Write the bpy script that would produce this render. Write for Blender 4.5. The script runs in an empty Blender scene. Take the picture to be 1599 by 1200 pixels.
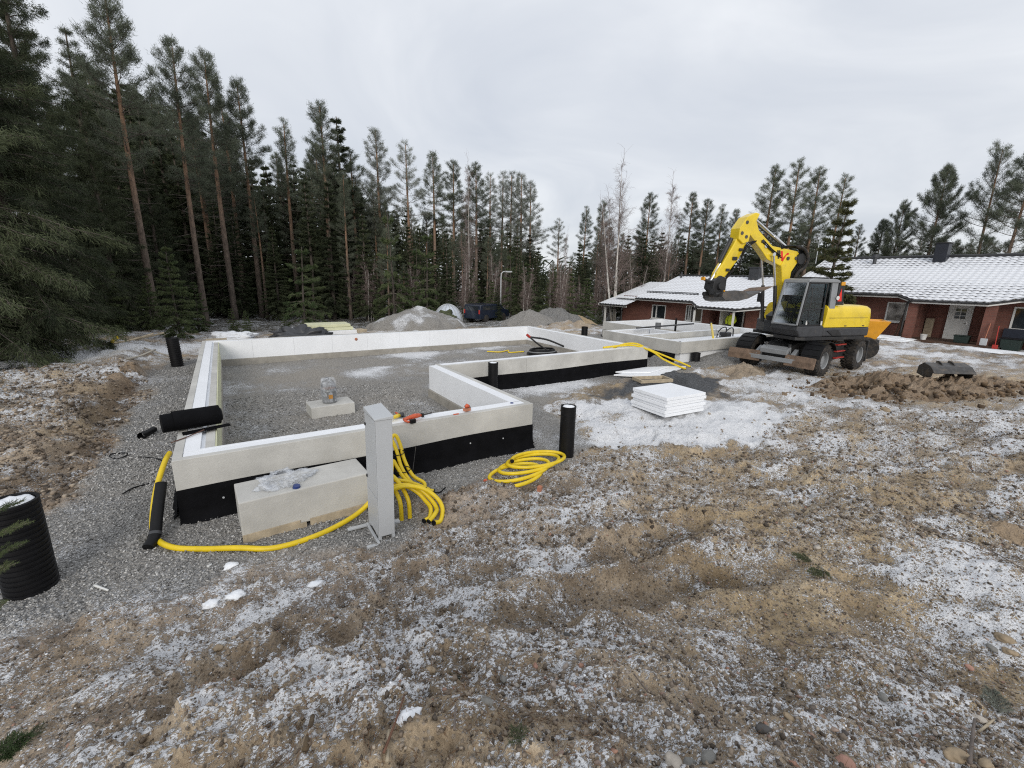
import bpy, math, random
import numpy as np
from mathutils import Vector, Matrix, Quaternion
random.seed(7); rng = np.random.default_rng(11)
C = bpy.context.scene.collection
SC = bpy.context.scene

# ------------------------------------------------------------------ camera
EYE = 2.8
FPX = 689.0                         # focal length in pixels of the 1599 px wide photograph
def _cam_axes():
    def d(x, y):
        a = np.array([x-800.0, -(y-600.0), -FPX]); return a/np.linalg.norm(a)
    Y = d(344, 424); X = d(1896, 460)
    X = X-(X@Y)*Y; X /= np.linalg.norm(X)
    return np.array([X, Y, np.cross(X, Y)])
ROT = _cam_axes()
cam = bpy.data.cameras.new('camera'); camo = bpy.data.objects.new('camera', cam); C.objects.link(camo)
cam.sensor_width = 36; cam.lens = FPX/1599*36; cam.clip_start = 0.05; cam.clip_end = 3000
camo.matrix_world = Matrix(((*ROT[0], 0), (*ROT[1], 0), (*ROT[2], EYE), (0, 0, 0, 1)))
SC.camera = camo

# ------------------------------------------------------------------ view and light
SC.view_settings.view_transform = 'Standard'; SC.view_settings.look = 'None'
SC.view_settings.exposure = 0.15; SC.view_settings.gamma = 1.0
SC.view_settings.use_curve_mapping = False
SC.cycles.use_denoising = False; SC.cycles.pixel_filter_type = 'BLACKMAN_HARRIS'; SC.cycles.filter_width = 1.15
SC.cycles.max_bounces = 6; SC.cycles.diffuse_bounces = 3; SC.cycles.transparent_max_bounces = 12
SUN_EL, SUN_AZ = math.radians(24), math.radians(238)      # azimuth of the sun measured from +X
w = bpy.data.worlds.new('World'); SC.world = w; w.use_nodes = True
nt = w.node_tree; nt.nodes.clear()

def N(nt, t, ins=None, **props):
    n = nt.nodes.new(t)
    for k, v in props.items(): setattr(n, k, v)
    for k, v in (ins or {}).items():
        if isinstance(v, bpy.types.NodeSocket): nt.links.new(v, n.inputs[k])
        elif isinstance(v, bpy.types.Node): nt.links.new(v.outputs[0], n.inputs[k])
        else: n.inputs[k].default_value = v
    return n
def mathn(nt, op, a, b=None, c=None, clamp=False):
    n = nt.nodes.new('ShaderNodeMath'); n.operation = op; n.use_clamp = clamp
    for i, v in enumerate((a, b, c)):
        if v is None: continue
        if isinstance(v, bpy.types.NodeSocket): nt.links.new(v, n.inputs[i])
        elif isinstance(v, bpy.types.Node): nt.links.new(v.outputs[0], n.inputs[i])
        else: n.inputs[i].default_value = v
    return n.outputs[0]
def mixc(nt, f, a, b, mode='MIX'):
    n = nt.nodes.new('ShaderNodeMix'); n.data_type = 'RGBA'; n.blend_type = mode
    for i, v in ((0, f), (6, a), (7, b)):
        if isinstance(v, bpy.types.NodeSocket): nt.links.new(v, n.inputs[i])
        elif i == 0: n.inputs[0].default_value = v
        else: n.inputs[i].default_value = (*v, 1) if len(v) == 3 else v
    return n.outputs[2]
def ramp(nt, f, stops):
    n = nt.nodes.new('ShaderNodeValToRGB'); nt.links.new(f, n.inputs[0])
    e = n.color_ramp.elements
    while len(e) < len(stops): e.new(0.5)
    for el, (p, c) in zip(e, stops):
        el.position = p; el.color = (*c, 1) if hasattr(c, '__len__') else (c, c, c, 1)
    return n.outputs[0]

sky = N(nt, 'ShaderNodeTexSky'); sky.sky_type = 'NISHITA'; sky.sun_disc = False
sky.sun_elevation = SUN_EL; sky.sun_rotation = math.pi/2-SUN_AZ
tc = N(nt, 'ShaderNodeTexCoord')
sep = N(nt, 'ShaderNodeSeparateXYZ', {0: tc.outputs['Generated']})
zc = mathn(nt, 'MAXIMUM', sep.outputs[2], 0.0)
den = mathn(nt, 'ADD', zc, 0.22)
u = mathn(nt, 'DIVIDE', sep.outputs[0], den); v = mathn(nt, 'DIVIDE', sep.outputs[1], den)
cv = N(nt, 'ShaderNodeCombineXYZ', {0: u, 1: v, 2: 0.3})
cn = N(nt, 'ShaderNodeTexNoise', {'Vector': cv, 'Scale': 1.0, 'Detail': 5.0, 'Roughness': 0.52, 'Distortion': 0.8})
cl = ramp(nt, cn.outputs[0], [(0.32, (5.7, 6.05, 6.65)), (0.46, (6.3, 6.6, 7.1)), (0.57, (7.0, 7.25, 7.65)), (0.70, (8.0, 8.2, 8.5))])
bright = mathn(nt, 'MULTIPLY_ADD', zc, 0.22, 1.0)        # overcast sky: a little brighter overhead
cl = mixc(nt, 1.0, cl, bright, 'MULTIPLY')
col = mixc(nt, 0.93, sky.outputs[0], cl)
bg = N(nt, 'ShaderNodeBackground', {'Color': col, 'Strength': 0.1})
N(nt, 'ShaderNodeOutputWorld', {0: bg})

sun = bpy.data.lights.new('sun', 'SUN'); sun.energy = 1.5; sun.angle = math.radians(28); sun.color = (1.0, 0.95, 0.87)
suno = bpy.data.objects.new('sun', sun); C.objects.link(suno)
sd = Vector((math.cos(SUN_AZ)*math.cos(SUN_EL), math.sin(SUN_AZ)*math.cos(SUN_EL), math.sin(SUN_EL)))
suno.rotation_euler = sd.to_track_quat('Z', 'Y').to_euler()

# ------------------------------------------------------------------ helpers
def ray(px, py): return ROT @ np.array([px-800.0, -(py-600.0), -FPX])
def G(px, py, z=0.0):
    """where the sight line through a pixel of the photograph meets the level z"""
    r = ray(px, py); t = (z-EYE)/r[2]; return Vector((r[0]*t, r[1]*t, z))
def tag(o, label=None, cat=None, group=None, kind=None):
    if label: o['label'] = label
    if cat: o['category'] = cat
    if group: o['group'] = group
    if kind: o['kind'] = kind
    return o
ORG = {}
def thing(name, label, cat, loc=(0, 0, 0), group=None):
    o = bpy.data.objects.new(name, None); C.objects.link(o); o.location = loc
    o.empty_display_size = 0.2
    ORG[o.name] = Vector(loc); return tag(o, label, cat, group)

class MB:
    def __init__(s): s.v = []; s.f = []; s.m = []; s.cm = 0
    def add(s, vs, fs):
        b = len(s.v); s.v += [tuple(p) for p in vs]
        s.f += [tuple(i+b for i in f) for f in fs]; s.m += [s.cm]*len(fs); return s
    def box(s, lo, hi, M=None):
        x0, y0, z0 = lo; x1, y1, z1 = hi
        vs = [Vector(p) for p in ((x0,y0,z0),(x1,y0,z0),(x1,y1,z0),(x0,y1,z0),(x0,y0,z1),(x1,y0,z1),(x1,y1,z1),(x0,y1,z1))]
        if M: vs = [M @ p for p in vs]
        return s.add(vs, [(0,3,2,1),(4,5,6,7),(0,1,5,4),(1,2,6,5),(2,3,7,6),(3,0,4,7)])
    def cbox(s, c, d, M=None):
        return s.box([c[i]-d[i]/2 for i in range(3)], [c[i]+d[i]/2 for i in range(3)], M)
    def prism(s, pts, d0, d1, ax='y'):
        """polygon pts in the plane across axis ax, extruded from d0 to d1"""
        def P(a, b, d): return {'y': (a, d, b), 'x': (d, a, b), 'z': (a, b, d)}[ax]
        n = len(pts); vs = [P(a, b, d0) for a, b in pts]+[P(a, b, d1) for a, b in pts]
        fs = [tuple(range(n)), tuple(range(2*n-1, n-1, -1))]+[(i, i+n, (i+1) % n+n, (i+1) % n) for i in range(n)]
        return s.add(vs, fs)
    def tube(s, pts, r, n=8, cap=True, hollow=0):
        pts = [Vector(p) for p in pts]; k = len(pts)
        rs = r if hasattr(r, '__len__') else [r]*k
        up = None; rings = []
        for i, p in enumerate(pts):
            t = (pts[min(i+1, k-1)]-pts[max(i-1, 0)])
            if t.length < 1e-9: t = Vector((0, 0, 1))
            t.normalize()
            if up is None:
                up = t.orthogonal().normalized()
            up = (up-t*up.dot(t)); up = up.normalized() if up.length > 1e-6 else t.orthogonal().normalized()
            q = t.cross(up)
            rings.append([p+(up*math.cos(a)+q*math.sin(a))*rs[i] for a in [2*math.pi*j/n for j in range(n)]])
        vs = [p for rg in rings for p in rg]; fs = []
        for i in range(k-1):
            for j in range(n):
                a = i*n+j; b = i*n+(j+1) % n; fs.append((a, b, b+n, a+n))
        if cap: fs += [tuple(range(n-1, -1, -1)), tuple(range((k-1)*n, k*n))]
        return s.add(vs, fs)
    def cyl(s, p0, p1, r0, r1=None, n=16, cap=True): return s.tube([p0, p1], [r0, r0 if r1 is None else r1], n, cap)
    def lathe(s, prof, c, axis=(0, 0, 1), n=24, x0=None):
        ax = Vector(axis).normalized(); u = ax.orthogonal().normalized(); q = ax.cross(u); c = Vector(c)
        vs = [c+ax*h+(u*math.cos(2*math.pi*j/n)+q*math.sin(2*math.pi*j/n))*r for r, h in prof for j in range(n)]
        fs = [(i*n+j, i*n+(j+1) % n, (i+1)*n+(j+1) % n, (i+1)*n+j) for i in range(len(prof)-1) for j in range(n)]
        return s.add(vs, fs)
    def xf(s, M): s.v = [tuple(M @ Vector(p)) for p in s.v]; return s
    def build(s, name, mats, parent=None, smooth=False, bev=0, local=False, seg=2, auto=None):
        me = bpy.data.meshes.new(name)
        o = bpy.data.objects.new(name, me); C.objects.link(o)
        org = Vector((0, 0, 0))
        if parent is not None:
            o.parent = parent
            if not local: org = ORG.get(parent.name, org)
        ORG[o.name] = org
        me.from_pydata([tuple(Vector(p)-org) for p in s.v], [], s.f)
        for m in (mats if isinstance(mats, (list, tuple)) else [mats]): me.materials.append(m)
        me.polygons.foreach_set('material_index', s.m)
        if smooth: me.polygons.foreach_set('use_smooth', [True]*len(me.polygons))
        me.update()
        if bev:
            b = o.modifiers.new('bevel', 'BEVEL'); b.width = bev; b.segments = seg; b.limit_method = 'ANGLE'; b.angle_limit = math.radians(40)
        if auto:
            me.set_sharp_from_angle(angle=math.radians(auto))
        return o
def npmesh(name, V, T, mats, mi=None, smooth=False):
    me = bpy.data.meshes.new(name); V = np.asarray(V, np.float32); T = np.asarray(T, np.int32); k = T.shape[1]
    me.vertices.add(len(V)); me.vertices.foreach_set('co', V.ravel())
    me.loops.add(T.size); me.loops.foreach_set('vertex_index', T.ravel())
    me.polygons.add(len(T)); me.polygons.foreach_set('loop_start', np.arange(0, T.size, k, dtype=np.int32))
    for m in mats: me.materials.append(m)
    if mi is not None: me.polygons.foreach_set('material_index', np.asarray(mi, np.int32))
    if smooth: me.polygons.foreach_set('use_smooth', np.ones(len(T), bool))
    me.update(calc_edges=True); return me
def link(name, me, parent=None, loc=None):
    o = bpy.data.objects.new(name, me); C.objects.link(o)
    if parent is not None: o.parent = parent; ORG[o.name] = ORG.get(parent.name, Vector((0, 0, 0)))
    if loc is not None: o.location = loc
    return o
def copy_tree(o, parent=None):
    c = o.copy(); C.objects.link(c); c.parent = parent
    for ch in list(o.children): copy_tree(ch, c)
    return c
def catmull(P, n=8):
    P = [Vector(p) for p in P]; Q = [P[0]*2-P[1]]+P+[P[-1]*2-P[-2]]; out = []
    for i in range(1, len(Q)-2):
        a, b, c, d = Q[i-1:i+3]
        for j in range(n):
            t = j/n; out.append(0.5*((2*b)+(c-a)*t+(2*a-5*b+4*c-d)*t*t+(3*b-a-3*c+d)*t**3))
    out.append(P[-1]); return out

# noise on arrays
def _h(ix, iy, s):
    n = (ix.astype(np.int64)*374761393+iy.astype(np.int64)*668265263+s*1442695041) & 0x7fffffff
    n = ((n ^ (n >> 13))*1274126177) & 0x7fffffff
    return ((n ^ (n >> 16)) & 0xffff)/65535.0
def vnoise(x, y, s=0):
    ix = np.floor(x); iy = np.floor(y); fx = x-ix; fy = y-iy
    fx = fx*fx*fx*(fx*(fx*6-15)+10); fy = fy*fy*fy*(fy*(fy*6-15)+10)
    a = _h(ix, iy, s); b = _h(ix+1, iy, s); c = _h(ix, iy+1, s); d = _h(ix+1, iy+1, s)
    return (a+(b-a)*fx+(c-a)*fy+(a-b-c+d)*fx*fy)*2-1
def fbm(x, y, o=4, s=0, g=0.5):
    r = 0; a = 1; x = np.asarray(x, float); y = np.asarray(y, float)
    for i in range(o):
        r = r+a*vnoise(x, y, s+i*17); x, y = x*1.63-y*1.21+3.1, x*1.21+y*1.63+7.7; a *= g
    return r
def sstep(e0, e1, x): t = np.clip((x-e0)/(e1-e0), 0, 1); return t*t*(3-2*t)

# ------------------------------------------------------------------ materials
MATS = {}
def pm(name, col, rough=0.6, var=0.12, scale=6.0, bump=0.0, bscale=60.0, metal=0.0, col2=None, dirt=0.0, spec=0.5, dirtcol=(0.16, 0.13, 0.1), coat=0.0):
    m = bpy.data.materials.new(name); m.use_nodes = True; t = m.node_tree; t.nodes.clear()
    tc = N(t, 'ShaderNodeTexCoord')
    n1 = N(t, 'ShaderNodeTexNoise', {'Vector': tc.outputs['Object'], 'Scale': scale, 'Detail': 6.0, 'Roughness': 0.6})
    lo = tuple(max(0, c*(1-var)) for c in col); hi = tuple(min(1, c*(1+var)) for c in (col2 or col))
    c = ramp(t, n1.outputs[0], [(0.35, lo), (0.65, hi)])
    if dirt:
        n2 = N(t, 'ShaderNodeTexNoise', {'Vector': tc.outputs['Object'], 'Scale': scale*0.7, 'Detail': 8.0, 'Roughness': 0.7})
        f = ramp(t, n2.outputs[0], [(0.62-dirt*0.35, 0.0), (0.8-dirt*0.2, 1.0)])
        f = mathn(t, 'MULTIPLY', f, min(1, 0.35+dirt))
        c = mixc(t, f, c, dirtcol)
    b = N(t, 'ShaderNodeBsdfPrincipled', {'Base Color': c, 'Roughness': rough, 'Metallic': metal, 'Specular IOR Level': spec, 'Coat Weight': coat})
    if bump:
        n3 = N(t, 'ShaderNodeTexNoise', {'Vector': tc.outputs['Object'], 'Scale': bscale, 'Detail': 5.0})
        bp = N(t, 'ShaderNodeBump', {'Height': n3.outputs[0], 'Strength': bump, 'Distance': 0.02})
        t.links.new(bp.outputs[0], b.inputs['Normal'])
    N(t, 'ShaderNodeOutputMaterial', {0: b}); MATS[name] = m; return m
concrete = pm('concrete', (0.50, 0.49, 0.46), 0.85, 0.13, 1.6, 0.15, 40, dirt=0.2, dirtcol=(0.37, 0.35, 0.31))
concrete_d = pm('concrete_weathered', (0.32, 0.30, 0.265), 0.9, 0.15, 3.0, 0.2, 40, dirt=0.3, dirtcol=(0.14, 0.125, 0.1))
foam = pm('white_foam', (0.8, 0.815, 0.84), 0.75, 0.03, 2.0, 0.04, 90)
foamline = pm('foam_cream', (0.66, 0.63, 0.5), 0.75, 0.06, 3.0, 0.1, 150, dirt=0.1)
memb = pm('black_membrane', (0.004, 0.004, 0.005), 0.8, 0.35, 5.0, 0.3, 45, spec=0.10)
blackpl = pm('black_plastic', (0.006, 0.006, 0.007), 0.5, 0.3, 8.0, 0.05, 60, spec=0.25)
rubber = pm('rubber', (0.018, 0.017, 0.017), 0.85, 0.3, 9.0, 0.3, 60, dirt=0.45, dirtcol=(0.1, 0.08, 0.06))
yhose = pm('yellow_hose', (0.72, 0.52, 0.012), 0.42, 0.08, 8.0, 0.05, 50, dirt=0.06, dirtcol=(0.35, 0.25, 0.06))
ypaint = pm('yellow_paint', (0.76, 0.55, 0.02), 0.36, 0.08, 3.0, 0, dirt=0.2, dirtcol=(0.38, 0.28, 0.07), coat=0.3)
orpaint = pm('orange_yellow_paint', (0.72, 0.33, 0.02), 0.4, 0.1, 3.0, 0, dirt=0.2, dirtcol=(0.3, 0.2, 0.08))
greypaint = pm('grey_paint', (0.25, 0.26, 0.27), 0.4, 0.06, 3.0, 0, dirt=0.1)
darkpaint = pm('dark_paint', (0.045, 0.047, 0.052), 0.45, 0.15, 4.0, 0.03, 40, dirt=0.15)
blackmet = pm('black_metal', (0.02, 0.02, 0.021), 0.5, 0.25, 5.0, 0.05, 40, dirt=0.2, dirtcol=(0.07, 0.06, 0.05))
chrome = pm('chrome_rod', (0.75, 0.75, 0.75), 0.25, 0.05, 3.0, metal=1.0)
galv = pm('galvanised_grey', (0.46, 0.475, 0.49), 0.45, 0.04, 1.5)
steel = pm('worn_steel', (0.085, 0.082, 0.08), 0.5, 0.25, 6.0, 0.15, 40, metal=0.5, dirt=0.35, dirtcol=(0.2, 0.16, 0.12))
mudsteel = pm('muddy_steel', (0.17, 0.115, 0.08), 0.8, 0.3, 6.0, 0.4, 30, dirt=0.3, dirtcol=(0.1, 0.07, 0.05))
redp = pm('red_paint', (0.42, 0.035, 0.025), 0.45, 0.12, 5.0)
tool_r = pm('tool_red_orange', (0.55, 0.1, 0.04), 0.45, 0.12, 20.0, dirt=0.1)
whitep = pm('white_paint', (0.68, 0.68, 0.66), 0.5, 0.05, 3.0, dirt=0.06)
woodl = pm('pale_timber', (0.42, 0.35, 0.25), 0.8, 0.2, 9.0, 0.2, 60, dirt=0.15)
woodd = pm('dark_timber', (0.08, 0.045, 0.03), 0.8, 0.25, 9.0, 0.2, 60)
insul = pm('yellow_foam_board', (0.62, 0.62, 0.42), 0.8, 0.06, 3.0, dirt=0.08)
plast = pm('grey_pipe_plastic', (0.17, 0.175, 0.18), 0.35, 0.12, 8.0, dirt=0.1)
clay = pm('terracotta', (0.42, 0.17, 0.1), 0.8, 0.2, 12.0, dirt=0.2)
bluep = pm('blue_plastic', (0.02, 0.04, 0.16), 0.35, 0.1, 8.0)
greenp = pm('green_plastic', (0.010, 0.022, 0.018), 0.45, 0.15, 8.0)
hivis = pm('hi_vis_yellow', (0.6, 0.72, 0.04), 0.7, 0.08, 8.0)
navy = pm('dark_cloth', (0.02, 0.025, 0.04), 0.85, 0.15, 8.0)
skin = pm('skin', (0.5, 0.3, 0.22), 0.6, 0.05, 8.0)
snowm = pm('snow', (0.8, 0.82, 0.85), 0.65, 0.03, 6.0, 0.3, 40)
def clear_glass(name, tint, alpha, rough=0.05):
    m = bpy.data.materials.new(name); m.use_nodes = True; t = m.node_tree; t.nodes.clear()
    a = N(t, 'ShaderNodeBsdfTransparent', {'Color': (*tint, 1)})
    g = N(t, 'ShaderNodeBsdfGlossy', {'Color': (0.9, 0.95, 1, 1), 'Roughness': rough})
    fr = N(t, 'ShaderNodeFresnel', {'IOR': 1.5}); f = mathn(t, 'MULTIPLY_ADD', fr.outputs[0], 0.9, alpha, clamp=True)
    mx = N(t, 'ShaderNodeMixShader', {0: f, 1: a, 2: g}); N(t, 'ShaderNodeOutputMaterial', {0: mx}); return m
cabglass = clear_glass('cab_glass', (0.42, 0.50, 0.49), 0.03)
winglass = pm('window_glass', (0.02, 0.025, 0.03), 0.06, 0.3, 1.0, spec=0.9, coat=0.3)
def film_mat():
    m = bpy.data.materials.new('clear_film'); m.use_nodes = True; t = m.node_tree; t.nodes.clear()
    tc = N(t, 'ShaderNodeTexCoord'); n = N(t, 'ShaderNodeTexNoise', {'Vector': tc.outputs['Object'], 'Scale': 9.0, 'Detail': 4.0, 'Distortion': 1.2})
    bp = N(t, 'ShaderNodeBump', {'Height': n.outputs[0], 'Strength': 0.8, 'Distance': 0.02})
    p = N(t, 'ShaderNodeBsdfPrincipled', {'Base Color': (0.72, 0.75, 0.8, 1), 'Roughness': 0.2, 'Normal': bp.outputs[0]})
    a = N(t, 'ShaderNodeBsdfTransparent')
    f = ramp(t, n.outputs[0], [(0.40, 0.10), (0.70, 0.55)])
    mx = N(t, 'ShaderNodeMixShader', {0: f, 1: a, 2: p}); N(t, 'ShaderNodeOutputMaterial', {0: mx}); return m
film = film_mat()
# ------------------------------------------------------------------ terrain
def seg_dist(x, y, pts, closed=False):
    d = np.full(np.shape(x), 1e9); n = len(pts)
    for i in range(n if closed else n-1):
        ax, ay = pts[i][:2]; bx, by = pts[(i+1) % n][:2]
        dx, dy = bx-ax, by-ay; L = dx*dx+dy*dy+1e-9
        t = np.clip(((x-ax)*dx+(y-ay)*dy)/L, 0, 1)
        d = np.minimum(d, np.hypot(x-ax-t*dx, y-ay-t*dy))
    return d
def inside(x, y, pts):
    r = np.zeros(np.shape(x), bool); n = len(pts)
    for i in range(n):
        x0, y0 = pts[i][:2]; x1, y1 = pts[(i+1) % n][:2]
        c = ((y0 > y) != (y1 > y)) & (x < (x1-x0)*(y-y0)/(y1-y0+1e-12)+x0); r ^= c
    return r
def polym(x, y, pts, soft=0.25, wob=0.25, sc=1.3, s=3):
    d = seg_dist(x, y, pts, True); d = np.where(inside(x, y, pts), d, -d)
    return sstep(-soft, soft, d+fbm(x*sc, y*sc, 4, s)*wob)
def blob(x, y, px, py, ra, rb, rot=0, z=0.0):
    c = G(px, py, z); dx = x-c.x; dy = y-c.y; a = math.radians(rot)
    u = (dx*math.cos(a)+dy*math.sin(a))/ra; v = (-dx*math.sin(a)+dy*math.cos(a))/rb
    return np.exp(-(u*u+v*v))
def PX(*l, z=0.0): return [tuple(G(a, b, z))[:2] for a, b in l]

GRAVEL = [(-1.9, 17.5), (-1.76, 12.6), (-1.72, 9.4), (-1.9, 7.4), (-2.3, 6), (-2.6, 4.6)]+PX((0, 965), (150, 948), (300, 915), (420, 890), (520, 864), (600, 858), (628, 838))+[(1.75, 4.95), (2.5, 5.05), (3.4, 5.15), (4.5, 5.02), (5.2, 5.3), (5.35, 6.2), (5.6, 7.6), (8.2, 8.9), (10.4, 8.6), (12.3, 8.8), (13.2, 9.2), (15.5, 8.9), (20.9, 9.2), (21, 17), (12.5, 17.4), (8, 17.6), (0, 17.6)]
HOUSEIN = [(-0.5, 6), (4.0, 6), (4.0, 9.7), (11, 9.7), (11, 16), (-0.5, 16)]
DARKG = [(6.9, 7.5), (8.2, 8.0), (10.3, 8.8), (12.2, 8.6), (11.9, 7.4), (10.6, 6.5), (9.4, 6.6), (9.0, 7.1), (8.0, 7.2)]
SNOWP = [(5.1, 5.6), (5.6, 4.55), (7.9, 3.95), (10.1, 4.3), (10.9, 5.2), (10.2, 6.1), (9.2, 6.7), (8.4, 7.2), (7.6, 7.3), (6.4, 7.3)]
LANE = PX((1085, 588), (1200, 588), (1330, 603), (1345, 640), (1230, 640), (1130, 622))
TRACK1 = PX((430, 985), (520, 940), (600, 905), (700, 882), (790, 885), (870, 872), (960, 845), (1080, 800), z=.15)
TRACK2 = PX((380, 1110), (470, 1060), (560, 1018), (650, 992), (740, 985), (830, 962), (900, 915), (1010, 880), (1130, 840), z=.4)

def streak(x, y):
    """small wind and melt ridges that run round the mound the picture is taken from"""
    r = np.hypot(x, y); th = np.arctan2(y, x); w = .25*fbm(x*1.1, y*1.1, 2, 51)
    a = fbm((r+w)*5.5, th*r*3.2, 4, 53, .6); return np.clip(a*1.2, -1, 1)
def hollow(x, y): return np.clip(fbm(x*2.1, y*2.1, 4, 4, .55)*1.25, -1.2, 1.0)
def cover(x, y):
    x = np.asarray(x, float); y = np.asarray(y, float)
    gr = polym(x, y, GRAVEL, 0.16, 0.22); hi = polym(x, y, HOUSEIN, 0.1, 0)
    return gr, hi
def T(x, y, fine=True):
    """ground height"""
    x = np.asarray(x, float); y = np.asarray(y, float)
    r = np.hypot(x, y); gr, hi = cover(x, y)
    z = 1.12*sstep(4.6, 0.6, r+fbm(x*.5, y*.5, 2, 5)*.35*sstep(5, 3, r))
    z = z+0.15*sstep(2.0, 6.0, x-0.4*y)*sstep(9, 5, r)
    # bank on the left
    bank = sstep(-2.0, -2.75, x+fbm(x*.7, y*.7, 4, 9)*.42)*sstep(5.0, 7.2, y)*sstep(60, 16, y)
    z = z+bank*(0.26+0.14*fbm(x*.5, y*.5, 3, 2))
    # land falls away beyond the far building
    z = z-0.75*sstep(19, 25, x)*sstep(9.5, 15, y)-0.45*sstep(20, 34, y)*sstep(22, 8, x)
    # mud relief
    mud = (1-gr)*(1-hi)*(0.25+0.75*sstep(70, 12, r))
    rough = 0.5+0.5*sstep(-.3, .5, fbm(x*.45, y*.45, 2, 21))
    z = z+mud*(0.06*fbm(x*.8, y*.8, 3, 1)+0.045*hollow(x, y)*(.5+rough))
    z = z+gr*0.015*fbm(x*1.2, y*1.2, 3, 6)
    if fine:
        near = sstep(22, 9, r)
        rid = 1-np.abs(fbm(x*5.1+0.6*y, y*5.1, 3, 12))
        z = z+mud*near*rough*(0.042*(rid-.6)+0.022*fbm(x*11, y*11, 4, 14)+0.007*fbm(x*34, y*34, 2, 15))
        z = z+mud*sstep(9, 4, r)*0.022*streak(x, y)
        z = z+gr*near*(0.010*fbm(x*26, y*26, 2, 16)+0.005*fbm(x*60, y*60, 1, 18))
        d = np.hypot(x, y) < 9
        for tr, wd, dp in ((TRACK1, .18, .14), (TRACK2, .22, .17)):
            q = seg_dist(x, y, tr)+0.05*fbm(x*3, y*3, 2, 31)
            lug = 0.016*np.sin(x*38+y*9+3*vnoise(x*3, y*3, 41))*sstep(wd, wd*.5, q)
            z = z-dp*np.exp(-(q/wd)**2)+0.095*np.exp(-((q-wd*1.7)/(wd*.55))**2)*(0.6+.6*vnoise(x*4, y*4, 44))+lug
        for a, b, ra, rb, ro, dp, zz in ((600, 1035, .30, .17, 30, .15, .4), (680, 968, .26, .14, -10, .15, .25), (795, 896, .24, .10, -20, .12, .1), (712, 905, .30, .09, 10, .10, .1), (560, 1010, .2, .12, 40, .07, .3), (1235, 935, .35, .15, 10, .06, .5), (930, 1000, .3, .1, -30, .06, .5), (640, 800, .28, .22, 0, .09, 0)):
            z = z-dp*blob(x, y, a, b, ra, rb, ro, zz)
        # clump of turned earth on the right edge
        z = z+0.22*blob(x, y, 1590, 815, .7, .3, -30, .1)*(0.7+.5*vnoise(x*3, y*3, 61))
    return z
def tz(x, y): return float(T(np.array([x]), np.array([y]))[0])
def GT(px, py, dz=0.0):
    """the point of the ground seen at a pixel"""
    r = ray(px, py); r = r/np.linalg.norm(r); t = np.geomspace(.5, 150, 420)
    for _ in range(2):
        q = np.array([0, 0, EYE])[:, None]+r[:, None]*t; k = np.argmax(q[2] < T(q[0], q[1])+dz)
        t = np.linspace(t[max(0, k-1)], t[k], 24)
    p = np.array([0, 0, EYE])+r*t[12]
    return Vector((p[0], p[1], tz(p[0], p[1])))

# polar sheet, fine where the ground is close
az0 = math.atan2(ROT[1][2]*-1, ROT[0][2]*-1)
A = np.concatenate([np.linspace(-0.96, 0.96, 620), np.linspace(1.02, 2*math.pi-1.02, 60)])+az0
Rr = [0.35]
while Rr[-1] < 900: Rr.append(Rr[-1]+max(0.0135, Rr[-1]*(0.0074 if Rr[-1] < 40 else 0.05)))
Rr = np.array(Rr); nA, nR = len(A), len(Rr)
AA, RR = np.meshgrid(A, Rr); gx = (RR*np.cos(AA)).ravel(); gy = (RR*np.sin(AA)).ravel()
gz = T(gx, gy)
idx = np.arange(nA*nR).reshape(nR, nA); nx = np.roll(idx, -1, 1)
quads = np.stack([idx[:-1], nx[:-1], nx[1:], idx[1:]], -1).reshape(-1, 4)[:, ::-1]
centre = len(gx); gx = np.append(gx, 0); gy = np.append(gy, 0); gz = np.append(gz, tz(0, 0))

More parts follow.
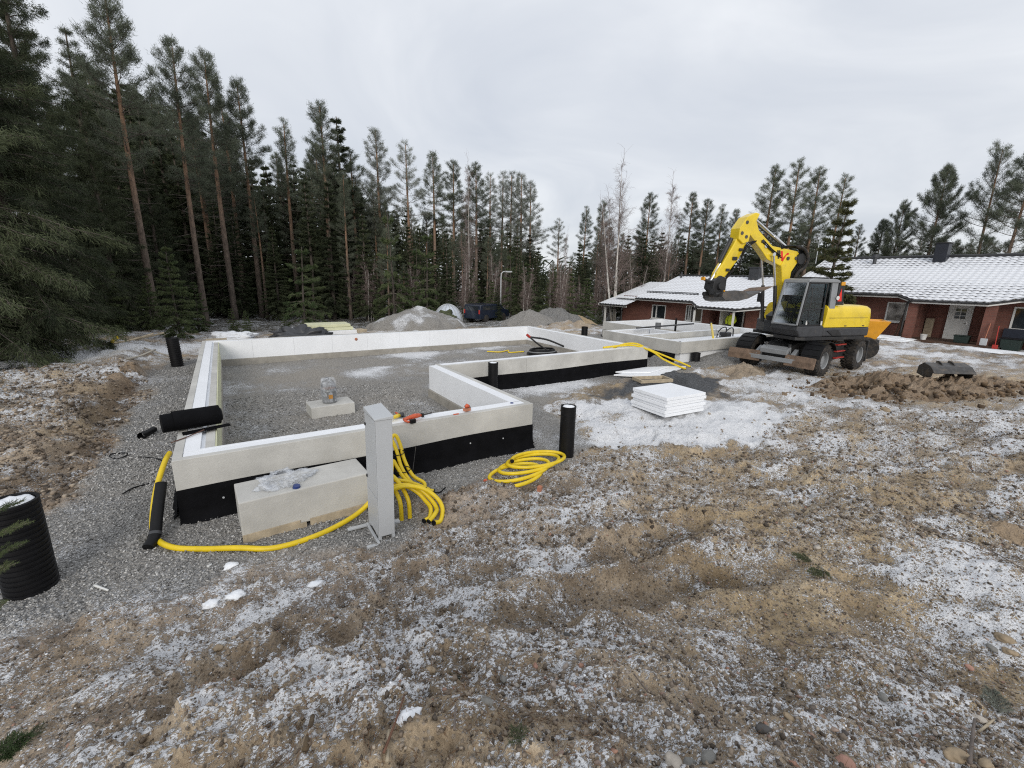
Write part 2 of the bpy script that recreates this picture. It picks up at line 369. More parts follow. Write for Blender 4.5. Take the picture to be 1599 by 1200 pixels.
def zones(x, y):
    r = np.hypot(x, y); gr, hi = cover(x, y)
    gr = np.maximum(gr, hi)
    dk = polym(x, y, DARKG, 0.2, 0.35, 1.6)
    dk = np.maximum(dk, 0.8*blob(x, y, 1000, 585, 1.5, .5, 10))
    n1 = fbm(x*.55, y*.55, 4, 71); n2 = fbm(x*1.7, y*1.7, 3, 73)
    sn = 0.475+0.09*n1+0.09*n2
    sn = sn+0.09*sstep(2, 7, x-.5*y)*sstep(12, 5, r)                       # whiter on the right
    sn = sn-0.06*sstep(-2.1, -2.8, x)*sstep(5, 7, y)*sstep(16, 12, y)      # whitened bank
    sn = sn+(0.08*streak(x, y)+.11*fbm(x*4.5, y*4.5, 3, 57))*sstep(10, 5, r)+.18*fbm(x*1.1, y*3.2, 3, 58)*sstep(4, 9, r)
    for a, b, ra, rb, ro, am, zz in ((1480, 850, 1.1, .35, 25, .40, .2), (1560, 900, .6, .4, 0, .35, .3), (1300, 700, 1.5, .5, 20, .2, .1), (690, 930, .5, .35, 0, .35, .2),
            (640, 1090, .5, .3, 30, .45, .5), (420, 1130, .3, .5, 30, .3, .6), (860, 880, .8, .3, 10, .38, .1), (1100, 1010, .5, .3, 0, .25, .5), (1560, 680, 3, 1, 0, .2, 0),
            (1540, 545, 5, 1.2, 90, .35, 0), (1400, 548, 4, 1, 90, .3, 0), (300, 1010, .8, .25, 30, .3, .2), (210, 533, 3, .8, 30, 1.1, .5), (60, 545, 3, 1.5, 30, .5, .5),
            (1590, 1040, .25, .4, 0, .5, .8), (1250, 920, .7, .4, 0, -.5, .4), (620, 800, .9, .4, 0, -.55, 0), (480, 985, .5, .3, 0, -.2, .2), (700, 770, .8, .4, 0, -.3, 0),
            (1000, 900, .4, .3, 0, -.3, .3), (1500, 590, 2.5, 1.5, 0, -.6, 0), (760, 1010, .4, .25, 0, -.3, .4), (100, 760, .5, 1, 0, -.35, .1), (1120, 700, 1, .5, 0, -.1, 0)):
        sn = sn+am*.45*blob(x, y, a, b, ra, rb, ro, zz)
    sn = sn*(1-gr)
    # gravel areas: a light dusting in places
    gs = 0.27+0.24*fbm(x*.9, y*.9, 3, 81)
    for a, b, ra, rb, ro, am in ((640, 556, 1.6, .6, 0, .42), (720, 548, 1.8, .5, 0, .35), (560, 585, 1.0, .5, 0, .34), (600, 575, .7, .3, 0, .25), (700, 540, 2, .35, 0, .35), (170, 790, .45, .5, 0, .2), (150, 850, .5, .3, 0, .15),
            (860, 600, 1.6, .8, 0, .5), (960, 575, 1.0, .5, 0, .2), (345, 640, .15, .5, 0, .3), (500, 545, 1, .3, 0, .2)):
        gs = gs+am*blob(x, y, a, b, ra, rb, ro)
    sn = sn+gs*gr
    sp = polym(x, y, SNOWP, 0.25, 0.38, 1.5, 91); ln = polym(x, y, LANE, 0.4, 0.8, .9, 92)
    sp = sp*(1-.65*blob(x, y, 955, 652, .55, .3, 20))
    sn = np.maximum(sn, sp*(1.02+.12*n2)); sn = np.maximum(sn, ln*(.62+.2*n2)); sn = sn*(1-dk*.93)
    forest = sstep(23.5, 28, y+0.3*x)+sstep(-3.4, -4.3, x+.25*(y-14)+.5*n1)*sstep(10, 13, y)
    forest = np.clip(forest, 0, 1)
    sn = np.where(y > 21, sn*(1-.45*forest)+.12*forest, sn)
    rust = 0.9*blob(x, y, 158, 668, .22, .85, 0, .3)+0.9*blob(x, y, 205, 600, .4, 2.4, 0, .2)+.5*blob(x, y, 60, 715, .6, .25, 30, .4)+.6*blob(x, y, 225, 560, .5, 1.2)
    rust = rust*(1-gr)
    tan = np.clip(.22+.35*fbm(x*.5, y*.5, 3, 95), 0, 1)+.75*sstep(.2, 3.5, x-.45*y+.6*fbm(x*.6, y*.6, 2, 96))*sstep(14, 7, r)+.35*sstep(5, 12, r)+.5*blob(x, y, 870, 600, 2, 1.2, 0)
    flatg = gr*np.clip(1.3*blob(x, y, 880, 605, 2.2, 1.0, 0)+.9*blob(x, y, 480, 590, 1.0, 1.2)+1.0*blob(x, y, 620, 575, 1.2, .8)+.3*fbm(x*.8, y*.8, 3, 97)+.15+.5*hi*sstep(6.5, 9, y), 0, 1)
    dark_mud = (1-gr)*np.clip(.28-.45*hollow(x, y)+.35*fbm(x*.4, y*.4, 3, 99), 0, 1)  # mask of darker mud: low relief, tracks and set spots
    for tr, wd in ((TRACK1, .2), (TRACK2, .24)): dark_mud = np.maximum(dark_mud, .8*np.exp(-(seg_dist(x, y, tr)/wd)**2)*(1-gr))
    for a, b, ra, rb, zz in ((1530, 1100, .5, .4, .8), (650, 1150, .5, .25, .6), (850, 1150, .35, .2, .6), (1250, 1110, .35, .2, .6), (640, 800, .5, .35, 0), (730, 760, .8, .3, 0), (1010, 860, .5, .15, .2)): dark_mud = np.maximum(dark_mud, .9*blob(x, y, a, b, ra, rb, 0, zz)*(1-gr))
    return [np.clip(a, 0, 1) for a in (gr, sn, dk, rust, tan, forest, flatg, dark_mud)]
zn = zones(gx, gy)
tri = np.array([(centre, idx[0, i], idx[0, (i+1) % nA]) for i in range(nA)])

def ground_mat():
    m = bpy.data.materials.new('site_ground'); m.use_nodes = True; t = m.node_tree; t.nodes.clear()
    tc = N(t, 'ShaderNodeTexCoord'); P = tc.outputs['Object']
    za = N(t, 'ShaderNodeAttribute', attribute_name='zone_a'); zb = N(t, 'ShaderNodeAttribute', attribute_name='zone_b')
    sa = N(t, 'ShaderNodeSeparateColor', {0: za.outputs['Color']}); sb = N(t, 'ShaderNodeSeparateColor', {0: zb.outputs['Color']})
    gr, sn, dk = sa.outputs; ru, ta, fo = sb.outputs; fl = zb.outputs['Alpha']
    def noise(s, d=5.0, r=0.6, dist=0.0, vec=None): return N(t, 'ShaderNodeTexNoise', {'Vector': vec or P, 'Scale': s, 'Detail': d, 'Roughness': r, 'Distortion': dist}).outputs[0]
    n_lo = noise(1.4, 6); n_mid = noise(9, 6, .65); n_hi = noise(45, 5, .7); n_x = noise(150, 3, .6)
    # mud
    mm = mathn(t, 'ADD', mathn(t, 'MULTIPLY', n_lo, .45), mathn(t, 'MULTIPLY', n_mid, .35)); mm = mathn(t, 'ADD', mm, mathn(t, 'MULTIPLY', n_hi, .32))  # fine noise also darkens crevices: shade put into the mud colour
    mud = ramp(t, mm, [(.36, (.095, .073, .056)), (.45, (.215, .171, .134)), (.55, (.345, .28, .222)), (.66, (.50, .42, .34))])
    tanc = ramp(t, mm, [(.36, (.115, .080, .045)), (.46, (.285, .213, .128)), (.58, (.45, .345, .212)), (.68, (.56, .46, .32))])
    c = mixc(t, ta, mud, tanc)
    dark_f = za.outputs['Alpha']; dark_c = ramp(t, dark_f, [(0, (1.1, 1.1, 1.1)), (.5, (.82, .80, .78)), (1, (.50, .48, .46))]); c = mixc(t, 1.0, c, dark_c, 'MULTIPLY')  # mask darkens the mud colour
    # pebbles bedded in the mud
    vo = N(t, 'ShaderNodeTexVoronoi', {'Vector': P, 'Scale': 52.0, 'Randomness': 1.0}); vc = N(t, 'ShaderNodeSeparateColor', {0: vo.outputs['Color']})
    peb = ramp(t, vc.outputs[0], [(.0, (.055, .045, .036)), (.35, (.16, .13, .10)), (.7, (.31, .26, .21)), (1, (.44, .39, .33))])
    pf = mathn(t, 'GREATER_THAN', vc.outputs[1], .5); pin = mathn(t, 'LESS_THAN', vo.outputs['Distance'], .42)
    c = mixc(t, mathn(t, 'MULTIPLY', mathn(t, 'MULTIPLY', pf, pin), .75), c, peb)
    c = mixc(t, mathn(t, 'MULTIPLY', ru, ramp(t, n_mid, [(.35, .45), (.6, 1.0)])), c, ramp(t, n_hi, [(.35, (.08, .05, .03)), (.6, (.22, .14, .08)), (.72, (.33, .22, .13))]))
    # crushed stone
    v2 = N(t, 'ShaderNodeTexVoronoi', {'Vector': P, 'Scale': 38.0, 'Randomness': 1.0}); v2c = N(t, 'ShaderNodeSeparateColor', {0: v2.outputs['Color']})
    v3 = N(t, 'ShaderNodeTexVoronoi', {'Vector': P, 'Scale': 95.0, 'Randomness': 1.0}); v3c = N(t, 'ShaderNodeSeparateColor', {0: v3.outputs['Color']})
    gcol = ramp(t, v2c.outputs[0], [(0, (.16, .157, .15)), (.35, (.32, .313, .30)), (.7, (.46, .45, .43)), (.93, (.58, .57, .55)), (1, (.74, .73, .71))])
    gcol2 = ramp(t, v3c.outputs[0], [(0, (.17, .166, .16)), (.5, (.34, .333, .32)), (1, (.54, .53, .51))])
    gcol = mixc(t, .45, gcol, gcol2)
    crev_shade = ramp(t, v2.outputs['Distance'], [(.30, 1.08), (.62, .72)])  # gaps between stones darkened: shade put into the colour
    gcol = mixc(t, 1.0, gcol, crev_shade, 'MULTIPLY')
    fine = ramp(t, n_hi, [(.3, (.24, .215, .18)), (.55, (.35, .32, .28)), (.7, (.43, .40, .35))])
    gcol = mixc(t, mathn(t, 'MULTIPLY', fl, ramp(t, n_mid, [(.3, .55), (.6, .95)])), gcol, fine)
    gcol = mixc(t, mathn(t, 'MULTIPLY', mathn(t, 'SUBTRACT', .85, n_lo), .22), gcol, (.15, .125, .10))
    c = mixc(t, gr, c, gcol)
    dcol = mixc(t, .35, gcol, (.035, .037, .040)); dcol = mixc(t, 1.0, dcol, (.40, .42, .46), 'MULTIPLY')
    c = mixc(t, dk, c, dcol)
    # forest floor: moss, litter
    fl2 = ramp(t, n_mid, [(.35, (.022, .020, .013)), (.5, (.05, .045, .026)), (.65, (.10, .075, .045))])
    c = mixc(t, fo, c, fl2)
    # snow: lies in speckles and thin sheets
    wv = N(t, 'ShaderNodeVectorMath', {0: P, 1: (0.62, 1.0, 1.0)}, operation='MULTIPLY')
    s1 = noise(17, 8, .8, .6, wv.outputs[0]); s2 = noise(80, 4, .75, .8, wv.outputs[0]); s3 = noise(2.6, 4, .6, .4)
    v4 = N(t, 'ShaderNodeTexVoronoi', {'Vector': wv.outputs[0], 'Scale': 60.0})
    sv = mathn(t, 'ADD', mathn(t, 'MULTIPLY', mathn(t, 'SUBTRACT', s1, .5), 1.5), mathn(t, 'MULTIPLY', mathn(t, 'SUBTRACT', s2, .5), 3.6))
    sv = mathn(t, 'ADD', sv, mathn(t, 'MULTIPLY', mathn(t, 'SUBTRACT', s3, .5), 1.0))
    sv = mathn(t, 'ADD', sv, mathn(t, 'MULTIPLY', mathn(t, 'SUBTRACT', .42, v4.outputs['Distance']), .55))
    geo = N(t, 'ShaderNodeNewGeometry'); gs = N(t, 'ShaderNodeSeparateXYZ', {0: geo.outputs['Normal']})
    slope = mathn(t, 'MULTIPLY', mathn(t, 'SUBTRACT', .93, gs.outputs[2]), 1.6)
    sv = mathn(t, 'SUBTRACT', sv, slope)
    k = mathn(t, 'ADD', sv, mathn(t, 'MULTIPLY', mathn(t, 'SUBTRACT', sn, .5), 1.75))
    sf = mathn(t, 'MULTIPLY_ADD', k, 6.0, .45, clamp=True)
    sf = mathn(t, 'MULTIPLY', sf, mathn(t, 'MULTIPLY_ADD', sn, 1.0, .50, clamp=True))
    sf = mathn(t, 'MULTIPLY', sf, mathn(t, 'GREATER_THAN', sn, .03))
    sc = ramp(t, n_hi, [(.3, (.66, .665, .68)), (.7, (.82, .83, .85))])
    c = mixc(t, sf, c, sc)
    # relief
    h = mathn(t, 'ADD', mathn(t, 'MULTIPLY', n_mid, 1.1), mathn(t, 'MULTIPLY', n_hi, .6)); h = mathn(t, 'ADD', h, mathn(t, 'MULTIPLY', n_x, .16))
    hp = mathn(t, 'MULTIPLY', mathn(t, 'MULTIPLY', pf, mathn(t, 'SUBTRACT', .5, vo.outputs['Distance'])), .5); h = mathn(t, 'ADD', h, hp)
    hg = mathn(t, 'ADD', mathn(t, 'MULTIPLY', mathn(t, 'SUBTRACT', .8, v2.outputs['Distance']), 1.0), mathn(t, 'MULTIPLY', v2c.outputs[1], .9))
    hg = mathn(t, 'ADD', hg, mathn(t, 'MULTIPLY', v3c.outputs[1], .35))
    hm = N(t, 'ShaderNodeMix', {0: mathn(t, 'MULTIPLY', gr, mathn(t, 'MULTIPLY_ADD', fl, -.8, 1.0)), 2: h, 3: hg}); hm.data_type = 'FLOAT'
    h = mathn(t, 'ADD', hm.outputs[0], mathn(t, 'MULTIPLY', sf, .3))
    bp = N(t, 'ShaderNodeBump', {'Height': h, 'Strength': 1.0, 'Distance': 0.03})
    dark_mud = mathn(t, 'MULTIPLY_ADD', dark_f, -.22, .84)  # roughness drops where the mud is darker
    b = N(t, 'ShaderNodeBsdfPrincipled', {'Base Color': c, 'Roughness': dark_mud, 'Normal': bp.outputs[0], 'Specular IOR Level': .35})
    N(t, 'ShaderNodeOutputMaterial', {0: b}); return m
gmat = ground_mat()
me = bpy.data.meshes.new('ground')
V = np.stack([gx, gy, gz], 1).astype(np.float32)
me.vertices.add(len(V)); me.vertices.foreach_set('co', V.ravel())
lv = np.concatenate([quads.ravel(), tri.ravel()]).astype(np.int32)
ls = np.concatenate([np.arange(0, quads.size, 4), quads.size+np.arange(0, tri.size, 3)]).astype(np.int32)
me.loops.add(len(lv)); me.loops.foreach_set('vertex_index', lv)
me.polygons.add(len(ls)); me.polygons.foreach_set('loop_start', ls)
me.polygons.foreach_set('use_smooth', np.ones(len(ls), bool)); me.materials.append(gmat)
me.update(calc_edges=True)
def set_zone(me, zn):
    one = np.ones(len(zn[0]))
    for nm, ch in (('zone_a', (zn[0], zn[1], zn[2], zn[7] if len(zn) > 7 else one*.15)), ('zone_b', (zn[3], zn[4], zn[5], zn[6]))):
        a = me.color_attributes.new(nm, 'FLOAT_COLOR', 'POINT'); a.data.foreach_set('color', np.stack(ch, 1).astype(np.float32).ravel())
set_zone(me, zn)
go = link('ground', me); tag(go, kind='structure')

def heap(name, label, cx, cy, rx, ry, h, rot=0, seed=0, zone=(1, .1, 0, 0, 0, 0, 0), n=110, peak=1.2, rough=.12, clods=0, group=None, ridge=None, finish=None):
    """heap of loose material: a relief of its own that sinks into the ground at its foot"""
    u = np.linspace(-1.25, 1.25, n); U, W = np.meshgrid(u, u); U = U.ravel(); W = W.ravel()
    d = np.hypot(U, W)*(1+.16*fbm(U*1.6+seed, W*1.6, 3, seed))
    a = math.radians(rot); X = cx+U*rx*math.cos(a)-W*ry*math.sin(a); Y = cy+U*rx*math.sin(a)+W*ry*math.cos(a)
    prof = np.clip(1-d, -0.3, 1)
    prof = np.where(prof > 0, np.power(np.clip(prof, 0, 1), 1/peak)*(1.0), prof*.6)
    if ridge: prof = prof*(1+.35*np.sin(U*ridge+seed))
    Z = T(X, Y, False)+h*prof+rough*h*fbm(U*3.4, W*3.4, 5, seed+3)*np.clip(1.2-d, 0, 1)
    if clods: Z = Z+clods*.7*fbm(X*2.2, Y*2.2, 5, seed+7, .62)*np.clip(1.25-d, 0, 1)+clods*.35*(.4-np.abs(fbm(X*8, Y*8, 3, seed+8)))*np.clip(1.25-d, 0, 1)
    Z = Z-0.06-0.25*np.clip(d-1, 0, 1)
    if finish is not None: Z = finish(X, Y, Z)
    I = np.arange(n*n).reshape(n, n); Q = np.stack([I[:-1, :-1], I[:-1, 1:], I[1:, 1:], I[1:, :-1]], -1).reshape(-1, 4)
    me = npmesh(name, np.stack([X, Y, Z], 1), Q, [gmat], smooth=True)
    k = np.ones(n*n); nn = fbm(X*1.3, Y*1.3, 3, seed+9)
    set_zone(me, [k*zone[0], np.clip(k*zone[1]*(1+.8*nn), 0, 1), k*zone[2], k*zone[3], k*zone[4], k*zone[5], k*zone[6]])
    o = link(name, me); tag(o, label, 'pile', group); return o
# ------------------------------------------------------------------ heaps
heap('gravel_pile', 'large rounded snow dusted gravel heap just behind the far foundation wall', 9.3, 24.2, 2.7, 2.3, 1.32, 10, 3, (1, .42, 0, 0, .5, 0, .45), peak=1.45, rough=.05)
heap('gravel_pile', 'low grey gravel heap with sagging top right of the dark van', 16.3, 23.4, 2.0, 1.6, .98, -20, 8, (1, .06, 0, 0, 0, 0, .35), peak=1.3, rough=.06)
heap('gravel_pile', 'grey gravel heap with a dark hollow, rightmost one behind the wall corner', 18.6, 23.6, 2.3, 1.7, 1.12, 10, 15, (1, .06, .25, 0, 0, 0, .1), peak=1.3, rough=.14)
heap('sand_heap', 'low brown sand bank to the right of the grey gravel heaps', 20.9, 24.6, 2.6, 1.6, .75, -15, 21, (0, .1, 0, .25, 1, 0, 0), peak=1.2)
heap('rubble_heap', 'low heap of pale stones and soil behind the far corner of the foundation', 17.3, 20.6, 2.4, 1.1, .42, 0, 25, (.2, .4, 0, .1, .6, 0, 0), clods=.12)
heap('soil_heap', 'long brown heap of dug clods beside the wheeled excavator', 16.6, 3.9, 4.3, 1.3, .30, -19, 31, (0, .0, 0, .7, .3, 0, 0), n=210, peak=1.7, rough=.25, clods=.30)
heap('soil_heap', 'dark brown scraped soil in front of the excavator blades', 13.9, 7.8, 1.9, .75, .2, 12, 35, (.1, .05, .1, .15, .45, 0, 0), n=120, clods=.12)
heap('gravel_pile', 'grey crushed stone heap against the end of the court wall', 12.3, 9.95, 1.05, .85, .36, 0, 41, (1, .03, .1, 0, 0, 0, 0))
heap('gravel_pile', 'long grey crushed stone bank under the garage foundation', 15.8, 9.35, 2.9, .75, .38, 0, 44, (1, .08, .05, 0, 0, 0, .1))
heap('gravel_pile', 'dark crushed stone patch behind the stack of white foam boards', 10.3, 7.6, 1.6, .9, .10, 30, 48, (1, 0, 1, 0, 0, 0, 0))
heap('earth_bank', 'brown torn earth bank with roots beside the tall ribbed pipe at the back left', -2.3, 14.2, .5, 1.6, .07, 0, 52, (0, .22, 0, .7, .4, 0, 0), clods=.12)
heap('soil_heap', 'small dark clump of turned earth at the right hand edge of the photo', *G(1592, 826, .15)[:2], .42, .26, .20, -25, 58, (0, .02, 0, .5, .5, 0, 0), clods=.08)

# ------------------------------------------------------------------ foundations
WT = .40; ZT = .755
def wall_run(root, p, q, out, mem=True, z0=-.15, ztop=ZT, inner=None, joints=2.45, zm=.36, ext0=0, ext1=0, rim=False, zled=.19):
    """one straight run of sandwich wall from p to q (outer face line); out = unit vector pointing outwards"""
    p = Vector((*p, 0)); q = Vector((*q, 0)); o = Vector((*out, 0)); d = (q-p); L = d.length; d.normalize()
    M = Matrix((( d.x, -o.x, 0, p.x), (d.y, -o.y, 0, p.y), (0, 0, 1, 0), (0, 0, 0, 1)))   # x along, y inwards, z up
    def bx(mb, x0, x1, y0, y1, a, b): mb.box((x0, y0, a), (x1, y1, b), M)
    n = max(1, round(L/joints)); e = 0.003
    for i in range(n):
        mb = MB(); bx(mb, i*L/n+e, (i+1)*L/n-e, 0, .095, z0, ztop); mb.build('concrete_panel', concrete, root, bev=.006)
    mb = MB(); bx(mb, ext0, L-ext1, .097, .255, .0, ztop-.006); mb.build('foam_core', foam, root)
    if rim:
        mb = MB(); bx(mb, ext0+.02, L-ext1-.02, .30, WT-.0, zled, ztop-.03); mb.build('inner_panel', concrete, root, bev=.005)
        mb = MB(); bx(mb, ext0+.02, L-ext1-.02, .257, .298, zled, ztop-.045); mb.build('foam_strip', foam, root)
        mb = MB(); bx(mb, ext0+.02, L-ext1-.02, WT+.002, WT+.016, zled, ztop-.032); mb.build('edge_strip', insul, root)
    else:
        k = max(1, round(L/1.2))
        for i in range(k):
            a = ext0+(L-ext0-ext1)*i/k; b = ext0+(L-ext0-ext1)*(i+1)/k
            mb = MB(); bx(mb, a+.0015, b-.0015, .247, .30, zled, ztop-.004-.003*(i % 2)); mb.build('foam_board', foam, root)
    mb = MB(); bx(mb, ext0, L-ext1, .247, WT-.06 if not rim else WT+.03, z0, zled-.003); mb.build('footing', concrete_d, root, bev=.008)
    if mem:
        mb = MB(); k = 30; r = random.Random(int(p.x*10+q.y))
        vs = []; 
        for i in range(k+1):
            x = L*i/k; wv = .012*math.sin(i*.9+p.x)+r.uniform(-.004, .004); fl = .085+.03*math.sin(i*.7+1)+r.uniform(-.012, .012)
            top = zm+.012*math.sin(i*.35)
            for yy, zz in ((-.004, top), (-.010, top-.02), (-.014-.5*abs(wv), .16), (-.03-abs(wv), .05), (-fl, -.0+.012), (-fl-.03, -.05)):
                vs.append(M @ Vector((x, yy, zz)))
        fs = [(i*6+j, (i+1)*6+j, (i+1)*6+j+1, i*6+j+1) for i in range(k) for j in range(5)]
        mb.add(vs, fs); mb.build('membrane', memb, root, smooth=True)
X0, X1, XC, Y0, YC, Y1 = -.68, 11.3, 4.20, 5.80, 9.42, 16.15
f1 = thing('foundation_wall', 'large L shaped foundation wall of grey concrete and white foam round a gravel floor', 'foundation', (X0, Y0, 0))
wall_run(f1, (X0, Y0), (XC, Y0), (0, -1), ext0=.1, ext1=.1, zm=.40)
wall_run(f1, (XC, Y0+.096), (XC, YC+.3), (1, 0), mem=True, ext0=.15, ext1=.1)
wall_run(f1, (XC+.0, YC), (X1, YC), (0, -1), ext0=-.1, ext1=.1, zm=.38)
wall_run(f1, (X1, YC+.096), (X1, Y1-.096), (1, 0), ext0=.15, ext1=.15)
wall_run(f1, (X1, Y1), (X0, Y1), (0, 1), mem=True, ext0=.1, ext1=.1)
wall_run(f1, (X0, Y1-.096), (X0, Y0+.096), (-1, 0), ext0=.15, ext1=.15, rim=True)
for a, b in ((268, 0), (0, 0)): pass
# bolts in the membrane, cable entry in the far wall, mark on the corner
mb = MB()
for x, z in ((-.25, .22), (.33, .30), (3.0, .28), (3.6, .25)): mb.cyl((x, Y0-.022, z), (x, Y0-.03, z), .012, n=8)
mb.build('membrane_plug', galv, f1)
mb = MB(); mb.lathe([(.0, .012), (.05, .012), (.05, 0), (.036, 0), (.036, .02), (0, .02)], (3.75, Y1-.302, .60), (0, -1, 0), 12); mb.build('wall_sleeve', clay, f1)
mb = MB(); mb.cyl((XC-.30, Y0+.2, ZT-.005), (XC-.30, Y0+.2, ZT+.006), .028, n=10); mb.build('fixing_washer', bluep, f1)
f2 = thing('foundation_wall', 'smaller stepped garage foundation of concrete and white foam in front of the far house', 'foundation', (13.2, 9.62, 0))
gy0 = 9.62
wall_run(f2, (13.25, gy0), (20.7, gy0), (0, -1), ext0=.1, ext1=.1, mem=False, z0=.36, zled=.42)
wall_run(f2, (20.7, gy0+.096), (20.7, 16.35), (1, 0), ext0=.15, ext1=.1, mem=False)
wall_run(f2, (20.7, 16.45), (16.1, 16.45), (0, 1), ext0=.1, ext1=.1)
wall_run(f2, (16.1, 16.35), (16.1, 13.6), (-1, 0), ext0=.1, ext1=.1)
wall_run(f2, (16.1, 13.5), (13.25, 13.5), (0, 1), mem=False, ext0=.1, ext1=.1, z0=.3, zled=.4)
wall_run(f2, (13.25, 13.4), (13.25, gy0+.096), (-1, 0), ext0=.1, ext1=.1, mem=False, z0=.33, zled=.4)
wall_run(f2, (13.65, 11.6), (20.2, 11.6), (0, -1), ext0=.0, ext1=.0, mem=False, z0=.3, zled=.4)
wall_run(f2, (16.0, 11.9), (16.0, 13.1), (1, 0), ext0=.0, ext1=.0, mem=False, z0=.3, zled=.4)
mb = MB(); mb.box((13.0, gy0+.3, -.05), (16.2, 13.2, .30)); mb.box((13.4, 13.2, -.05), (13.8, 13.45, .3)); mb.build('membrane', memb, f2)
mb = MB(); mb.box((13.9, 10.05, .3), (20.2, 11.55, .52)); mb.build('floor_board', foam, f2)
mb = MB(); mb.box((16.45, 12.0, .0), (20.2, 16.0, .28)); mb.build('gravel_fill', concrete_d, f2)
# inner return of foam seen behind (two pipes rise from it)
# ------------------------------------------------------------------ things round the foundation
def onT(x, y, dz=0): return Vector((x, y, tz(x, y)+dz))
# long concrete block against the front wall
def R2(c, ang): return Matrix.Translation(Vector(c)) @ Matrix.Rotation(ang, 4, 'Z')
blk = thing('concrete_block', 'long grey concrete block lying outside the front wall behind the grey cabinet', 'concrete block', (.55, 5.2, 0))
bm = R2((-.10, 4.99, 0), math.radians(3))
mb = MB(); mb.prism([(0, .05), (1.36, .05), (1.36, .47), (0, .47)], 0, .54).xf(bm); mb.build('block_body', concrete, blk, bev=.012)
mb = MB(); mb.box((.0, -.012, -.02), (.56, .0, .10)).xf(bm); mb.build('shuttering_board', woodl, blk, bev=.003)
mb = MB(); mb.box((.40, -.03, -.02), (.62, -.014, .07)).xf(bm); mb.build('shuttering_board', woodl, blk, bev=.003)
mb = MB(); mb.box((.66, -.02, -.02), (1.30, -.003, .09)).xf(bm); mb.build('shuttering_board', woodl, blk, bev=.003)
# crumpled film bag
def crumple(name, mat, c, dims, seed, sub=5, amp=.35, flat=True, **k):
    import bmesh
    b = bmesh.new(); bmesh.ops.create_icosphere(b, subdivisions=sub, radius=1)
    P = np.array([v.co[:] for v in b.verts]); n = 0
    d = 1+amp*.6*fbm(P[:, 0]*2+seed, P[:, 1]*2+P[:, 2]*1.7, 3, seed)+amp*(np.abs(fbm(P[:, 0]*2.6+P[:, 2]*2, P[:, 1]*2.6-P[:, 2]*2, 3, seed+5))-.25)
    P = P*d[:, None]*np.array(dims)
    if flat: P[:, 2] = np.where(P[:, 2] < -dims[2]*.45, -dims[2]*.45, P[:, 2])
    F = np.array([[v.index for v in f.verts] for f in b.faces]); b.free()
    ca, sa = math.cos(k.get('rot', 0)), math.sin(k.get('rot', 0))
    Q = np.stack([P[:, 0]*ca-P[:, 1]*sa, P[:, 0]*sa+P[:, 1]*ca, P[:, 2]], 1)+np.array(c)+np.array([0, 0, dims[2]*.45])
    return link(name, npmesh(name, Q, F, [mat], smooth=True), k.get('parent'))
bg_ = crumple('plastic_bag', film, (.36, 5.28, .472), (.22, .12, .085), 4, amp=.6, rot=.15)
tag(bg_, 'crumpled clear plastic bag lying on the long concrete block', 'plastic bag')
mb = MB(); mb.lathe([(0, .03), (.035, .028), (.042, .0), (0, 0)], (.46, 5.08, .472), (0.1, -.2, 1), 16)
tag(mb.build('bottle_cap', bluep, None, smooth=True, auto=40), 'small dark blue cap on the concrete block in front of the plastic bag', 'cap')

# cable cabinet
cx_, cy_, cw_, cd_ = 1.13, 4.29, .172, .40
cab = thing('cable_cabinet', 'slim grey metal cable cabinet standing on steel feet in front of the foundation', 'cabinet', (cx_, cy_, 0))
cbx = Matrix.Translation((cx_, cy_, 0)) @ Matrix.Rotation(math.radians(1.0), 4, 'Y')
def cbox_(lo, hi, name, mat=galv, bev=.003):
    mb = MB(); mb.box(lo, hi).xf(cbx); return mb.build(name, mat, cab, bev=bev)
cbox_((0, 0, .06), (cw_, cd_, 1.37), 'body', bev=.005)
cbox_((-.006, .006, .505), (-.0012, cd_-.006, 1.36), 'door', bev=.002)
cbox_((-.006, .006, .07), (-.0012, cd_-.006, .498), 'lower_cover', bev=.002)
for z in (.62, 1.22): cbox_((-.018, cd_-.05, z), (-.0062, cd_-.02, z+.03), 'lock', blackmet)
mb = MB(); lo = [(-.012, -.012), (cw_+.012, -.012), (cw_+.012, cd_+.012), (-.012, cd_+.012)]
mb.add([(x, y, 1.371) for x, y in lo]+[(x, y, 1.385+(.02 if x > 0 else 0)+(.03 if y > 0 else 0)) for x, y in lo], [(0,3,2,1),(4,5,6,7),(0,1,5,4),(1,2,6,5),(2,3,7,6),(3,0,4,7)]).xf(cbx); mb.build('lid', galv, cab, bev=.003)
for x, y in ((.0, .0), (.0, cd_-.04)): cbox_((x, y, -.12), (x+.03, y+.04, .059), 'leg')
for x, y in ((cw_-.03, .0), (cw_-.03, cd_-.04)): cbox_((x, y, -.12), (x+.03, y+.04, .059), 'leg')
cbox_((-.03, -.05, .0), (-.003, cd_+.02, .03), 'foot')
cbox_((-.14, -.055, -.01), (.10, -.012, .014), 'foot')
cbox_((-.24, cd_-.04, .01), (-.032, cd_+.01, .03), 'foot')
cbox_((cw_+.001, .18, .06), (cw_+.12, .24, .085), 'foot')

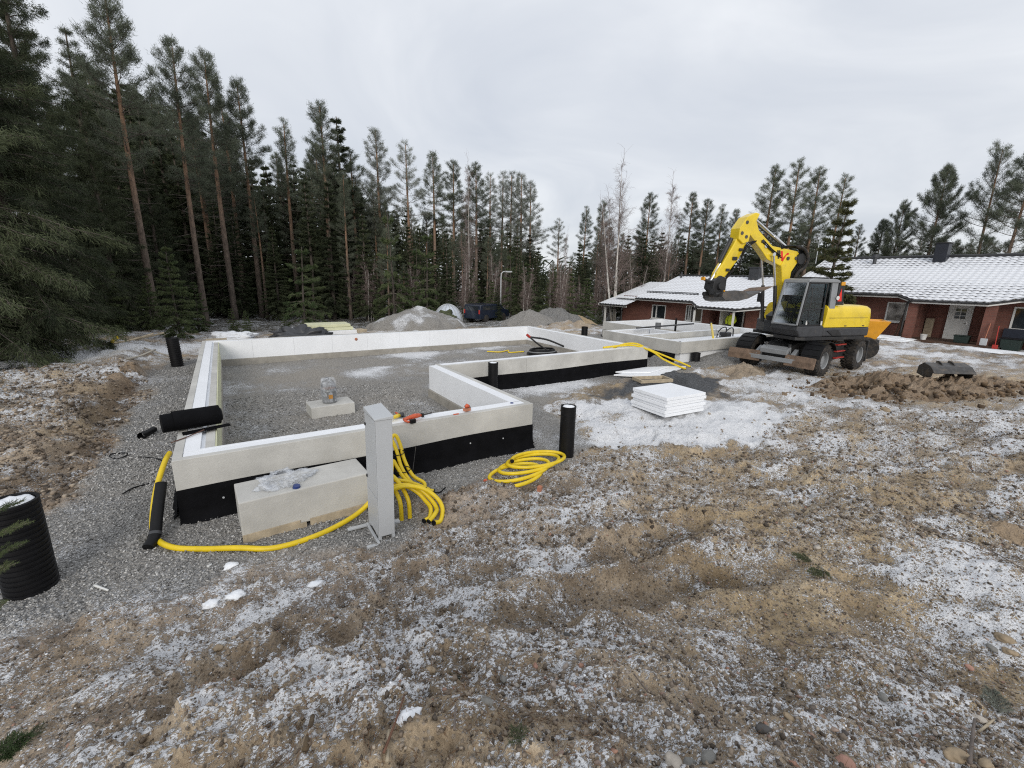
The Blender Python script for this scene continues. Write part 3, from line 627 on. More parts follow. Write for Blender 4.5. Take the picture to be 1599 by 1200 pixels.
# pipes standing in the ground
def pipe(name, label, x, y, h, r, ribs=0, lean=(0, 0), snow=True, mat=blackpl, z=None, cat='pipe', sunk=.25):
    z = tz(x, y) if z is None else z; root = thing(name, label, cat, (x, y, z))
    M = Matrix.Translation((x, y, z)) @ Matrix.Rotation(lean[0], 4, 'X') @ Matrix.Rotation(lean[1], 4, 'Y')
    if ribs:
        prof = []; k = int(h/ribs)
        for i in range(k):
            a = -sunk+(h+sunk)*i/k; b = -sunk+(h+sunk)*(i+1)/k; d = b-a
            prof += [(r*.935, a), (r*.935, a+d*.3), (r, a+d*.42), (r, a+d*.88), (r*.935, b)]
    else: prof = [(r, -sunk), (r, h-.03), (r*1.02, h-.028), (r*1.02, h)]
    prof += [(r*.90, h), (r*.88, h-.02), (r*.86, -sunk)]
    mb = MB(); mb.lathe([(a, b) for a, b in prof], (0, 0, 0), (0, 0, 1), 36).xf(M); mb.build('tube_wall', mat, root, smooth=True, auto=50)
    mb = MB(); mb.lathe([(0, h-.035), (r*.865, h-.035), (r*.865, h-.06)], (0, 0, 0), (0, 0, 1), 24).xf(M); mb.build('end_cap', blackpl, root)
    if snow:
        mb = MB(); q = [(0, h+.002), (r*.45, h-.001), (r*.72, h-.008), (r*.84, h-.03)]
        mb.lathe(q, (0, 0, 0), (0, 0, 1), 24).xf(M)
        mb.v = [(a+.0, b, c+.008*math.sin(a*57+b*43)) for a, b, c in mb.v]; mb.build('snow_cap', snowm, root, smooth=True)
    return root
pipe('ribbed_pipe', 'thick black ribbed drainage pipe with snow on top at the left edge of the photo', -1.72, 5.17, .86, .178, ribs=.036, lean=(0, -.0))
pipe('standing_pipe', 'smooth black pipe with snowy top standing outside the front corner of the court', 4.45, 5.18, .84, .122)
pipe('standing_pipe', 'black pipe standing inside the court behind the short foam faced wall', 5.30, 9.02, .80, .12)
pipe('ribbed_pipe', 'black ribbed pipe outside the far left corner of the large foundation', -1.38, 16.4, .85, .16, ribs=.05, lean=(0, -.04), snow=False)
pipe('standing_pipe', 'short black pipe under the near corner of the garage foundation', 13.95, 9.5, .36, .15, snow=False)
pipe('standing_pipe', 'short black pipe stub beyond the right wall of the large foundation', 15.3, 16.9, .5, .16, snow=False)
pipe('standing_pipe', 'dark grey pipe stub on the foam floor of the garage foundation', 17.2, 13.9, .62, .13, mat=plast, z=.28, snow=False)
pipe('standing_pipe', 'thin black riser beside the far wall inside the garage foundation', 18.9, 14.2, .75, .05, z=.28, snow=False)
pipe('standing_pipe', 'squat black pipe stub left of the garage foundation', 13.9, 14.4, .28, .11, snow=False)
# tipped pipe end on the left gravel strip
r0 = thing('pipe_elbow', 'small black pipe elbow lying on the gravel left of the membrane roll', 'pipe', tuple(GT(228, 684)))
a0 = GT(221, 686)+Vector((0, 0, .05)); b0 = GT(240, 677)+Vector((0, 0, .055))
mb = MB(); mb.tube([a0, a0.lerp(b0, .4)], [.06, .055], 16, cap=False); mb.build('socket', blackpl, r0, smooth=True)
mb = MB(); mb.tube([a0.lerp(b0, .42), b0+Vector((.02, .02, .01))], .052, 16); mb.build('elbow', blackpl, r0, smooth=True, auto=40)
# concrete pad with the pipe in film inside the foundation
pd = thing('concrete_pad', 'low concrete pad on the gravel floor under the film wrapped pipe', 'concrete block', (1.6, 9.4, 0))
mb = MB(); mb.prism([(0, -.05), (.84, -.05), (.84, .22), (0, .22)], 0, .55).xf(R2((1.22, 9.12, 0), math.radians(2))); mb.build('pad_body', concrete, pd, bev=.01)
pc = Vector((1.62, 9.40, .222)); ps = thing('pipe_stub', 'grey pipe stub wrapped in clear film standing on the low concrete pad', 'pipe', tuple(pc))
mb = MB(); mb.lathe([(.135, 0), (.14, .02), (.14, .22), (.146, .23), (.146, .26), (.14, .27), (.14, .30)], pc, (0, 0, 1), 28)
n0 = 28; vs = []; hs = lambda a: .30+.20*max(0, math.sin(a))
for k in range(n0):
    a = 2*math.pi*k/n0; vs += [pc+Vector((.14*math.cos(a), .14*math.sin(a), .30)), pc+Vector((.14*math.cos(a), .14*math.sin(a), hs(a)))]
mb.add(vs, [(2*k, 2*((k+1) % n0), 2*((k+1) % n0)+1, 2*k+1) for k in range(n0)]); mb.build('pipe_wall', plast, ps, smooth=True, auto=50)
mb = MB(); mb.lathe([(.0, .30), (.13, .30)], pc, (0, 0, 1), 20); mb.build('pipe_inside', pm('brown_lining', (.16, .09, .06), .8), ps)
mb = MB(); prof = [(.146, .03), (.150, .16), (.152, .30), (.150, .44), (.135, .50), (.09, .53)]
mb.lathe(prof, pc, (0, .04, 1), 48); mb.v = [(a+.007*math.sin(c*60+b*30), b+.007*math.sin(c*45+a*50), c) for a, b, c in mb.v]; mb.build('film_wrap', film, ps, smooth=True)
mb = MB(); mb.box((1.58, 9.245, .33), (1.66, 9.252, .41)); mb.build('orange_sticker', pm('orange_print', (.42, .2, .04), .6), ps)

# membrane roll on the corner
ra = Vector((-.84, 6.90, .89)); rb = Vector((-.24, 7.03, .89)); rx = (rb-ra).normalized()
rl = thing('membrane_roll', 'black roll of dimpled membrane lying across the left foundation wall', 'roll', (-.5, 6.9, .76))
mb = MB(); mb.tube([ra, rb], .118, 40); mb.build('outer_wrap', memb, rl, smooth=True, auto=40)
mb = MB(); mb.tube([ra+rx*.12+Vector((0, 0, .008)), rb+rx*.02], .130, 40); mb.build('loose_wrap', memb, rl, smooth=True, auto=40)
mb = MB(); mb.tube([rb+rx*.02, rb+rx*.045], .085, 24); mb.build('core', blackpl, rl, smooth=True, auto=40)
mb = MB(); fl = [(-.62, 6.70), (-.10, 6.86), (-.12, 6.96), (-.64, 6.82)]
mb.prism(fl, .757, .768, 'z'); tag(mb.build('membrane_offcut', memb, None), 'flat strip of membrane under the black roll on the foundation wall', 'membrane')
mb = MB(); mb.tube([(-.72, 6.45, .766), (-.58, 6.58, .766), (-.40, 6.77, .775)], .008, 6)
tag(mb.build('cut_rod', pm('rusty_rod', (.10, .05, .035), .8), None), 'thin rusty rod on the wall top below the black roll', 'rod')
# black leaning tube at the corner
root = thing('bent_tube', 'flat black tube leaning on the front left corner beside the yellow hose', 'tube', (-.85, 5.5, 0))
pth = catmull([(-.92, 5.33, .04), (-.87, 5.45, .10), (-.845, 5.62, .26), (-.80, 5.86, .50)], 6)
mb = MB(); mb.tube(pth, [.055]*len(pth), 14); mb.build('tube_wall', blackpl, root, smooth=True, auto=50)
mb = MB(); mb.tube([pth[6], pth[7]], .058, 14, cap=False); mb.build('tape_band', darkpaint, root, smooth=True)
for pts, lab in (([(165, 712), (180, 718), (196, 714), (198, 709), (176, 710), (172, 713)], 'curled black cable offcut on the gravel left of the foundation'),
                 ([(217, 715), (235, 716), (250, 719), (258, 724)], 'short black cable end near the front left corner'),
                 ([(192, 773), (210, 763), (232, 757), (250, 750)], 'thin black cable reaching from the gravel to the wall corner'),
                 ([(640, 765), (665, 766), (685, 771), (696, 763)], 'thin dark wire on the mud right of the hose bundle')):
    P = catmull([GT(a, b)+Vector((0, 0, .012)) for a, b in pts], 6)
    mb = MB(); mb.tube(P, .009, 6); tag(mb.build('cable', blackpl, None, smooth=True), lab, 'cable')

# yellow hoses
def hose(label, pts, r=.026, n=9, group=None, end=True, name='yellow_hose'):
    root = thing(name, label, 'hose', tuple(pts[0]), group)
    P = catmull(pts, n); mb = MB(); mb.tube(P, r, 12); mb.build('tube_wall', yhose, root, smooth=True, auto=60)
    if end:
        d = (P[-1]-P[-2]).normalized(); mb = MB(); mb.tube([P[-1]-d*.0, P[-1]+d*.015], r*1.12, 12); mb.build('end_plug', blackpl, root, smooth=True, auto=40)
    return root
def gz_(x, y, dz): return Vector((x, y, tz(x, y)+dz))
hose('thick yellow hose looping round the front left corner of the foundation', [Vector((-.76, 6.5, .62)), Vector((-.79, 6.25, .60)), Vector((-.86, 5.95, .42)), Vector((-.90, 5.72, .20)), gz_(-.88, 5.50, .05), gz_(-.72, 5.22, .03), gz_(-.46, 5.06, .03), gz_(-.15, 4.86, .028),
     gz_(.15, 4.72, .028), gz_(.5, 4.72, .03), gz_(.85, 4.82, .045), gz_(1.12, 4.92, .10), Vector((1.35, 4.95, .28))], .029)
G0 = 'yellow hoses in the bundle behind the grey cabinet'
import itertools
bl = ['yellow hose rising highest in the bundle behind the grey cabinet', 'yellow hose arching out of the bundle and curling down to the mud', 'yellow hose next inside the outermost curl of the bundle',
      'yellow hose ending nearest the cabinet in the curl of three ends', 'yellow hose dropping straight into the ground beside the cabinet', 'yellow hose dropping into the ground, right one of the pair']
V3 = Vector
hose(bl[0], [V3((1.62, 5.40, .1)), V3((1.66, 5.50, .45)), V3((1.70, 5.56, .66)), V3((1.755, 5.56, .70)), V3((1.80, 5.52, .58)), V3((1.82, 5.42, .38)), V3((1.88, 5.28, .20)), V3((2.0, 5.2, .10)), V3((1.98, 5.12, .06))], .024, group=G0)
hose('second tall yellow hose of the bundle, standing nearest the cabinet', [V3((1.56, 5.34, .1)), V3((1.60, 5.46, .45)), V3((1.64, 5.52, .62)), V3((1.695, 5.52, .64)), V3((1.735, 5.46, .50)), V3((1.75, 5.34, .32)), V3((1.82, 5.18, .16)), V3((1.94, 5.08, .08))], .024, group=G0)
hose('third tall yellow hose of the bundle, bending away to the right at its foot', [V3((1.60, 5.30, .3)), V3((1.65, 5.38, .42)), V3((1.69, 5.34, .34)), V3((1.74, 5.22, .22)), V3((1.84, 5.10, .13)), V3((1.95, 5.02, .10))], .024, group=G0)
hose(bl[1], [V3((1.30, 4.98, .10)), V3((1.42, 4.86, .26)), V3((1.60, 4.78, .33)), V3((1.80, 4.70, .28)), V3((1.93, 4.60, .17)), V3((1.95, 4.48, .08)), gz_(1.87, 4.36, .05), gz_(1.77, 4.31, .035)], .026, group=G0)
hose(bl[2], [V3((1.34, 5.05, .12)), V3((1.46, 4.94, .26)), V3((1.63, 4.85, .31)), V3((1.78, 4.76, .25)), V3((1.87, 4.65, .15)), V3((1.89, 4.52, .08)), gz_(1.81, 4.39, .06), gz_(1.72, 4.34, .05)], .026, group=G0)
hose(bl[3], [V3((1.38, 5.1, .14)), V3((1.50, 4.98, .25)), V3((1.64, 4.90, .27)), V3((1.76, 4.80, .20)), V3((1.82, 4.69, .12)), V3((1.83, 4.56, .08)), gz_(1.76, 4.42, .06), gz_(1.68, 4.38, .06)], .026, group=G0)
hose(bl[4], [V3((1.40, 5.25, .30)), V3((1.46, 5.10, .32)), V3((1.50, 4.92, .27)), V3((1.53, 4.78, .14)), V3((1.53, 4.74, -.10))], .026, group=G0, end=False)
hose(bl[5], [V3((1.48, 5.28, .34)), V3((1.55, 5.12, .34)), V3((1.60, 4.95, .27)), V3((1.64, 4.80, .12)), V3((1.64, 4.76, -.10))], .026, group=G0, end=False)
hose('yellow hose lying low across the foot of the bundle', [V3((1.30, 5.1, .18)), V3((1.48, 5.06, .24)), V3((1.66, 5.02, .22)), V3((1.86, 5.0, .14)), gz_(2.02, 4.92, .07)], .024, group=G0)
hose('yellow hose lying behind the low one in the bundle', [V3((1.34, 5.2, .2)), V3((1.52, 5.16, .26)), V3((1.70, 5.1, .24)), V3((1.88, 5.06, .15)), gz_(2.0, 5.02, .08)], .024, group=G0)
for k, (c, rr) in enumerate((((1.74, 5.46, .50), .085), ((1.76, 5.33, .30), .10))):
    c = Vector(c); mb = MB(); mb.tube([c+Vector((math.cos(t)*rr, -.02+math.sin(t)*.05, .02*math.sin(t))) for t in np.linspace(0, 2*math.pi, 20)], .006, 6, cap=False)
    tag(mb.build('cable_tie', blackpl, None), ['upper', 'lower'][k]+' black tie round the tall yellow hoses', 'cable tie')
# the coil on the ground
def coil(label, cs, r=.027):
    n = len(cs)-1; pts = []; base = max(tz(c[0], c[1]) for c in cs)+.012
    for t in np.linspace(0, n, n*18+1):
        i = min(n-1, int(t)); u = t-i; c = [cs[i][k]*(1-u)+cs[i+1][k]*u for k in range(4)]; a = 2*math.pi*t+2.9
        pts.append(V3((c[0]+c[2]*math.cos(a), c[1]+c[3]*math.sin(a), base+r+.022*t+.022*math.sin(a+.6+t))))
    root = hose(label, pts, r, 2, name='hose_coil', end=True); root['category'] = 'hose coil'
    mb = MB(); d = (pts[0]-pts[1]).normalized(); mb.tube([pts[0], pts[0]+d*.05], r*1.15, 12); mb.build('red_plug', tool_r, root, smooth=True, auto=40)
    return root
coil('coil of thick yellow hose lying on the mud near the standing black pipe',
     [(3.22, 4.86, .42, .25), (3.34, 4.94, .45, .26), (3.56, 5.02, .46, .27), (3.78, 5.08, .50, .28), (3.82, 5.08, .46, .27)])
p = GT(843, 767)
bx_ = MB(); bx_.box((-.035, -.03, 0), (.035, .03, .075)).xf(R2(p, .5)); tag(bx_.build('terracotta_box', clay, None, bev=.008), 'small pinkish orange block on the mud below the hose coil', 'block')
# hoses over the court end
hose('yellow hose hanging over the wall corner down to the gravel heap, nearer one', [Vector((9.6, 9.72, .80)), Vector((10.3, 9.66, .82)), Vector((10.85, 9.55, .80)), Vector((11.35, 9.3, .62)), Vector((11.75, 9.15, .36)), Vector((12.2, 8.95, .15)), gz_(12.45, 8.8, .04)], .030)
hose('yellow hose hanging over the wall corner down to the gravel heap, further one', [Vector((9.9, 10.0, .5)), Vector((10.4, 9.82, .80)), Vector((11.0, 9.72, .84)), Vector((11.45, 9.55, .66)), Vector((11.95, 9.4, .46)), Vector((12.6, 9.15, .2)), gz_(12.9, 8.95, .05)], .030)
hose('thin yellow hose on the gravel floor in the far corner of the foundation', [gz_(8.3, 14.6, .03), gz_(8.7, 14.3, .03), gz_(9.2, 14.5, .03), gz_(9.0, 14.1, .03), gz_(9.6, 14.0, .03)], .022)

# black cable coil and bars in the far corner
cc = thing('cable_coil', 'coil of black corrugated conduit on the gravel in the far corner', 'cable coil', (10.1, 13.4, 0))
for k in range(5):
    mb = MB(); mb.tube([(10.0+(.62-.03*k)*math.cos(t), 13.35+(.42-.02*k)*math.sin(t), .05+.035*k) for t in np.linspace(0, 2*math.pi, 36)], .028, 8, cap=False); mb.build('coil_turn', blackpl if k != 2 else plast, cc, smooth=True)
root = thing('digging_tool', 'black folded tool with red grip leaning over the conduit coil', 'tool', (9.9, 13.4, .1))
mb = MB(); mb.tube(catmull([(9.35, 13.35, .72), (9.75, 13.3, .42), (10.2, 13.2, .12)], 5), .03, 8); mb.build('shaft', blackmet, root, smooth=True)
mb = MB(); mb.tube(catmull([(9.45, 13.4, .68), (10.2, 13.35, .55), (11.0, 13.3, .25), (11.3, 13.25, .12)], 5), .035, 8); mb.build('arm', blackmet, root, smooth=True)
mb = MB(); mb.tube([(9.28, 13.36, .78), (9.40, 13.35, .69)], .05, 10); mb.build('grip', redp, root, smooth=True, auto=40)
mb = MB(); mb.tube(catmull([(9.75, 13.3, .42), (10.0, 13.5, .30), (10.2, 13.2, .12)], 5), .02, 8); mb.build('brace', blackmet, root, smooth=True)

# power tools on the front wall
def TOOLM(px, py, z, a): return Matrix.Translation(G(px, py, z)) @ Matrix.Rotation(a, 4, 'Z')
sw = thing('reciprocating_saw', 'red and black cordless saw lying on top of the front wall', 'saw', tuple(G(652, 656, .76)))
M = Matrix.Translation((2.13, 5.90, .80)) @ Matrix.Rotation(.25, 4, 'Z')
mb = MB(); mb.tube([(-.16, 0, .0), (-.06, 0, .012), (.02, 0, .015), (.10, 0, .01), (.15, 0, .0)], [.022, .030, .038, .032, .016], 12).xf(M); mb.build('motor_body', tool_r, sw, smooth=True)
mb = MB(); mb.tube([(-.13, .0, .0), (-.155, -.03, -.01), (-.13, -.075, -.02), (-.06, -.08, -.02), (-.02, -.03, 0)], .017, 8).xf(M); mb.build('handle', tool_r, sw, smooth=True)
mb = MB(); mb.cbox((-.075, -.10, -.015), (.085, .05, .06)).xf(M); mb.build('battery', blackpl, sw, bev=.008)
mb = MB(); mb.cbox((.24, 0, 0), (.20, .006, .022)).xf(M); mb.build('blade', steel, sw)
mb = MB(); mb.cbox((.165, 0, 0), (.03, .05, .06)).xf(M); mb.build('shoe', blackmet, sw, bev=.004)
gn = thing('angle_grinder', 'yellow and dark grey power tool lying just behind the red saw', 'grinder', tuple(G(632, 652, .76)))
M = Matrix.Translation((1.93, 6.06, .80)) @ Matrix.Rotation(.5, 4, 'Z')
mb = MB(); mb.tube([(-.15, 0, 0), (-.08, 0, 0), (0, 0, 0), (.07, 0, 0)], [.026, .022, .03, .03], 12).xf(M); mb.build('grip_body', ypaint, gn, smooth=True)
mb = MB(); mb.tube([(.07, 0, 0), (.12, 0, .0), (.15, 0, 0)], [.034, .036, .025], 12).xf(M); mb.build('gear_head', darkpaint, gn, smooth=True)
mb = MB(); mb.cyl((.12, 0, -.032), (.12, 0, -.028), .055, n=20).xf(M); mb.build('disc', steel, gn)
mb = MB(); mb.tube([(.10, .03, 0), (.12, .12, .01)], .014, 8).xf(M); mb.build('side_handle', tool_r, gn, smooth=True)
tp = thing('laser_level', 'small orange tool with clear base standing on the front wall near its right end', 'tool', tuple(G(745, 634, .76)))
M = Matrix.Translation((3.02, 5.93, .757)) @ Matrix.Rotation(.2, 4, 'Z')
mb = MB(); mb.cbox((0, 0, .028), (.11, .07, .045)).xf(M); mb.build('base', clay, tp, bev=.008)
mb = MB(); mb.tube([(-.035, 0, .075), (.0, 0, .09), (.04, 0, .072)], [.02, .034, .022], 12).xf(M); mb.build('housing', tool_r, tp, smooth=True)
mb = MB(); mb.tube([(.05, 0, .01), (.065, 0, .05), (.04, 0, .08)], .010, 8).xf(M); mb.build('bracket', steel, tp, smooth=True)
mb = MB(); mb.cbox((2.80, 5.86, .762), (.09, .03, .012)); tag(mb.build('marker_pen', tool_r, None, bev=.004), 'tiny red marker lying left of the orange tool on the wall top', 'marker')
# thin rod leaning on the membrane
mb = MB(); mb.tube([(1.98, 5.60, .02), (2.12, 5.78, .42)], .004, 5); tag(mb.build('thin_rod', steel, None), 'thin steel rod leaning against the black membrane', 'rod')

# stack of foam boards
ang = math.radians(-4); sc0 = Vector((8.02, 6.02, 0)); gz0 = tz(8.0, 6.0)
names = ['bottom', 'second from the bottom', 'third from the bottom', 'third from the top', 'second from the top', 'topmost']
off = [(0, 0, 0), (-.02, .012, .006), (.022, -.01, -.008), (-.012, .016, .008), (.02, -.012, -.005), (.0, .0, .0)]
for k in range(6):
    mb = MB(); mb.cbox((0, 0, 0), (1.18, .98, .066)); mb.xf(Matrix.Translation((sc0.x+off[k][0], sc0.y+off[k][1], gz0+.045+.070*k)) @ Matrix.Rotation(ang+off[k][2], 4, 'Z'))
    o = mb.build('foam_board', foam, None, bev=.004)
    tag(o, f'{names[k]} white foam board of the stack on the snowy ground' if k not in (0, 5) else f'{names[k]} board of the white foam stack on the snowy ground', 'foam board', 'stacked white foam boards')
# boards flat on the gravel and the small frame
mb = MB(); mb.prism([(9.55, 9.15), (10.5, 8.35), (12.75, 9.0), (12.0, 9.35)], .03, .075, 'z'); mb.xf(Matrix.Identity(4)); o = mb.build('foam_board', foam, None, bev=.004); tag(o, 'long white foam board lying on the gravel under the yellow hoses', 'foam board')
mb = MB(); mb.prism([(9.75, 9.28), (10.7, 8.75), (12.0, 9.1), (11.2, 9.36)], .080, .12, 'z'); o = mb.build('foam_board', foam, None, bev=.004); tag(o, 'second white board lying on top of the long foam board by the gravel heap', 'foam board')
fr = thing('wooden_frame', 'small pale open frame lying just behind the stack of foam boards', 'frame', (10.0, 8.1, 0))
M = R2((9.95, 8.05, tz(10, 8)+.03), math.radians(-18))
for lo, hi in (((-.5, -.25, 0), (.5, -.2, .09)), ((-.5, .2, 0), (.5, .25, .09)), ((-.5, -.198, 0), (-.45, .198, .09)), ((.45, -.198, 0), (.5, .198, .09))):
    mb = MB(); mb.box(lo, hi).xf(M); mb.build('side', woodl, fr, bev=.004)
# left overs in the garage foundation
lv = thing('spirit_level', 'long yellow spirit level leaning on the front wall of the garage foundation', 'level', (16.2, 10.1, .7))
M = Matrix.Translation((15.6, 10.0, .80)) @ Matrix.Rotation(math.radians(38), 4, 'Z') @ Matrix.Rotation(math.radians(-14), 4, 'Y')
mb = MB(); mb.cbox((.6, 0, 0.02), (1.55, .06, .12)).xf(M); mb.build('rail', ypaint, lv, bev=.006)
mb = MB(); mb.cbox((1.42, 0, 0.02), (.12, .075, .135)).xf(M); mb.build('end_cap', blackpl, lv, bev=.006)
pc_ = thing('plate_compactor', 'dark plate compactor standing inside the garage foundation near its front wall', 'compactor', (16.9, 10.4, .55))
mb = MB(); mb.cbox((16.95, 10.35, .60), (.6, .45, .08)); mb.build('plate', steel, pc_, bev=.02)
mb = MB(); mb.cbox((16.98, 10.35, .76), (.36, .34, .22)); mb.build('engine', darkpaint, pc_, bev=.04)
mb = MB(); mb.tube(catmull([(16.65, 10.2, .66), (16.72, 10.2, .88), (16.95, 10.2, 1.02), (17.22, 10.2, 1.02), (17.28, 10.2, .70)], 5), .022, 8); mb.build('guard_frame', blackmet, pc_, smooth=True)
mb = MB(); mb.tube(catmull([(16.65, 10.5, .66), (16.72, 10.5, .88), (16.95, 10.5, 1.02), (17.22, 10.5, 1.02), (17.28, 10.5, .70)], 5), .022, 8); mb.build('guard_frame', blackmet, pc_, smooth=True)
mb = MB(); mb.tube(catmull([(16.7, 10.35, .7), (16.45, 10.35, .85), (16.3, 10.35, 1.0)], 5), .02, 8); mb.build('handle', galv, pc_, smooth=True)
mb = MB(); mb.tube([(14.6, 12.9, .86), (18.9, 13.2, .86)], .035, 8); tag(mb.build('round_bar', darkpaint, None, smooth=True), 'long dark bar lying across the garage foundation', 'bar')

# boards and tarpaulins behind the far wall
def slab(label, px0, px1, y, z0, z1, depth, mat, name='insulation_board', cat='foam board', rot=0):
    a = G(px0, 510, 0); ra_ = ray(px0, 510); rb_ = ray(px1, 510)
    xa = ra_[0]/ra_[1]*y; xb = rb_[0]/rb_[1]*y
    mb = MB(); mb.cbox((0, 0, 0), (xb-xa, depth, z1-z0)); mb.xf(Matrix.Translation(((xa+xb)/2, y+depth/2, (z0+z1)/2)) @ Matrix.Rotation(rot, 4, 'Z'))
    return tag(mb.build(name, mat, None, bev=.01), label, cat)
slab('pale yellow foam board on the pile behind the far wall, left of the gravel heap', 482, 548, 21.0, .48, .60, 1.1, insul)
slab('second pale yellow board directly under the topmost one behind the far wall', 478, 552, 20.95, .34, .47, 1.2, insul)
slab('white foam board lying lowest in the pile behind the far wall', 486, 560, 20.85, .16, .33, 1.2, foam)
slab('white foam board leaning low at the left end of the pile behind the far wall', 447, 478, 20.6, .2, .5, .8, foam, rot=.2)
o = crumple('dark_tarpaulin', darkpaint, (2.6, 20.3, .05), (1.1, .5, .34), 7, sub=4, amp=.5); tag(o, 'crumpled dark grey tarpaulin around the foot of the young pine behind the far wall', 'tarpaulin')
o = crumple('snowy_sack', snowm, (.2, 22.0, tz(.2, 22)), (.7, .4, .22), 9, sub=4, amp=.4); tag(o, 'snow covered sack lying among the saplings left of the foam pile', 'sack')
slab('thin pale board on the ground beyond the far left wall corner', 318, 352, 19.2, .30, .36, .6, woodl, 'timber_board', 'board')
slab('short pale plank beside the foot of the gravel heap', 556, 572, 20.8, .2, .34, .5, woodl, 'timber_board', 'board', .3)
mb = MB(); a = G(172, 537, .3); b2 = G(183, 527, .8); mb.tube([a, b2], .06, 8); tag(mb.build('yellow_stake', ypaint, None, smooth=True, auto=40), 'short yellow stake in the snow at the forest edge on the left', 'stake')
for i, (px_, py_, L, a, lab) in enumerate(((196, 538, 1.6, .3, 'pale cut branch on the snow right of the yellow stake'), (225, 532, 1.4, -.4, 'pale cut branch nearest the reddish pine trunk'), (150, 545, 1.2, .9, 'bare grey branch on the snow left of the stake'), (262, 560, 1.6, 2.4, 'grey root sticking out of the torn bank beside the ribbed pipe'), (215, 563, 1.0, .5, 'dark root across the torn earth bank'))):
    c = GT(px_, py_); mb = MB(); d = Vector((math.cos(a), math.sin(a), .12)); mb.tube(catmull([c-d*L/2+Vector((0, 0, .12)), c+Vector((0, 0, .1)), c+d*L/2+Vector((0, 0, .2))], 5), [.04]*5+[.03]*6, 6)
    tag(mb.build('cut_branch', woodl if i < 2 else concrete_d, None, smooth=True), lab, 'branch')

# white dome of film behind the gravel heap, post and dark van
ct = thing('covered_heap', 'white film covered dome standing behind the large gravel heap', 'cover', (10.6, 27, 0))
cx0 = ray(700, 490); q = 27.0/ (ROT[1] @ np.array([-100, 110, -FPX])); cpt = np.array([0, 0, 0])+cx0*q
mb = MB(); prof = [(.95*math.cos(t), 1.25*math.sin(t)) for t in np.linspace(0, math.pi/2, 12)]
mb.lathe(prof, (cpt[0], cpt[1], tz(cpt[0], cpt[1])-.1), (0, 0, 1), 28); mb.build('film_cover', pm('white_film', (.5, .54, .6), .35, .1, 6), ct, smooth=True)
for k in range(7):
    t0 = k*math.pi/7; mb = MB(); mb.tube([(cpt[0]+0.97*math.cos(t)*math.cos(t0), cpt[1]+0.97*math.cos(t)*math.sin(t0), tz(cpt[0], cpt[1])-.1+1.27*math.sin(t)) for t in np.linspace(0, math.pi, 20)], .02, 5); mb.build('hoop', galv, ct, smooth=True)
cv_ = crumple('brush_heap', pm('brush', (.06, .07, .035), .9, .4, 9, .5), (cpt[0]-.7, cpt[1]-1.2, tz(cpt[0], cpt[1])), (.7, .5, .5), 23, sub=4, amp=.5)
tag(cv_, 'mossy earth lump leaning on the white film covered dome', 'earth')
# ------------------------------------------------------------------ wheeled excavator (local frame: x forward, y left, z up)
EX = thing('wheeled_excavator', 'yellow and grey wheeled excavator with raised bent boom and empty bucket', 'excavator', (16.7, 7.4, 0.0)); EX.rotation_euler = (0, 0, math.pi)
UP = Matrix.Rotation(math.radians(-15), 4, 'Z')
def eb(mb, name, mat, parent=None, up=False, **k):
    if up: mb.xf(UP)
    return mb.build(name, mat, parent or EX, local=True, **k)
def wheel(cx, cy, s):
    mb = MB(); r = .5; prof = [(.27, -.20), (.40, -.215), (.47, -.19), (.495, -.12), (.50, 0), (.495, .12), (.47, .19), (.40, .215), (.27, .20)]
    mb.lathe(prof, (cx, cy, .5), (0, 1, 0), 40)
    for k in range(26):
        a = 2*math.pi*k/26
        for q, sh in ((-.1, 0), (.1, math.pi/26)):
            M = Matrix.Translation((cx, cy, .5)) @ Matrix.Rotation(a+sh, 4, 'Y') @ Matrix.Translation((0, q, .5)) @ Matrix.Rotation(.5 if q > 0 else -.5, 4, 'Z')
            mb.cbox((0, 0, 0), (.045, .20, .05), M)
    ty = eb(mb, 'wheel', rubber)
    mb = MB(); mb.lathe([(.275, .19), (.25, .17), (.245, .08), (.14, .05), (.13, .13), (.0, .135)] if s > 0 else [(.0, -.135), (.13, -.13), (.14, -.05), (.245, -.08), (.25, -.17), (.275, -.19)], (cx, cy, .5), (0, 1, 0), 28)
    eb(mb, 'rim', greypaint, ty, smooth=True, auto=35)
    mb = MB()
    for k in range(8):
        a = k*math.pi/4; mb.cyl((cx+.19*math.cos(a), cy+s*.06, .5+.19*math.sin(a)), (cx+.19*math.cos(a), cy+s*.085, .5+.19*math.sin(a)), .018, n=6)
    eb(mb, 'wheel_nut', steel, ty)
for cx in (1.05, -1.55):
    for s in (1, -1): wheel(cx, s*1.06, s)
    mb = MB(); mb.tube([(cx, -.85, .5), (cx, -.3, .5), (cx, 0, .5), (cx, .3, .5), (cx, .85, .5)], [.09, .1, .2, .1, .09], 12); eb(mb, 'axle', blackmet, smooth=True)
mb = MB(); mb.prism([(-1.9, .62), (-1.75, .95), (1.1, .95), (1.55, .8), (1.6, .5), (1.2, .45), (-1.8, .42)], -.42, .42); eb(mb, 'chassis', blackmet, bev=.02)
mb = MB(); mb.prism([(-.95, .38), (-.95, .95), (.35, .95), (.35, .6), (.1, .38)], .44, .98); eb(mb, 'step_box', blackmet, bev=.02)
mb = MB(); mb.prism([(-.95, .38), (-.95, .95), (.35, .95), (.35, .6), (.1, .38)], -.98, -.44); eb(mb, 'tool_box', blackmet, bev=.02)
for z in (.46, .68, .90):
    mb = MB(); mb.cbox((-.42, 1.06, z), (.62, .10, .035)); eb(mb, 'step', redp, bev=.008)
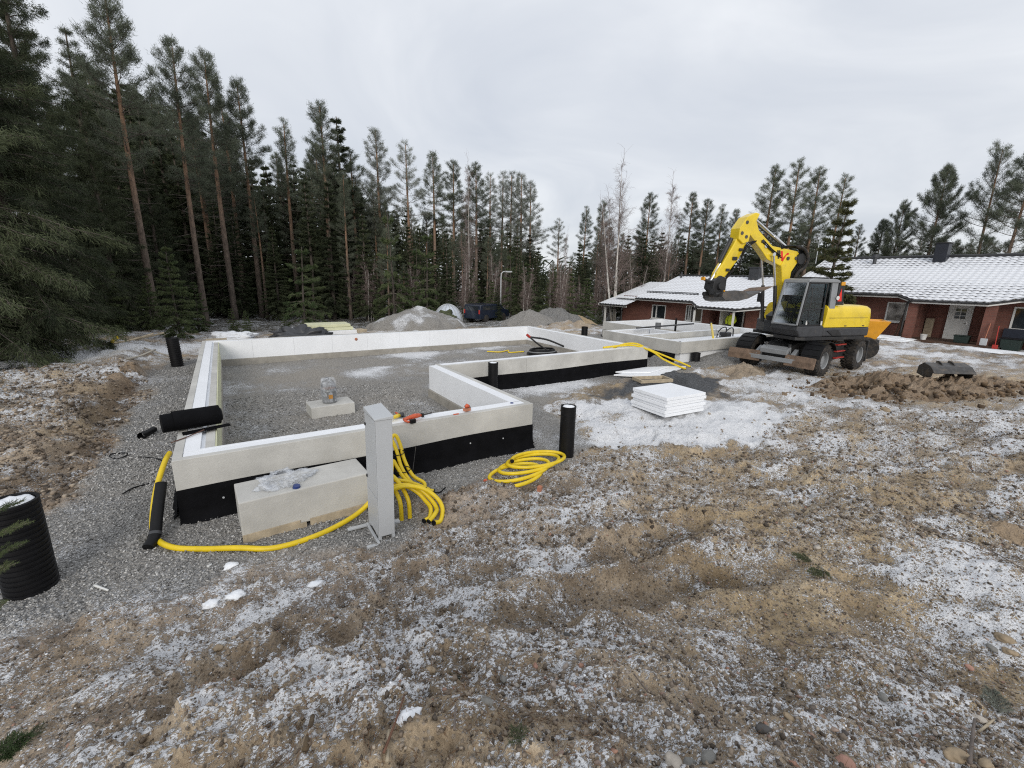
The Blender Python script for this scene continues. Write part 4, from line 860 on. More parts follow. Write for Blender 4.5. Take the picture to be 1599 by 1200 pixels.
for s in (1, -1):
    mb = MB(); pts = [(1.05+.60*math.cos(t), .5+.60*math.sin(t)) for t in np.linspace(math.radians(8), math.radians(150), 14)]
    pin = [(1.05+.575*math.cos(t), .5+.575*math.sin(t)) for t in np.linspace(math.radians(150), math.radians(8), 14)]
    mb.prism(pts+pin, s*.80, s*1.34); f_ = eb(mb, 'fender', blackpl)
    for k in range(7):
        t = math.radians(20+19*k); mb = MB(); M = Matrix.Translation((1.05+.60*math.cos(t), s*1.07, .5+.60*math.sin(t))) @ Matrix.Rotation(-t+math.pi/2, 4, 'Y'); mb.cbox((0, 0, 0.004), (.07, .44, .022), M); eb(mb, 'rib', blackpl, f_, bev=.006)
    mb = MB(); M = Matrix.Translation((1.78, s*.92, .46)) @ Matrix.Rotation(s*-.12, 4, 'Z') @ Matrix.Rotation(-.18, 4, 'Y'); mb.prism([(-.04, -.17), (.02, -.19), (.05, 0), (.02, .17), (-.04, .15)], -.52, .40 if s > 0 else .52); mb.xf(M); eb(mb, 'stabiliser_blade', mudsteel, bev=.008)
    mb = MB(); mb.prism([(1.3, .52), (1.76, .40), (1.76, .54), (1.4, .78)], s*.50, s*.62); eb(mb, 'blade_arm', greypaint, bev=.012)
    mb = MB(); mb.cyl((1.45, s*.36, .9), (1.70, s*.42, .48), .055, n=12); eb(mb, 'blade_cylinder', blackmet, smooth=True, auto=40)
    mb = MB(); mb.cyl((1.2, s*.30, .72), (1.62, s*.30, .72), .10, n=14); eb(mb, 'mounting_tube', greypaint, smooth=True, auto=40)
mb = MB(); mb.prism([(1.45, .60), (1.72, .58), (1.74, .74), (1.5, .84)], -.44, .44); eb(mb, 'front_bracket', greypaint, bev=.02)
mb = MB(); mb.prism([(1.74, .36), (1.80, .36), (1.80, .50), (1.74, .50)], -.95, .95); eb(mb, 'blade_beam', greypaint, bev=.01)
mb = MB(); mb.cyl((0, 0, .95), (0, 0, 1.10), .55, n=36); eb(mb, 'slew_ring', blackmet, smooth=True, auto=40)
# rear: hanging black mudguard and dozer arm
mb = MB(); mb.box((-2.02, .55, .25), (-1.95, 1.3, .98)); eb(mb, 'mud_flap', blackmet, bev=.01)
# upper structure
mb = MB(); mb.prism([(-1.62, -.85), (-1.5, -1.1), (1.0, -1.12), (1.0, .2), (1.55, .25), (1.55, 1.05), (1.3, 1.18), (-1.35, 1.15), (-1.62, .9)], 1.10, 1.20, 'z'); eb(mb, 'platform', blackmet, up=True, bev=.01)
mb = MB(); mb.prism([(-1.72, -.75), (-1.45, -1.14), (.55, -1.16), (.55, 1.16), (-1.45, 1.17), (-1.72, .85)], 1.205, 1.50, 'z'); eb(mb, 'counterweight', darkpaint, up=True, bev=.05, seg=3)
mb = MB(); mb.prism([(.56, 1.205), (1.50, 1.205), (1.66, 1.42), (1.66, 1.55), (.56, 1.55)], .20, 1.17); eb(mb, 'cab_base', darkpaint, up=True, bev=.03)
mb = MB(); mb.prism([(-.25, 1.24), (.15, 1.24), (.42, 1.40), (-.05, 1.42)], 1.172, 1.19); eb(mb, 'side_grille', blackmet, up=True)
mb = MB(); mb.prism([(.57, .45), (1.2, .5), (1.2, -.5), (.9, -1.1), (.57, -1.1)], 1.205, 1.60, 'z'); eb(mb, 'deck_box', darkpaint, up=True, bev=.02)
# hood with rounded tail, in loops
mb = MB(); lv_ = [(1.505, 0, .0), (1.72, .0, .0), (1.95, .0, .01), (2.08, -.03, .03), (2.16, -.12, .10), (2.19, -.3, .22)]
outl = []
for t in np.linspace(0, 1, 9): a = math.pi/2+t*math.pi/2; outl.append((-1.30+.40*math.cos(a), .77+.40*math.sin(a)))
for t in np.linspace(0, 1, 9): a = math.pi+t*math.pi/2; outl.append((-1.30+.40*math.cos(a), -.74+.40*math.sin(a)))
outl = [(.50, 1.165)]+outl+[(.50, -1.14)]
n_ = len(outl); vs = []
for z, dx, ins in lv_:
    for x, y in outl:
        vs.append(((x+ins*1.2*(1 if x < 0 else 0)+(.0 if x < 0 else -(z-1.505)*.18+.10)), y*(1-ins*.8), z))
fs = [(i*n_+j, i*n_+(j+1) % n_, (i+1)*n_+(j+1) % n_, (i+1)*n_+j) for i in range(len(lv_)-1) for j in range(n_)]+[tuple(range((len(lv_)-1)*n_, len(lv_)*n_))]
mb.add(vs, fs); eb(mb, 'engine_hood', ypaint, up=True, smooth=True, auto=38)
mb = MB(); mb.cbox((-.45, 1.166, 1.80), (1.7, .006, .012)); eb(mb, 'hood_seam', blackmet, up=True)
mb = MB(); mb.cbox((-.35, 1.168, 1.545), (.10, .012, .03)); eb(mb, 'hood_latch', blackmet, up=True)
mb = MB(); mb.cbox((-1.15, 1.168, 1.545), (.10, .012, .03)); eb(mb, 'hood_latch', blackmet, up=True)
mb = MB(); mb.prism([(-1.35, 2.10), (-1.18, 2.16), (-1.2, 2.06), (-1.3, 2.04)], 1.0, 1.06); eb(mb, 'air_scoop', blackmet, up=True)
mb = MB(); mb.cbox((-.30, .7, 2.20), (.5, .3, .05)); eb(mb, 'intake_cover', blackmet, up=True, bev=.02)
mb = MB(); mb.cyl((-.55, .3, 2.15), (-.55, .3, 2.34), .05, n=12); eb(mb, 'exhaust', blackmet, up=True)
# cab
def bar(mb, p, q, w_=.05): mb.tube([p, q], w_*.7, 4)
cabp = MB()
A0 = dict(fl=(1.66, 1.15, 1.55), fr=(1.66, .22, 1.55), ftl=(1.42, 1.10, 2.90), ftr=(1.42, .27, 2.90), rl=(.30, 1.15, 1.55), rr=(.30, .22, 1.55), rtl=(.32, 1.10, 2.90), rtr=(.32, .27, 2.90), ml=(.66, 1.155, 1.55), mtl=(.66, 1.105, 2.90))
def quad_strip(mb, a, b, w0, w1, th, side='y'):
    a = Vector(a); b = Vector(b); o = Vector((1, 0, 0)); t = Vector((0, th, 0))
    mb.add([a-o*w0/2, a+o*w0/2, a+o*w0/2+t, a-o*w0/2+t, b-o*w1/2, b+o*w1/2, b+o*w1/2+t, b-o*w1/2+t], [(0,3,2,1),(4,5,6,7),(0,1,5,4),(1,2,6,5),(2,3,7,6),(3,0,4,7)])
for k, (a, b, w0, w1) in enumerate((('fl', 'ftl', .07, .07), ('rl', 'rtl', .20, .26))):
    quad_strip(cabp, A0[a], A0[b], w0, w1, -.06); eb(cabp, 'cab_pillar', greypaint if k else blackmet, up=True, bev=.01); cabp = MB()
for a, b in (('fr', 'ftr'), ('rr', 'rtr')): quad_strip(cabp, A0[a], A0[b], .08, .12, .06); eb(cabp, 'cab_pillar', greypaint, up=True, bev=.01); cabp = MB()
mb = MB(); quad_strip(mb, A0['ml'], A0['mtl'], .05, .05, -.05); eb(mb, 'door_pillar', blackmet, up=True, bev=.006)
mb = MB(); mb.prism([(.16, 2.88), (1.46, 2.88), (1.43, 2.965), (1.2, 3.0), (.3, 2.99), (.17, 2.95)], .22, 1.14); eb(mb, 'cab_roof', greypaint, up=True, bev=.03, seg=3)
mb = MB(); mb.cbox((.85, .68, 3.02), (.75, .6, .04)); eb(mb, 'roof_hatch', blackmet, up=True, bev=.012)
mb = MB(); mb.prism([(1.60, 1.60), (1.40, 2.86), (.69, 2.86), (.69, 1.60)], 1.112, 1.118); d_ = eb(mb, 'cab_door_glass', cabglass, up=True)
mb = MB()
for (a, b), (c, d) in (((1.62, 1.58), (1.42, 2.86)), ((1.42, 2.86), (.70, 2.86)), ((.70, 2.86), (.70, 1.58)), ((.70, 1.58), (1.62, 1.58)), ((1.54, 2.04), (.70, 2.10))): mb.tube([(a, 1.15, b), (c, 1.13, d)], .026, 6)
eb(mb, 'door_frame', blackmet, up=True)
for x, z in ((1.36, 1.66), (.74, 1.64)):
    mb = MB(); mb.cbox((x, 1.19, z), (.05, .03, .13)); eb(mb, 'door_handle', whitep, up=True, bev=.01)
mb = MB(); mb.add([(1.67, 1.11, 1.58), (1.67, .26, 1.58), (1.45, .30, 2.86), (1.45, 1.07, 2.86)], [(0, 1, 2, 3)]); eb(mb, 'windscreen', cabglass, up=True)
mb = MB()
for p_, q_ in (((1.67, 1.13, 1.58), (1.67, .24, 1.58)), ((1.67, .24, 1.58), (1.45, .28, 2.88)), ((1.45, .28, 2.88), (1.45, 1.09, 2.88)), ((1.67, 1.13, 1.58), (1.45, 1.09, 2.88))): mb.tube([p_, q_], .03, 6)
eb(mb, 'windscreen_frame', greypaint, up=True)
mb = MB(); mb.add([(.31, .28, 1.58), (.31, 1.08, 1.58), (.33, 1.05, 2.86), (.33, .30, 2.86)], [(0, 1, 2, 3)]); eb(mb, 'rear_window', cabglass, up=True)
mb = MB(); mb.add([(.4, .235, 1.58), (1.6, .235, 1.58), (1.42, .28, 2.86), (.4, .28, 2.86)], [(0, 1, 2, 3)]); eb(mb, 'right_window', cabglass, up=True)
st = MB(); st.cbox((.72, .66, 1.80), (.5, .5, .14)); st.prism([(.42, 1.85), (.52, 1.85), (.44, 2.55), (.34, 2.55)], .44, .88); st.cbox((.40, .66, 2.62), (.09, .26, .16)); eb(st, 'seat', navy, up=True, bev=.03)
mb = MB(); mb.tube([(1.38, .66, 1.55), (1.30, .66, 2.0), (1.22, .66, 2.12)], .035, 8); mb.lathe([(.17, 0), (.185, .012), (.17, .024)], (1.2, .66, 2.14), (-.5, 0, 1), 20); eb(mb, 'steering_column', blackmet, up=True, smooth=True)
for y in (.40, .94):
    mb = MB(); mb.cbox((.80, y, 1.98), (.42, .10, .09)); mb.tube([(.98, y, 2.02), (1.0, y, 2.2)], .018, 6); eb(mb, 'armrest', darkpaint, up=True, bev=.01)
mb = MB(); mb.prism([(-.12, 2.22), (.18, 2.22), (.16, 2.92), (-.08, 2.92)], .60, 1.12); eb(mb, 'rear_side_panel', blackmet, up=True, bev=.02)
mb = MB(); mb.prism([(-.03, 2.32), (.14, 2.32), (.055, 2.72)], 1.123, 1.129); sg = eb(mb, 'warning_triangle', pm('signal_red', (.75, .035, .02), .5), up=True)
mb = MB(); mb.cyl((.19, 1.155, 2.42), (.19, 1.165, 2.42), .065, n=20); eb(mb, 'speed_disc', whitep, up=True)
mb = MB(); mb.cbox((.03, 1.13, 2.86), (.16, .03, .11)); eb(mb, 'amber_plate', orpaint, up=True, bev=.008)
mb = MB(); mb.tube(catmull([(1.3, 1.2, 1.62), (1.45, 1.28, 1.9), (1.42, 1.26, 2.5), (1.38, 1.18, 2.75)], 5), .014, 6); eb(mb, 'grab_rail', blackmet, up=True, smooth=True)
mb = MB(); mb.cbox((1.52, -.55, 2.35), (.04, .16, .30)); mb.tube([(1.2, -.5, 1.6), (1.5, -.55, 2.3)], .015, 6); eb(mb, 'mirror', blackmet, up=True, bev=.01)
# boom, in the vertical plane y = -.15
def plate(pts, y0, y1, name, mat, parent=None, bev=.02): mb = MB(); mb.prism(pts, y0, y1); return eb(mb, name, mat, parent, up=True, bev=bev)
YB = -.15
def rod(name, p, q, r, mat, y=YB, parent=None): mb = MB(); mb.cyl((p[0], y, p[1]), (q[0], y, q[1]), r, n=14); return eb(mb, name, mat, parent, up=True, smooth=True, auto=40)
plate([(.82, 1.45), (1.12, 1.45), (1.28, 1.75), (1.05, 1.9), (.80, 1.75)], YB-.28, YB+.28, 'boom_bracket', blackmet)
b1 = plate([(.90, 1.62), (1.06, 1.60), (1.16, 2.3), (1.30, 3.0), (1.42, 3.40), (1.25, 3.72), (.86, 3.78), (.72, 3.55), (.95, 3.2), (.97, 2.4)], YB-.17, YB+.17, 'lower_boom', ypaint)
b2_ = plate([(.78, 3.86), (.62, 3.70), (.80, 3.42), (1.30, 3.34), (1.98, 3.56), (2.25, 3.80), (2.98, 4.40), (2.98, 4.62), (2.72, 4.86), (2.66, 4.72), (2.50, 4.42), (1.86, 3.98), (1.30, 3.92)], YB-.135, YB+.135, 'upper_boom', ypaint)
plate([(2.60, 4.90), (2.76, 4.92), (3.06, 4.78), (3.30, 4.44), (3.30, 4.12), (3.10, 3.99), (2.90, 4.06), (2.86, 4.34), (2.74, 4.60)], YB-.19, YB+.19, 'knuckle', ypaint)
plate([(3.26, 4.20), (2.94, 4.14), (2.90, 3.98), (3.12, 3.55), (3.55, 3.0), (3.68, 2.82), (3.92, 2.90), (3.88, 3.1), (3.52, 3.72)], YB-.115, YB+.115, 'stick', ypaint)
mb = MB(); mb.cyl((.66, YB-.22, 3.62), (.66, YB+.22, 3.62), .17, n=24); eb(mb, 'knee_pin', blackmet, up=True, smooth=True, auto=40)
mb = MB(); mb.tube(catmull([(.95, YB+.24, 4.0), (.66, YB+.26, 3.92), (.44, YB+.26, 3.66), (.52, YB+.26, 3.36), (.78, YB+.25, 3.16), (.86, YB+.24, 2.7)], 6), [.05]*31, 8); eb(mb, 'hose_guard', rubber, up=True, smooth=True)
for k in range(5):
    o_ = .05*k; mb = MB(); mb.tube(catmull([(1.5, YB+.14+.0*k, 3.98-o_*.3), (.98, YB+.15-o_*.5, 4.02-o_*.2), (.60-o_*.3, YB+.18-o_, 3.92), (.40+o_*.6, YB+.2-o_, 3.64), (.54+o_*.3, YB+.2-o_, 3.30), (.80, YB+.2-o_, 2.95), (.80, YB+.2-o_, 2.2), (.84, YB+.2-o_, 1.6)], 6), .022, 6); eb(mb, 'hydraulic_hose', blackpl, up=True, smooth=True)
for k in range(3):
    mb = MB(); y = YB+.21+.03*k; mb.tube(catmull([(.95, y, 1.50), (1.12+.04*k, y+.02, 1.75), (1.10+.03*k, y, 2.1), (1.20, y, 2.55), (1.16, y, 2.85)], 6), .02, 6); eb(mb, 'red_hose', redp, up=True, smooth=True)
for s in (-1, 1):
    rod('boom_cylinder', (1.42, 1.55), (1.62, 2.75), .055, blackmet, YB+s*.24); rod('boom_rod', (1.62, 2.75), (1.88, 3.72), .028, chrome, YB+s*.24)
mb = MB(); mb.cyl((1.88, YB-.27, 3.72), (1.88, YB+.27, 3.72), .06, n=14); eb(mb, 'boom_pin', chrome, up=True, smooth=True, auto=40)
mb = MB(); mb.cyl((2.14, YB-.16, 3.98), (2.14, YB+.16, 3.98), .07, n=14); eb(mb, 'boom_pin', chrome, up=True, smooth=True, auto=40)
rod('stick_cylinder', (1.18, 3.98), (1.75, 4.29), .062, chrome, YB); rod('stick_rod', (1.75, 4.29), (2.68, 4.80), .045, chrome, YB)
rod('pipe_line', (1.35, 3.96), (2.55, 4.56), .022, blackmet, YB+.1); rod('pipe_line', (1.35, 3.96), (2.55, 4.56), .022, blackmet, YB-.1)
rod('bucket_cylinder', (3.40, 4.15), (3.74, 3.42), .065, blackmet, YB); rod('bucket_rod', (3.66, 3.46), (3.98, 2.86), .032, chrome, YB)
for k in range(3):
    mb = MB(); y = YB+.13+.03*k; mb.tube(catmull([(2.6, y, 4.1), (2.92, y+.02, 4.0-.05*k), (3.05, y+.03, 3.72), (3.1+.05*k, y+.03, 3.4), (3.42, y, 3.12), (3.62, y, 2.85)], 6), .018, 6); eb(mb, 'stick_hose', blackpl, up=True, smooth=True)
for k, (x0, z0, x1, z1) in enumerate(((1.5, 3.7, 2.3, 4.15), (1.45, 3.64, 2.3, 4.08))):
    mb = MB(); mb.tube(catmull([(x0, YB+.15, z0), ((x0+x1)/2, YB+.17, (z0+z1)/2-.05), (x1, YB+.15, z1)], 5), .018, 6); eb(mb, 'boom_hose', blackpl, up=True, smooth=True)
for k, (x, z, w_, h_) in enumerate(((3.30, 3.55, .16, .10), (3.12, 3.82, .12, .08), (3.52, 3.2, .12, .08), (2.3, 4.1, .1, .08))):
    mb = MB(); mb.cbox((x, YB+.14, z), (w_, .06, h_)); eb(mb, 'valve_block', blackmet, up=True, bev=.01)
for x, z in ((3.06, 4.62), (3.02, 4.2), (3.2, 4.3), (1.2, 3.62), (.86, 3.64)):
    mb = MB(); mb.cyl((x, YB-.20, z), (x, YB+.20, z), .055, n=14); eb(mb, 'pivot_pin', steel, up=True, smooth=True, auto=40)
# coupler (tilting head) and bucket
mb = MB(); mb.prism([(3.56, 2.95), (3.80, 3.02), (4.02, 2.86), (4.05, 2.62), (3.80, 2.42), (3.55, 2.50)], YB-.20, YB+.20); mb.cyl((3.80, YB-.30, 2.70), (3.80, YB+.30, 2.70), .11, n=16); mb.cyl((3.62, YB-.26, 2.50), (3.98, YB-.26, 2.44), .07, n=12); mb.cyl((3.62, YB+.26, 2.50), (3.98, YB+.26, 2.44), .07, n=12)
mb.cyl((4.0, YB, 2.8), (4.28, YB, 2.92), .045, n=10)
cpl = eb(mb, 'tilt_coupler', blackmet, up=True, bev=.01)
mb = MB(); mb.cbox((4.28, YB, 2.92), (.06, .12, .10)); mb.cbox((3.70, YB+.31, 2.56), (.05, .02, .04)); eb(mb, 'coupler_lamp', orpaint, cpl, up=True)
BKM = UP @ Matrix.Translation((3.70, YB, 2.42)) @ Matrix.Rotation(math.radians(4), 4, 'X') @ Matrix.Rotation(math.radians(-10), 4, 'Z') @ Matrix.Diagonal((.88, 1, .66, 1))
prof = [(.12, .10), (.16, -.10), (.05, -.24), (-.18, -.30), (-.50, -.28), (-.85, -.16), (-1.25, .10), (-1.72, .36)]
inn = [(-1.70, .375), (-1.24, .135), (-.84, -.125), (-.50, -.245), (-.18, -.265), (.02, -.20), (.10, -.08), (.08, .06), (-.30, .16), (-.6, .14), (-.62, .17), (-.3, .20)]
mb = MB(); mb.prism(prof+inn, -.52, .52); mb.xf(BKM); bk = mb.build('bucket', steel, EX, local=True, bev=.008)
for s in (-1, 1):
    mb = MB(); mb.prism(prof[:-1]+[(-1.30, .14), (-.85, .02), (-.62, .17), (-.3, .20)], s*.522, s*.542); mb.xf(BKM); mb.build('bucket_side', steel, bk, local=True, bev=.006)
mb = MB(); mb.prism([(-1.40, .19), (-1.74, .385), (-1.72, .405), (-1.38, .215)], -.54, .54); mb.xf(BKM); mb.build('cutting_edge', mudsteel, bk, local=True)
# the W emblem on the boom: black stroke and red strokes
def stroke(name, pts, mat): mb = MB(); mb.prism(pts, YB+.136, YB+.142); return eb(mb, name, mat, up=True)
redf = pm('emblem_red', (.7, .03, .02), .5)
stroke('emblem_black', [(1.66, 3.86), (1.60, 3.86), (1.52, 3.60), (1.58, 3.60)], blackmet)
stroke('emblem_black', [(1.585, 3.86), (1.53, 3.86), (1.50, 3.76), (1.53, 3.66)], blackmet)
stroke('emblem_red', [(1.50, 3.84), (1.42, 3.84), (1.34, 3.52), (1.42, 3.54)], redf)
stroke('emblem_red', [(1.36, 3.53), (1.30, 3.55), (1.13, 3.78), (1.21, 3.80), (1.38, 3.62)], redf)
stroke('boom_decal', [(3.18, 4.44), (3.06, 4.52), (3.02, 4.46), (3.14, 4.38)], blackmet)
stroke('boom_decal', [(3.24, 4.34), (3.12, 4.42), (3.08, 4.37), (3.20, 4.29)], redf)

# spare bucket lying on the soil heap
SB = thing('spare_bucket', 'wide dark digging bucket lying face down on the brown soil heap', 'bucket', (17.45, 3.75, .30)); SB.rotation_euler = (math.radians(3), math.radians(5), math.radians(-138.6)); SB.scale = (.8, .7, .85)
pr = [(-.48, -.02), (-.44, .26), (-.16, .44), (.28, .40), (.46, .30)]; inr = [(.44, .275), (.27, .37), (-.15, .405), (-.40, .24), (-.44, -.02)]
mb = MB(); mb.prism(pr+inr, -.66, .66); mb.build('shell', steel, SB, local=True, bev=.004)
for s in (-1, 1):
    mb = MB(); mb.prism(pr+[(.40, .05), (.1, -.05)], s*.662, s*.685); mb.build('side_plate', steel, SB, local=True, bev=.004)
mb = MB(); mb.prism([(.44, .265), (.47, .30), (.56, .235), (.545, .22)], -.69, .69); mb.build('cutting_edge', steel, SB, local=True)
for s in (-.2, .2):
    mb = MB(); mb.prism([(-.30, .36), (-.25, .48), (-.10, .51), (.06, .47), (.14, .42)], s-.02, s+.02); mb.build('hanger', steel, SB, local=True, bev=.004)

# tracked site dumper behind the excavator
DM = thing('site_dumper', 'small dumper with orange yellow skip parked behind the excavator', 'dumper', (21.5, 7.5, 0)); DM.rotation_euler = (0, 0, math.radians(-60))
mb = MB(); lo = [(-.45, -.5), (.55, -.5), (.55, .5), (-.45, .5)]; hi = [(-.7, -.6), (.9, -.6), (.9, .6), (-.7, .6)]
vs = [(x, y, .78) for x, y in lo]+[(x, y, 1.50) for x, y in hi]+[(x*.93, y*.93, 1.50) for x, y in hi]+[(x*.9, y*.9, .83) for x, y in lo]
mb.add(vs, [(3, 2, 1, 0)]+[(i, (i+1) % 4, 4+(i+1) % 4, 4+i) for i in range(4)]+[(4+i, 4+(i+1) % 4, 8+(i+1) % 4, 8+i) for i in range(4)]+[(8+i, 8+(i+1) % 4, 12+(i+1) % 4, 12+i) for i in range(4)]+[(12, 13, 14, 15)])
mb.build('skip', orpaint, DM, local=True, bev=.015)
mb = MB(); mb.box((-1.9, -.4, .45), (.7, .4, .76)); mb.build('chassis', blackmet, DM, local=True, bev=.02)
mb = MB(); mb.prism([(-1.9, .76), (-1.9, 1.25), (-1.2, 1.3), (-1.0, .76)], -.42, .42); mb.build('engine_cover', orpaint, DM, local=True, bev=.03)
for x in (.25, -1.3):
    for s in (-1, 1):
        mb = MB(); mb.lathe([(.0, -.14), (.22, -.14), (.40, -.15), (.43, -.08), (.43, .08), (.40, .15), (.22, .14), (0, .14)], (x, s*.62, .43), (0, 1, 0), 24); mb.build('wheel', rubber, DM, local=True, smooth=True, auto=40)

# dark van
VN = thing('van', 'dark blue van parked beyond the gravel heaps at the forest edge', 'van'); q = 26.0/FPX
pv = np.array([0, 0, EYE])+ray(733, 495)*(29.0/ (np.array([745-800, 0, 0])[0]*0+FPX)); VN.location = (pv[0]+.2, pv[1], tz(pv[0], pv[1])); VN.rotation_euler = (0, 0, math.radians(24)); VN.scale = (.85, .85, .82)
vp = pm('van_blue', (.010, .016, .032), .3, .1, 3, coat=.4); zt_ = 1.42
mb = MB(); mb.prism([(0, .28), (0, 1.0), (.08, zt_-.06), (.2, zt_), (2.75, zt_), (3.3, 1.0), (3.95, .88), (4.05, .5), (4.0, .28)], -.8, .8); mb.build('body', vp, VN, local=True, bev=.05, seg=3)
mb = MB(); mb.prism([(.35, .98), (.35, zt_-.12), (1.35, zt_-.12), (1.35, .98)], -.812, -.80); mb.prism([(1.45, .98), (1.45, zt_-.12), (2.7, zt_-.12), (3.1, .98)], -.812, -.80); mb.build('side_window', winglass, VN, local=True)
mb = MB(); mb.box((-.012, -.62, .95), (0.0, .62, zt_-.12)); mb.build('rear_window', winglass, VN, local=True)
for s in (-1, 1):
    mb = MB(); mb.box((-.015, s*.72-.06, .70), (.03, s*.72+.06, 1.02)); mb.build('tail_light', redp, VN, local=True, bev=.01)
for x in (.8, 3.2):
    for s in (-1, 1):
        mb = MB(); mb.lathe([(0, -.11), (.2, -.11), (.31, -.1), (.32, 0), (.31, .1), (.2, .11), (0, .11)], (x, s*.72, .31), (0, 1, 0), 20); mb.build('wheel', rubber, VN, local=True, smooth=True, auto=40)
for s in (-.6, .6):
    mb = MB(); mb.tube([(.3, s, zt_+.02), (2.6, s, zt_+.02)], .02, 6); mb.build('roof_rail', blackmet, VN, local=True)

def at_depth(px, py, D):
    p = np.array([0, 0, EYE])+ray(px, py)*(D/FPX); return Vector(p)
# masts
p = at_depth(783, 425, 30.5); g0 = tz(p.x, p.y); SL = thing('street_lamp', 'tall grey street lamp standing in the forest behind the dark van', 'street lamp', (p.x, p.y, g0))
mb = MB(); mb.tube([(p.x, p.y, g0-.2), (p.x, p.y, p.z-.4), (p.x+.02, p.y, p.z-.1), (p.x+.15, p.y-.05, p.z+.02), (p.x+.3, p.y-.1, p.z+.03)], [.06, .045, .04, .035, .03], 8); mb.build('pole', galv, SL, smooth=True)
mb = MB(); mb.cbox((p.x+.5, p.y-.17, p.z+.03), (.5, .2, .09)); mb.build('lamp_head', galv, SL, bev=.03)
mb = MB(); mb.cbox((p.x+.5, p.y-.17, p.z-.022), (.4, .15, .012)); mb.build('lamp_glass', whitep, SL)
p = at_depth(1281, 372, 29); AN = thing('roof_antenna', 'tall thin mast with square grid antenna on the ridge of the near house', 'antenna', (p.x, p.y, 4.5))
mb = MB(); mb.cyl((p.x, p.y, 4.2), (p.x+.0, p.y, p.z+.45), .025, n=8); mb.build('mast', galv, AN)
mb = MB()
for k in range(7): mb.box((p.x-.05, p.y-.28+.09*k, p.z-.28), (p.x-.04, p.y-.265+.09*k, p.z+.28))
for k in range(4): mb.box((p.x-.062, p.y-.3, p.z-.28+.18*k), (p.x-.052, p.y+.3, p.z-.26+.18*k))
mb.build('grid_panel', galv, AN)
# ------------------------------------------------------------------ houses
def brick_mat():
    m = bpy.data.materials.new('red_brick'); m.use_nodes = True; t = m.node_tree; t.nodes.clear()
    tc = N(t, 'ShaderNodeTexCoord'); s = N(t, 'ShaderNodeSeparateXYZ', {0: tc.outputs['Object']})
    xy = mathn(t, 'ADD', s.outputs[0], s.outputs[1]); v = N(t, 'ShaderNodeCombineXYZ', {0: xy, 1: s.outputs[2]})
    b = N(t, 'ShaderNodeTexBrick', {'Vector': v, 'Color1': (.205, .078, .056, 1), 'Color2': (.14, .052, .04, 1), 'Mortar': (.16, .12, .1, 1), 'Scale': 1.0, 'Mortar Size': .006, 'Brick Width': .26, 'Row Height': .075, 'Bias': -.1})
    n = N(t, 'ShaderNodeTexNoise', {'Vector': tc.outputs['Object'], 'Scale': 2.0, 'Detail': 6.0}); c = mixc(t, .35, b.outputs['Color'], ramp(t, n.outputs[0], [(.35, (.10, .042, .032)), (.65, (.22, .095, .07))]))
    bp = N(t, 'ShaderNodeBump', {'Height': b.outputs['Fac'], 'Strength': .5, 'Distance': .01}); bp.invert = True
    p = N(t, 'ShaderNodeBsdfPrincipled', {'Base Color': c, 'Roughness': .88, 'Normal': bp.outputs[0]}); N(t, 'ShaderNodeOutputMaterial', {0: p}); return m
brick = brick_mat()
def roof_mat():
    m = bpy.data.materials.new('snowy_tiles'); m.use_nodes = True; t = m.node_tree; t.nodes.clear()
    tc = N(t, 'ShaderNodeTexCoord'); a = N(t, 'ShaderNodeAttribute', attribute_name='snowy')
    n = N(t, 'ShaderNodeTexNoise', {'Vector': tc.outputs['Object'], 'Scale': .8, 'Detail': 7.0, 'Roughness': .65}); n2 = N(t, 'ShaderNodeTexNoise', {'Vector': tc.outputs['Object'], 'Scale': 14.0, 'Detail': 5.0, 'Roughness': .7})
    k = mathn(t, 'ADD', a.outputs['Fac'], mathn(t, 'MULTIPLY', mathn(t, 'SUBTRACT', n.outputs[0], .5), .9)); k = mathn(t, 'ADD', k, mathn(t, 'MULTIPLY', mathn(t, 'SUBTRACT', n2.outputs[0], .5), .7))
    f = mathn(t, 'MULTIPLY_ADD', mathn(t, 'SUBTRACT', k, .5), 4.0, .5, clamp=True); f = mathn(t, 'MULTIPLY', f, .95)
    c = mixc(t, f, (.055, .05, .05), (.76, .78, .82)); p = N(t, 'ShaderNodeBsdfPrincipled', {'Base Color': c, 'Roughness': .7}); N(t, 'ShaderNodeOutputMaterial', {0: p}); return m
roofm = roof_mat()
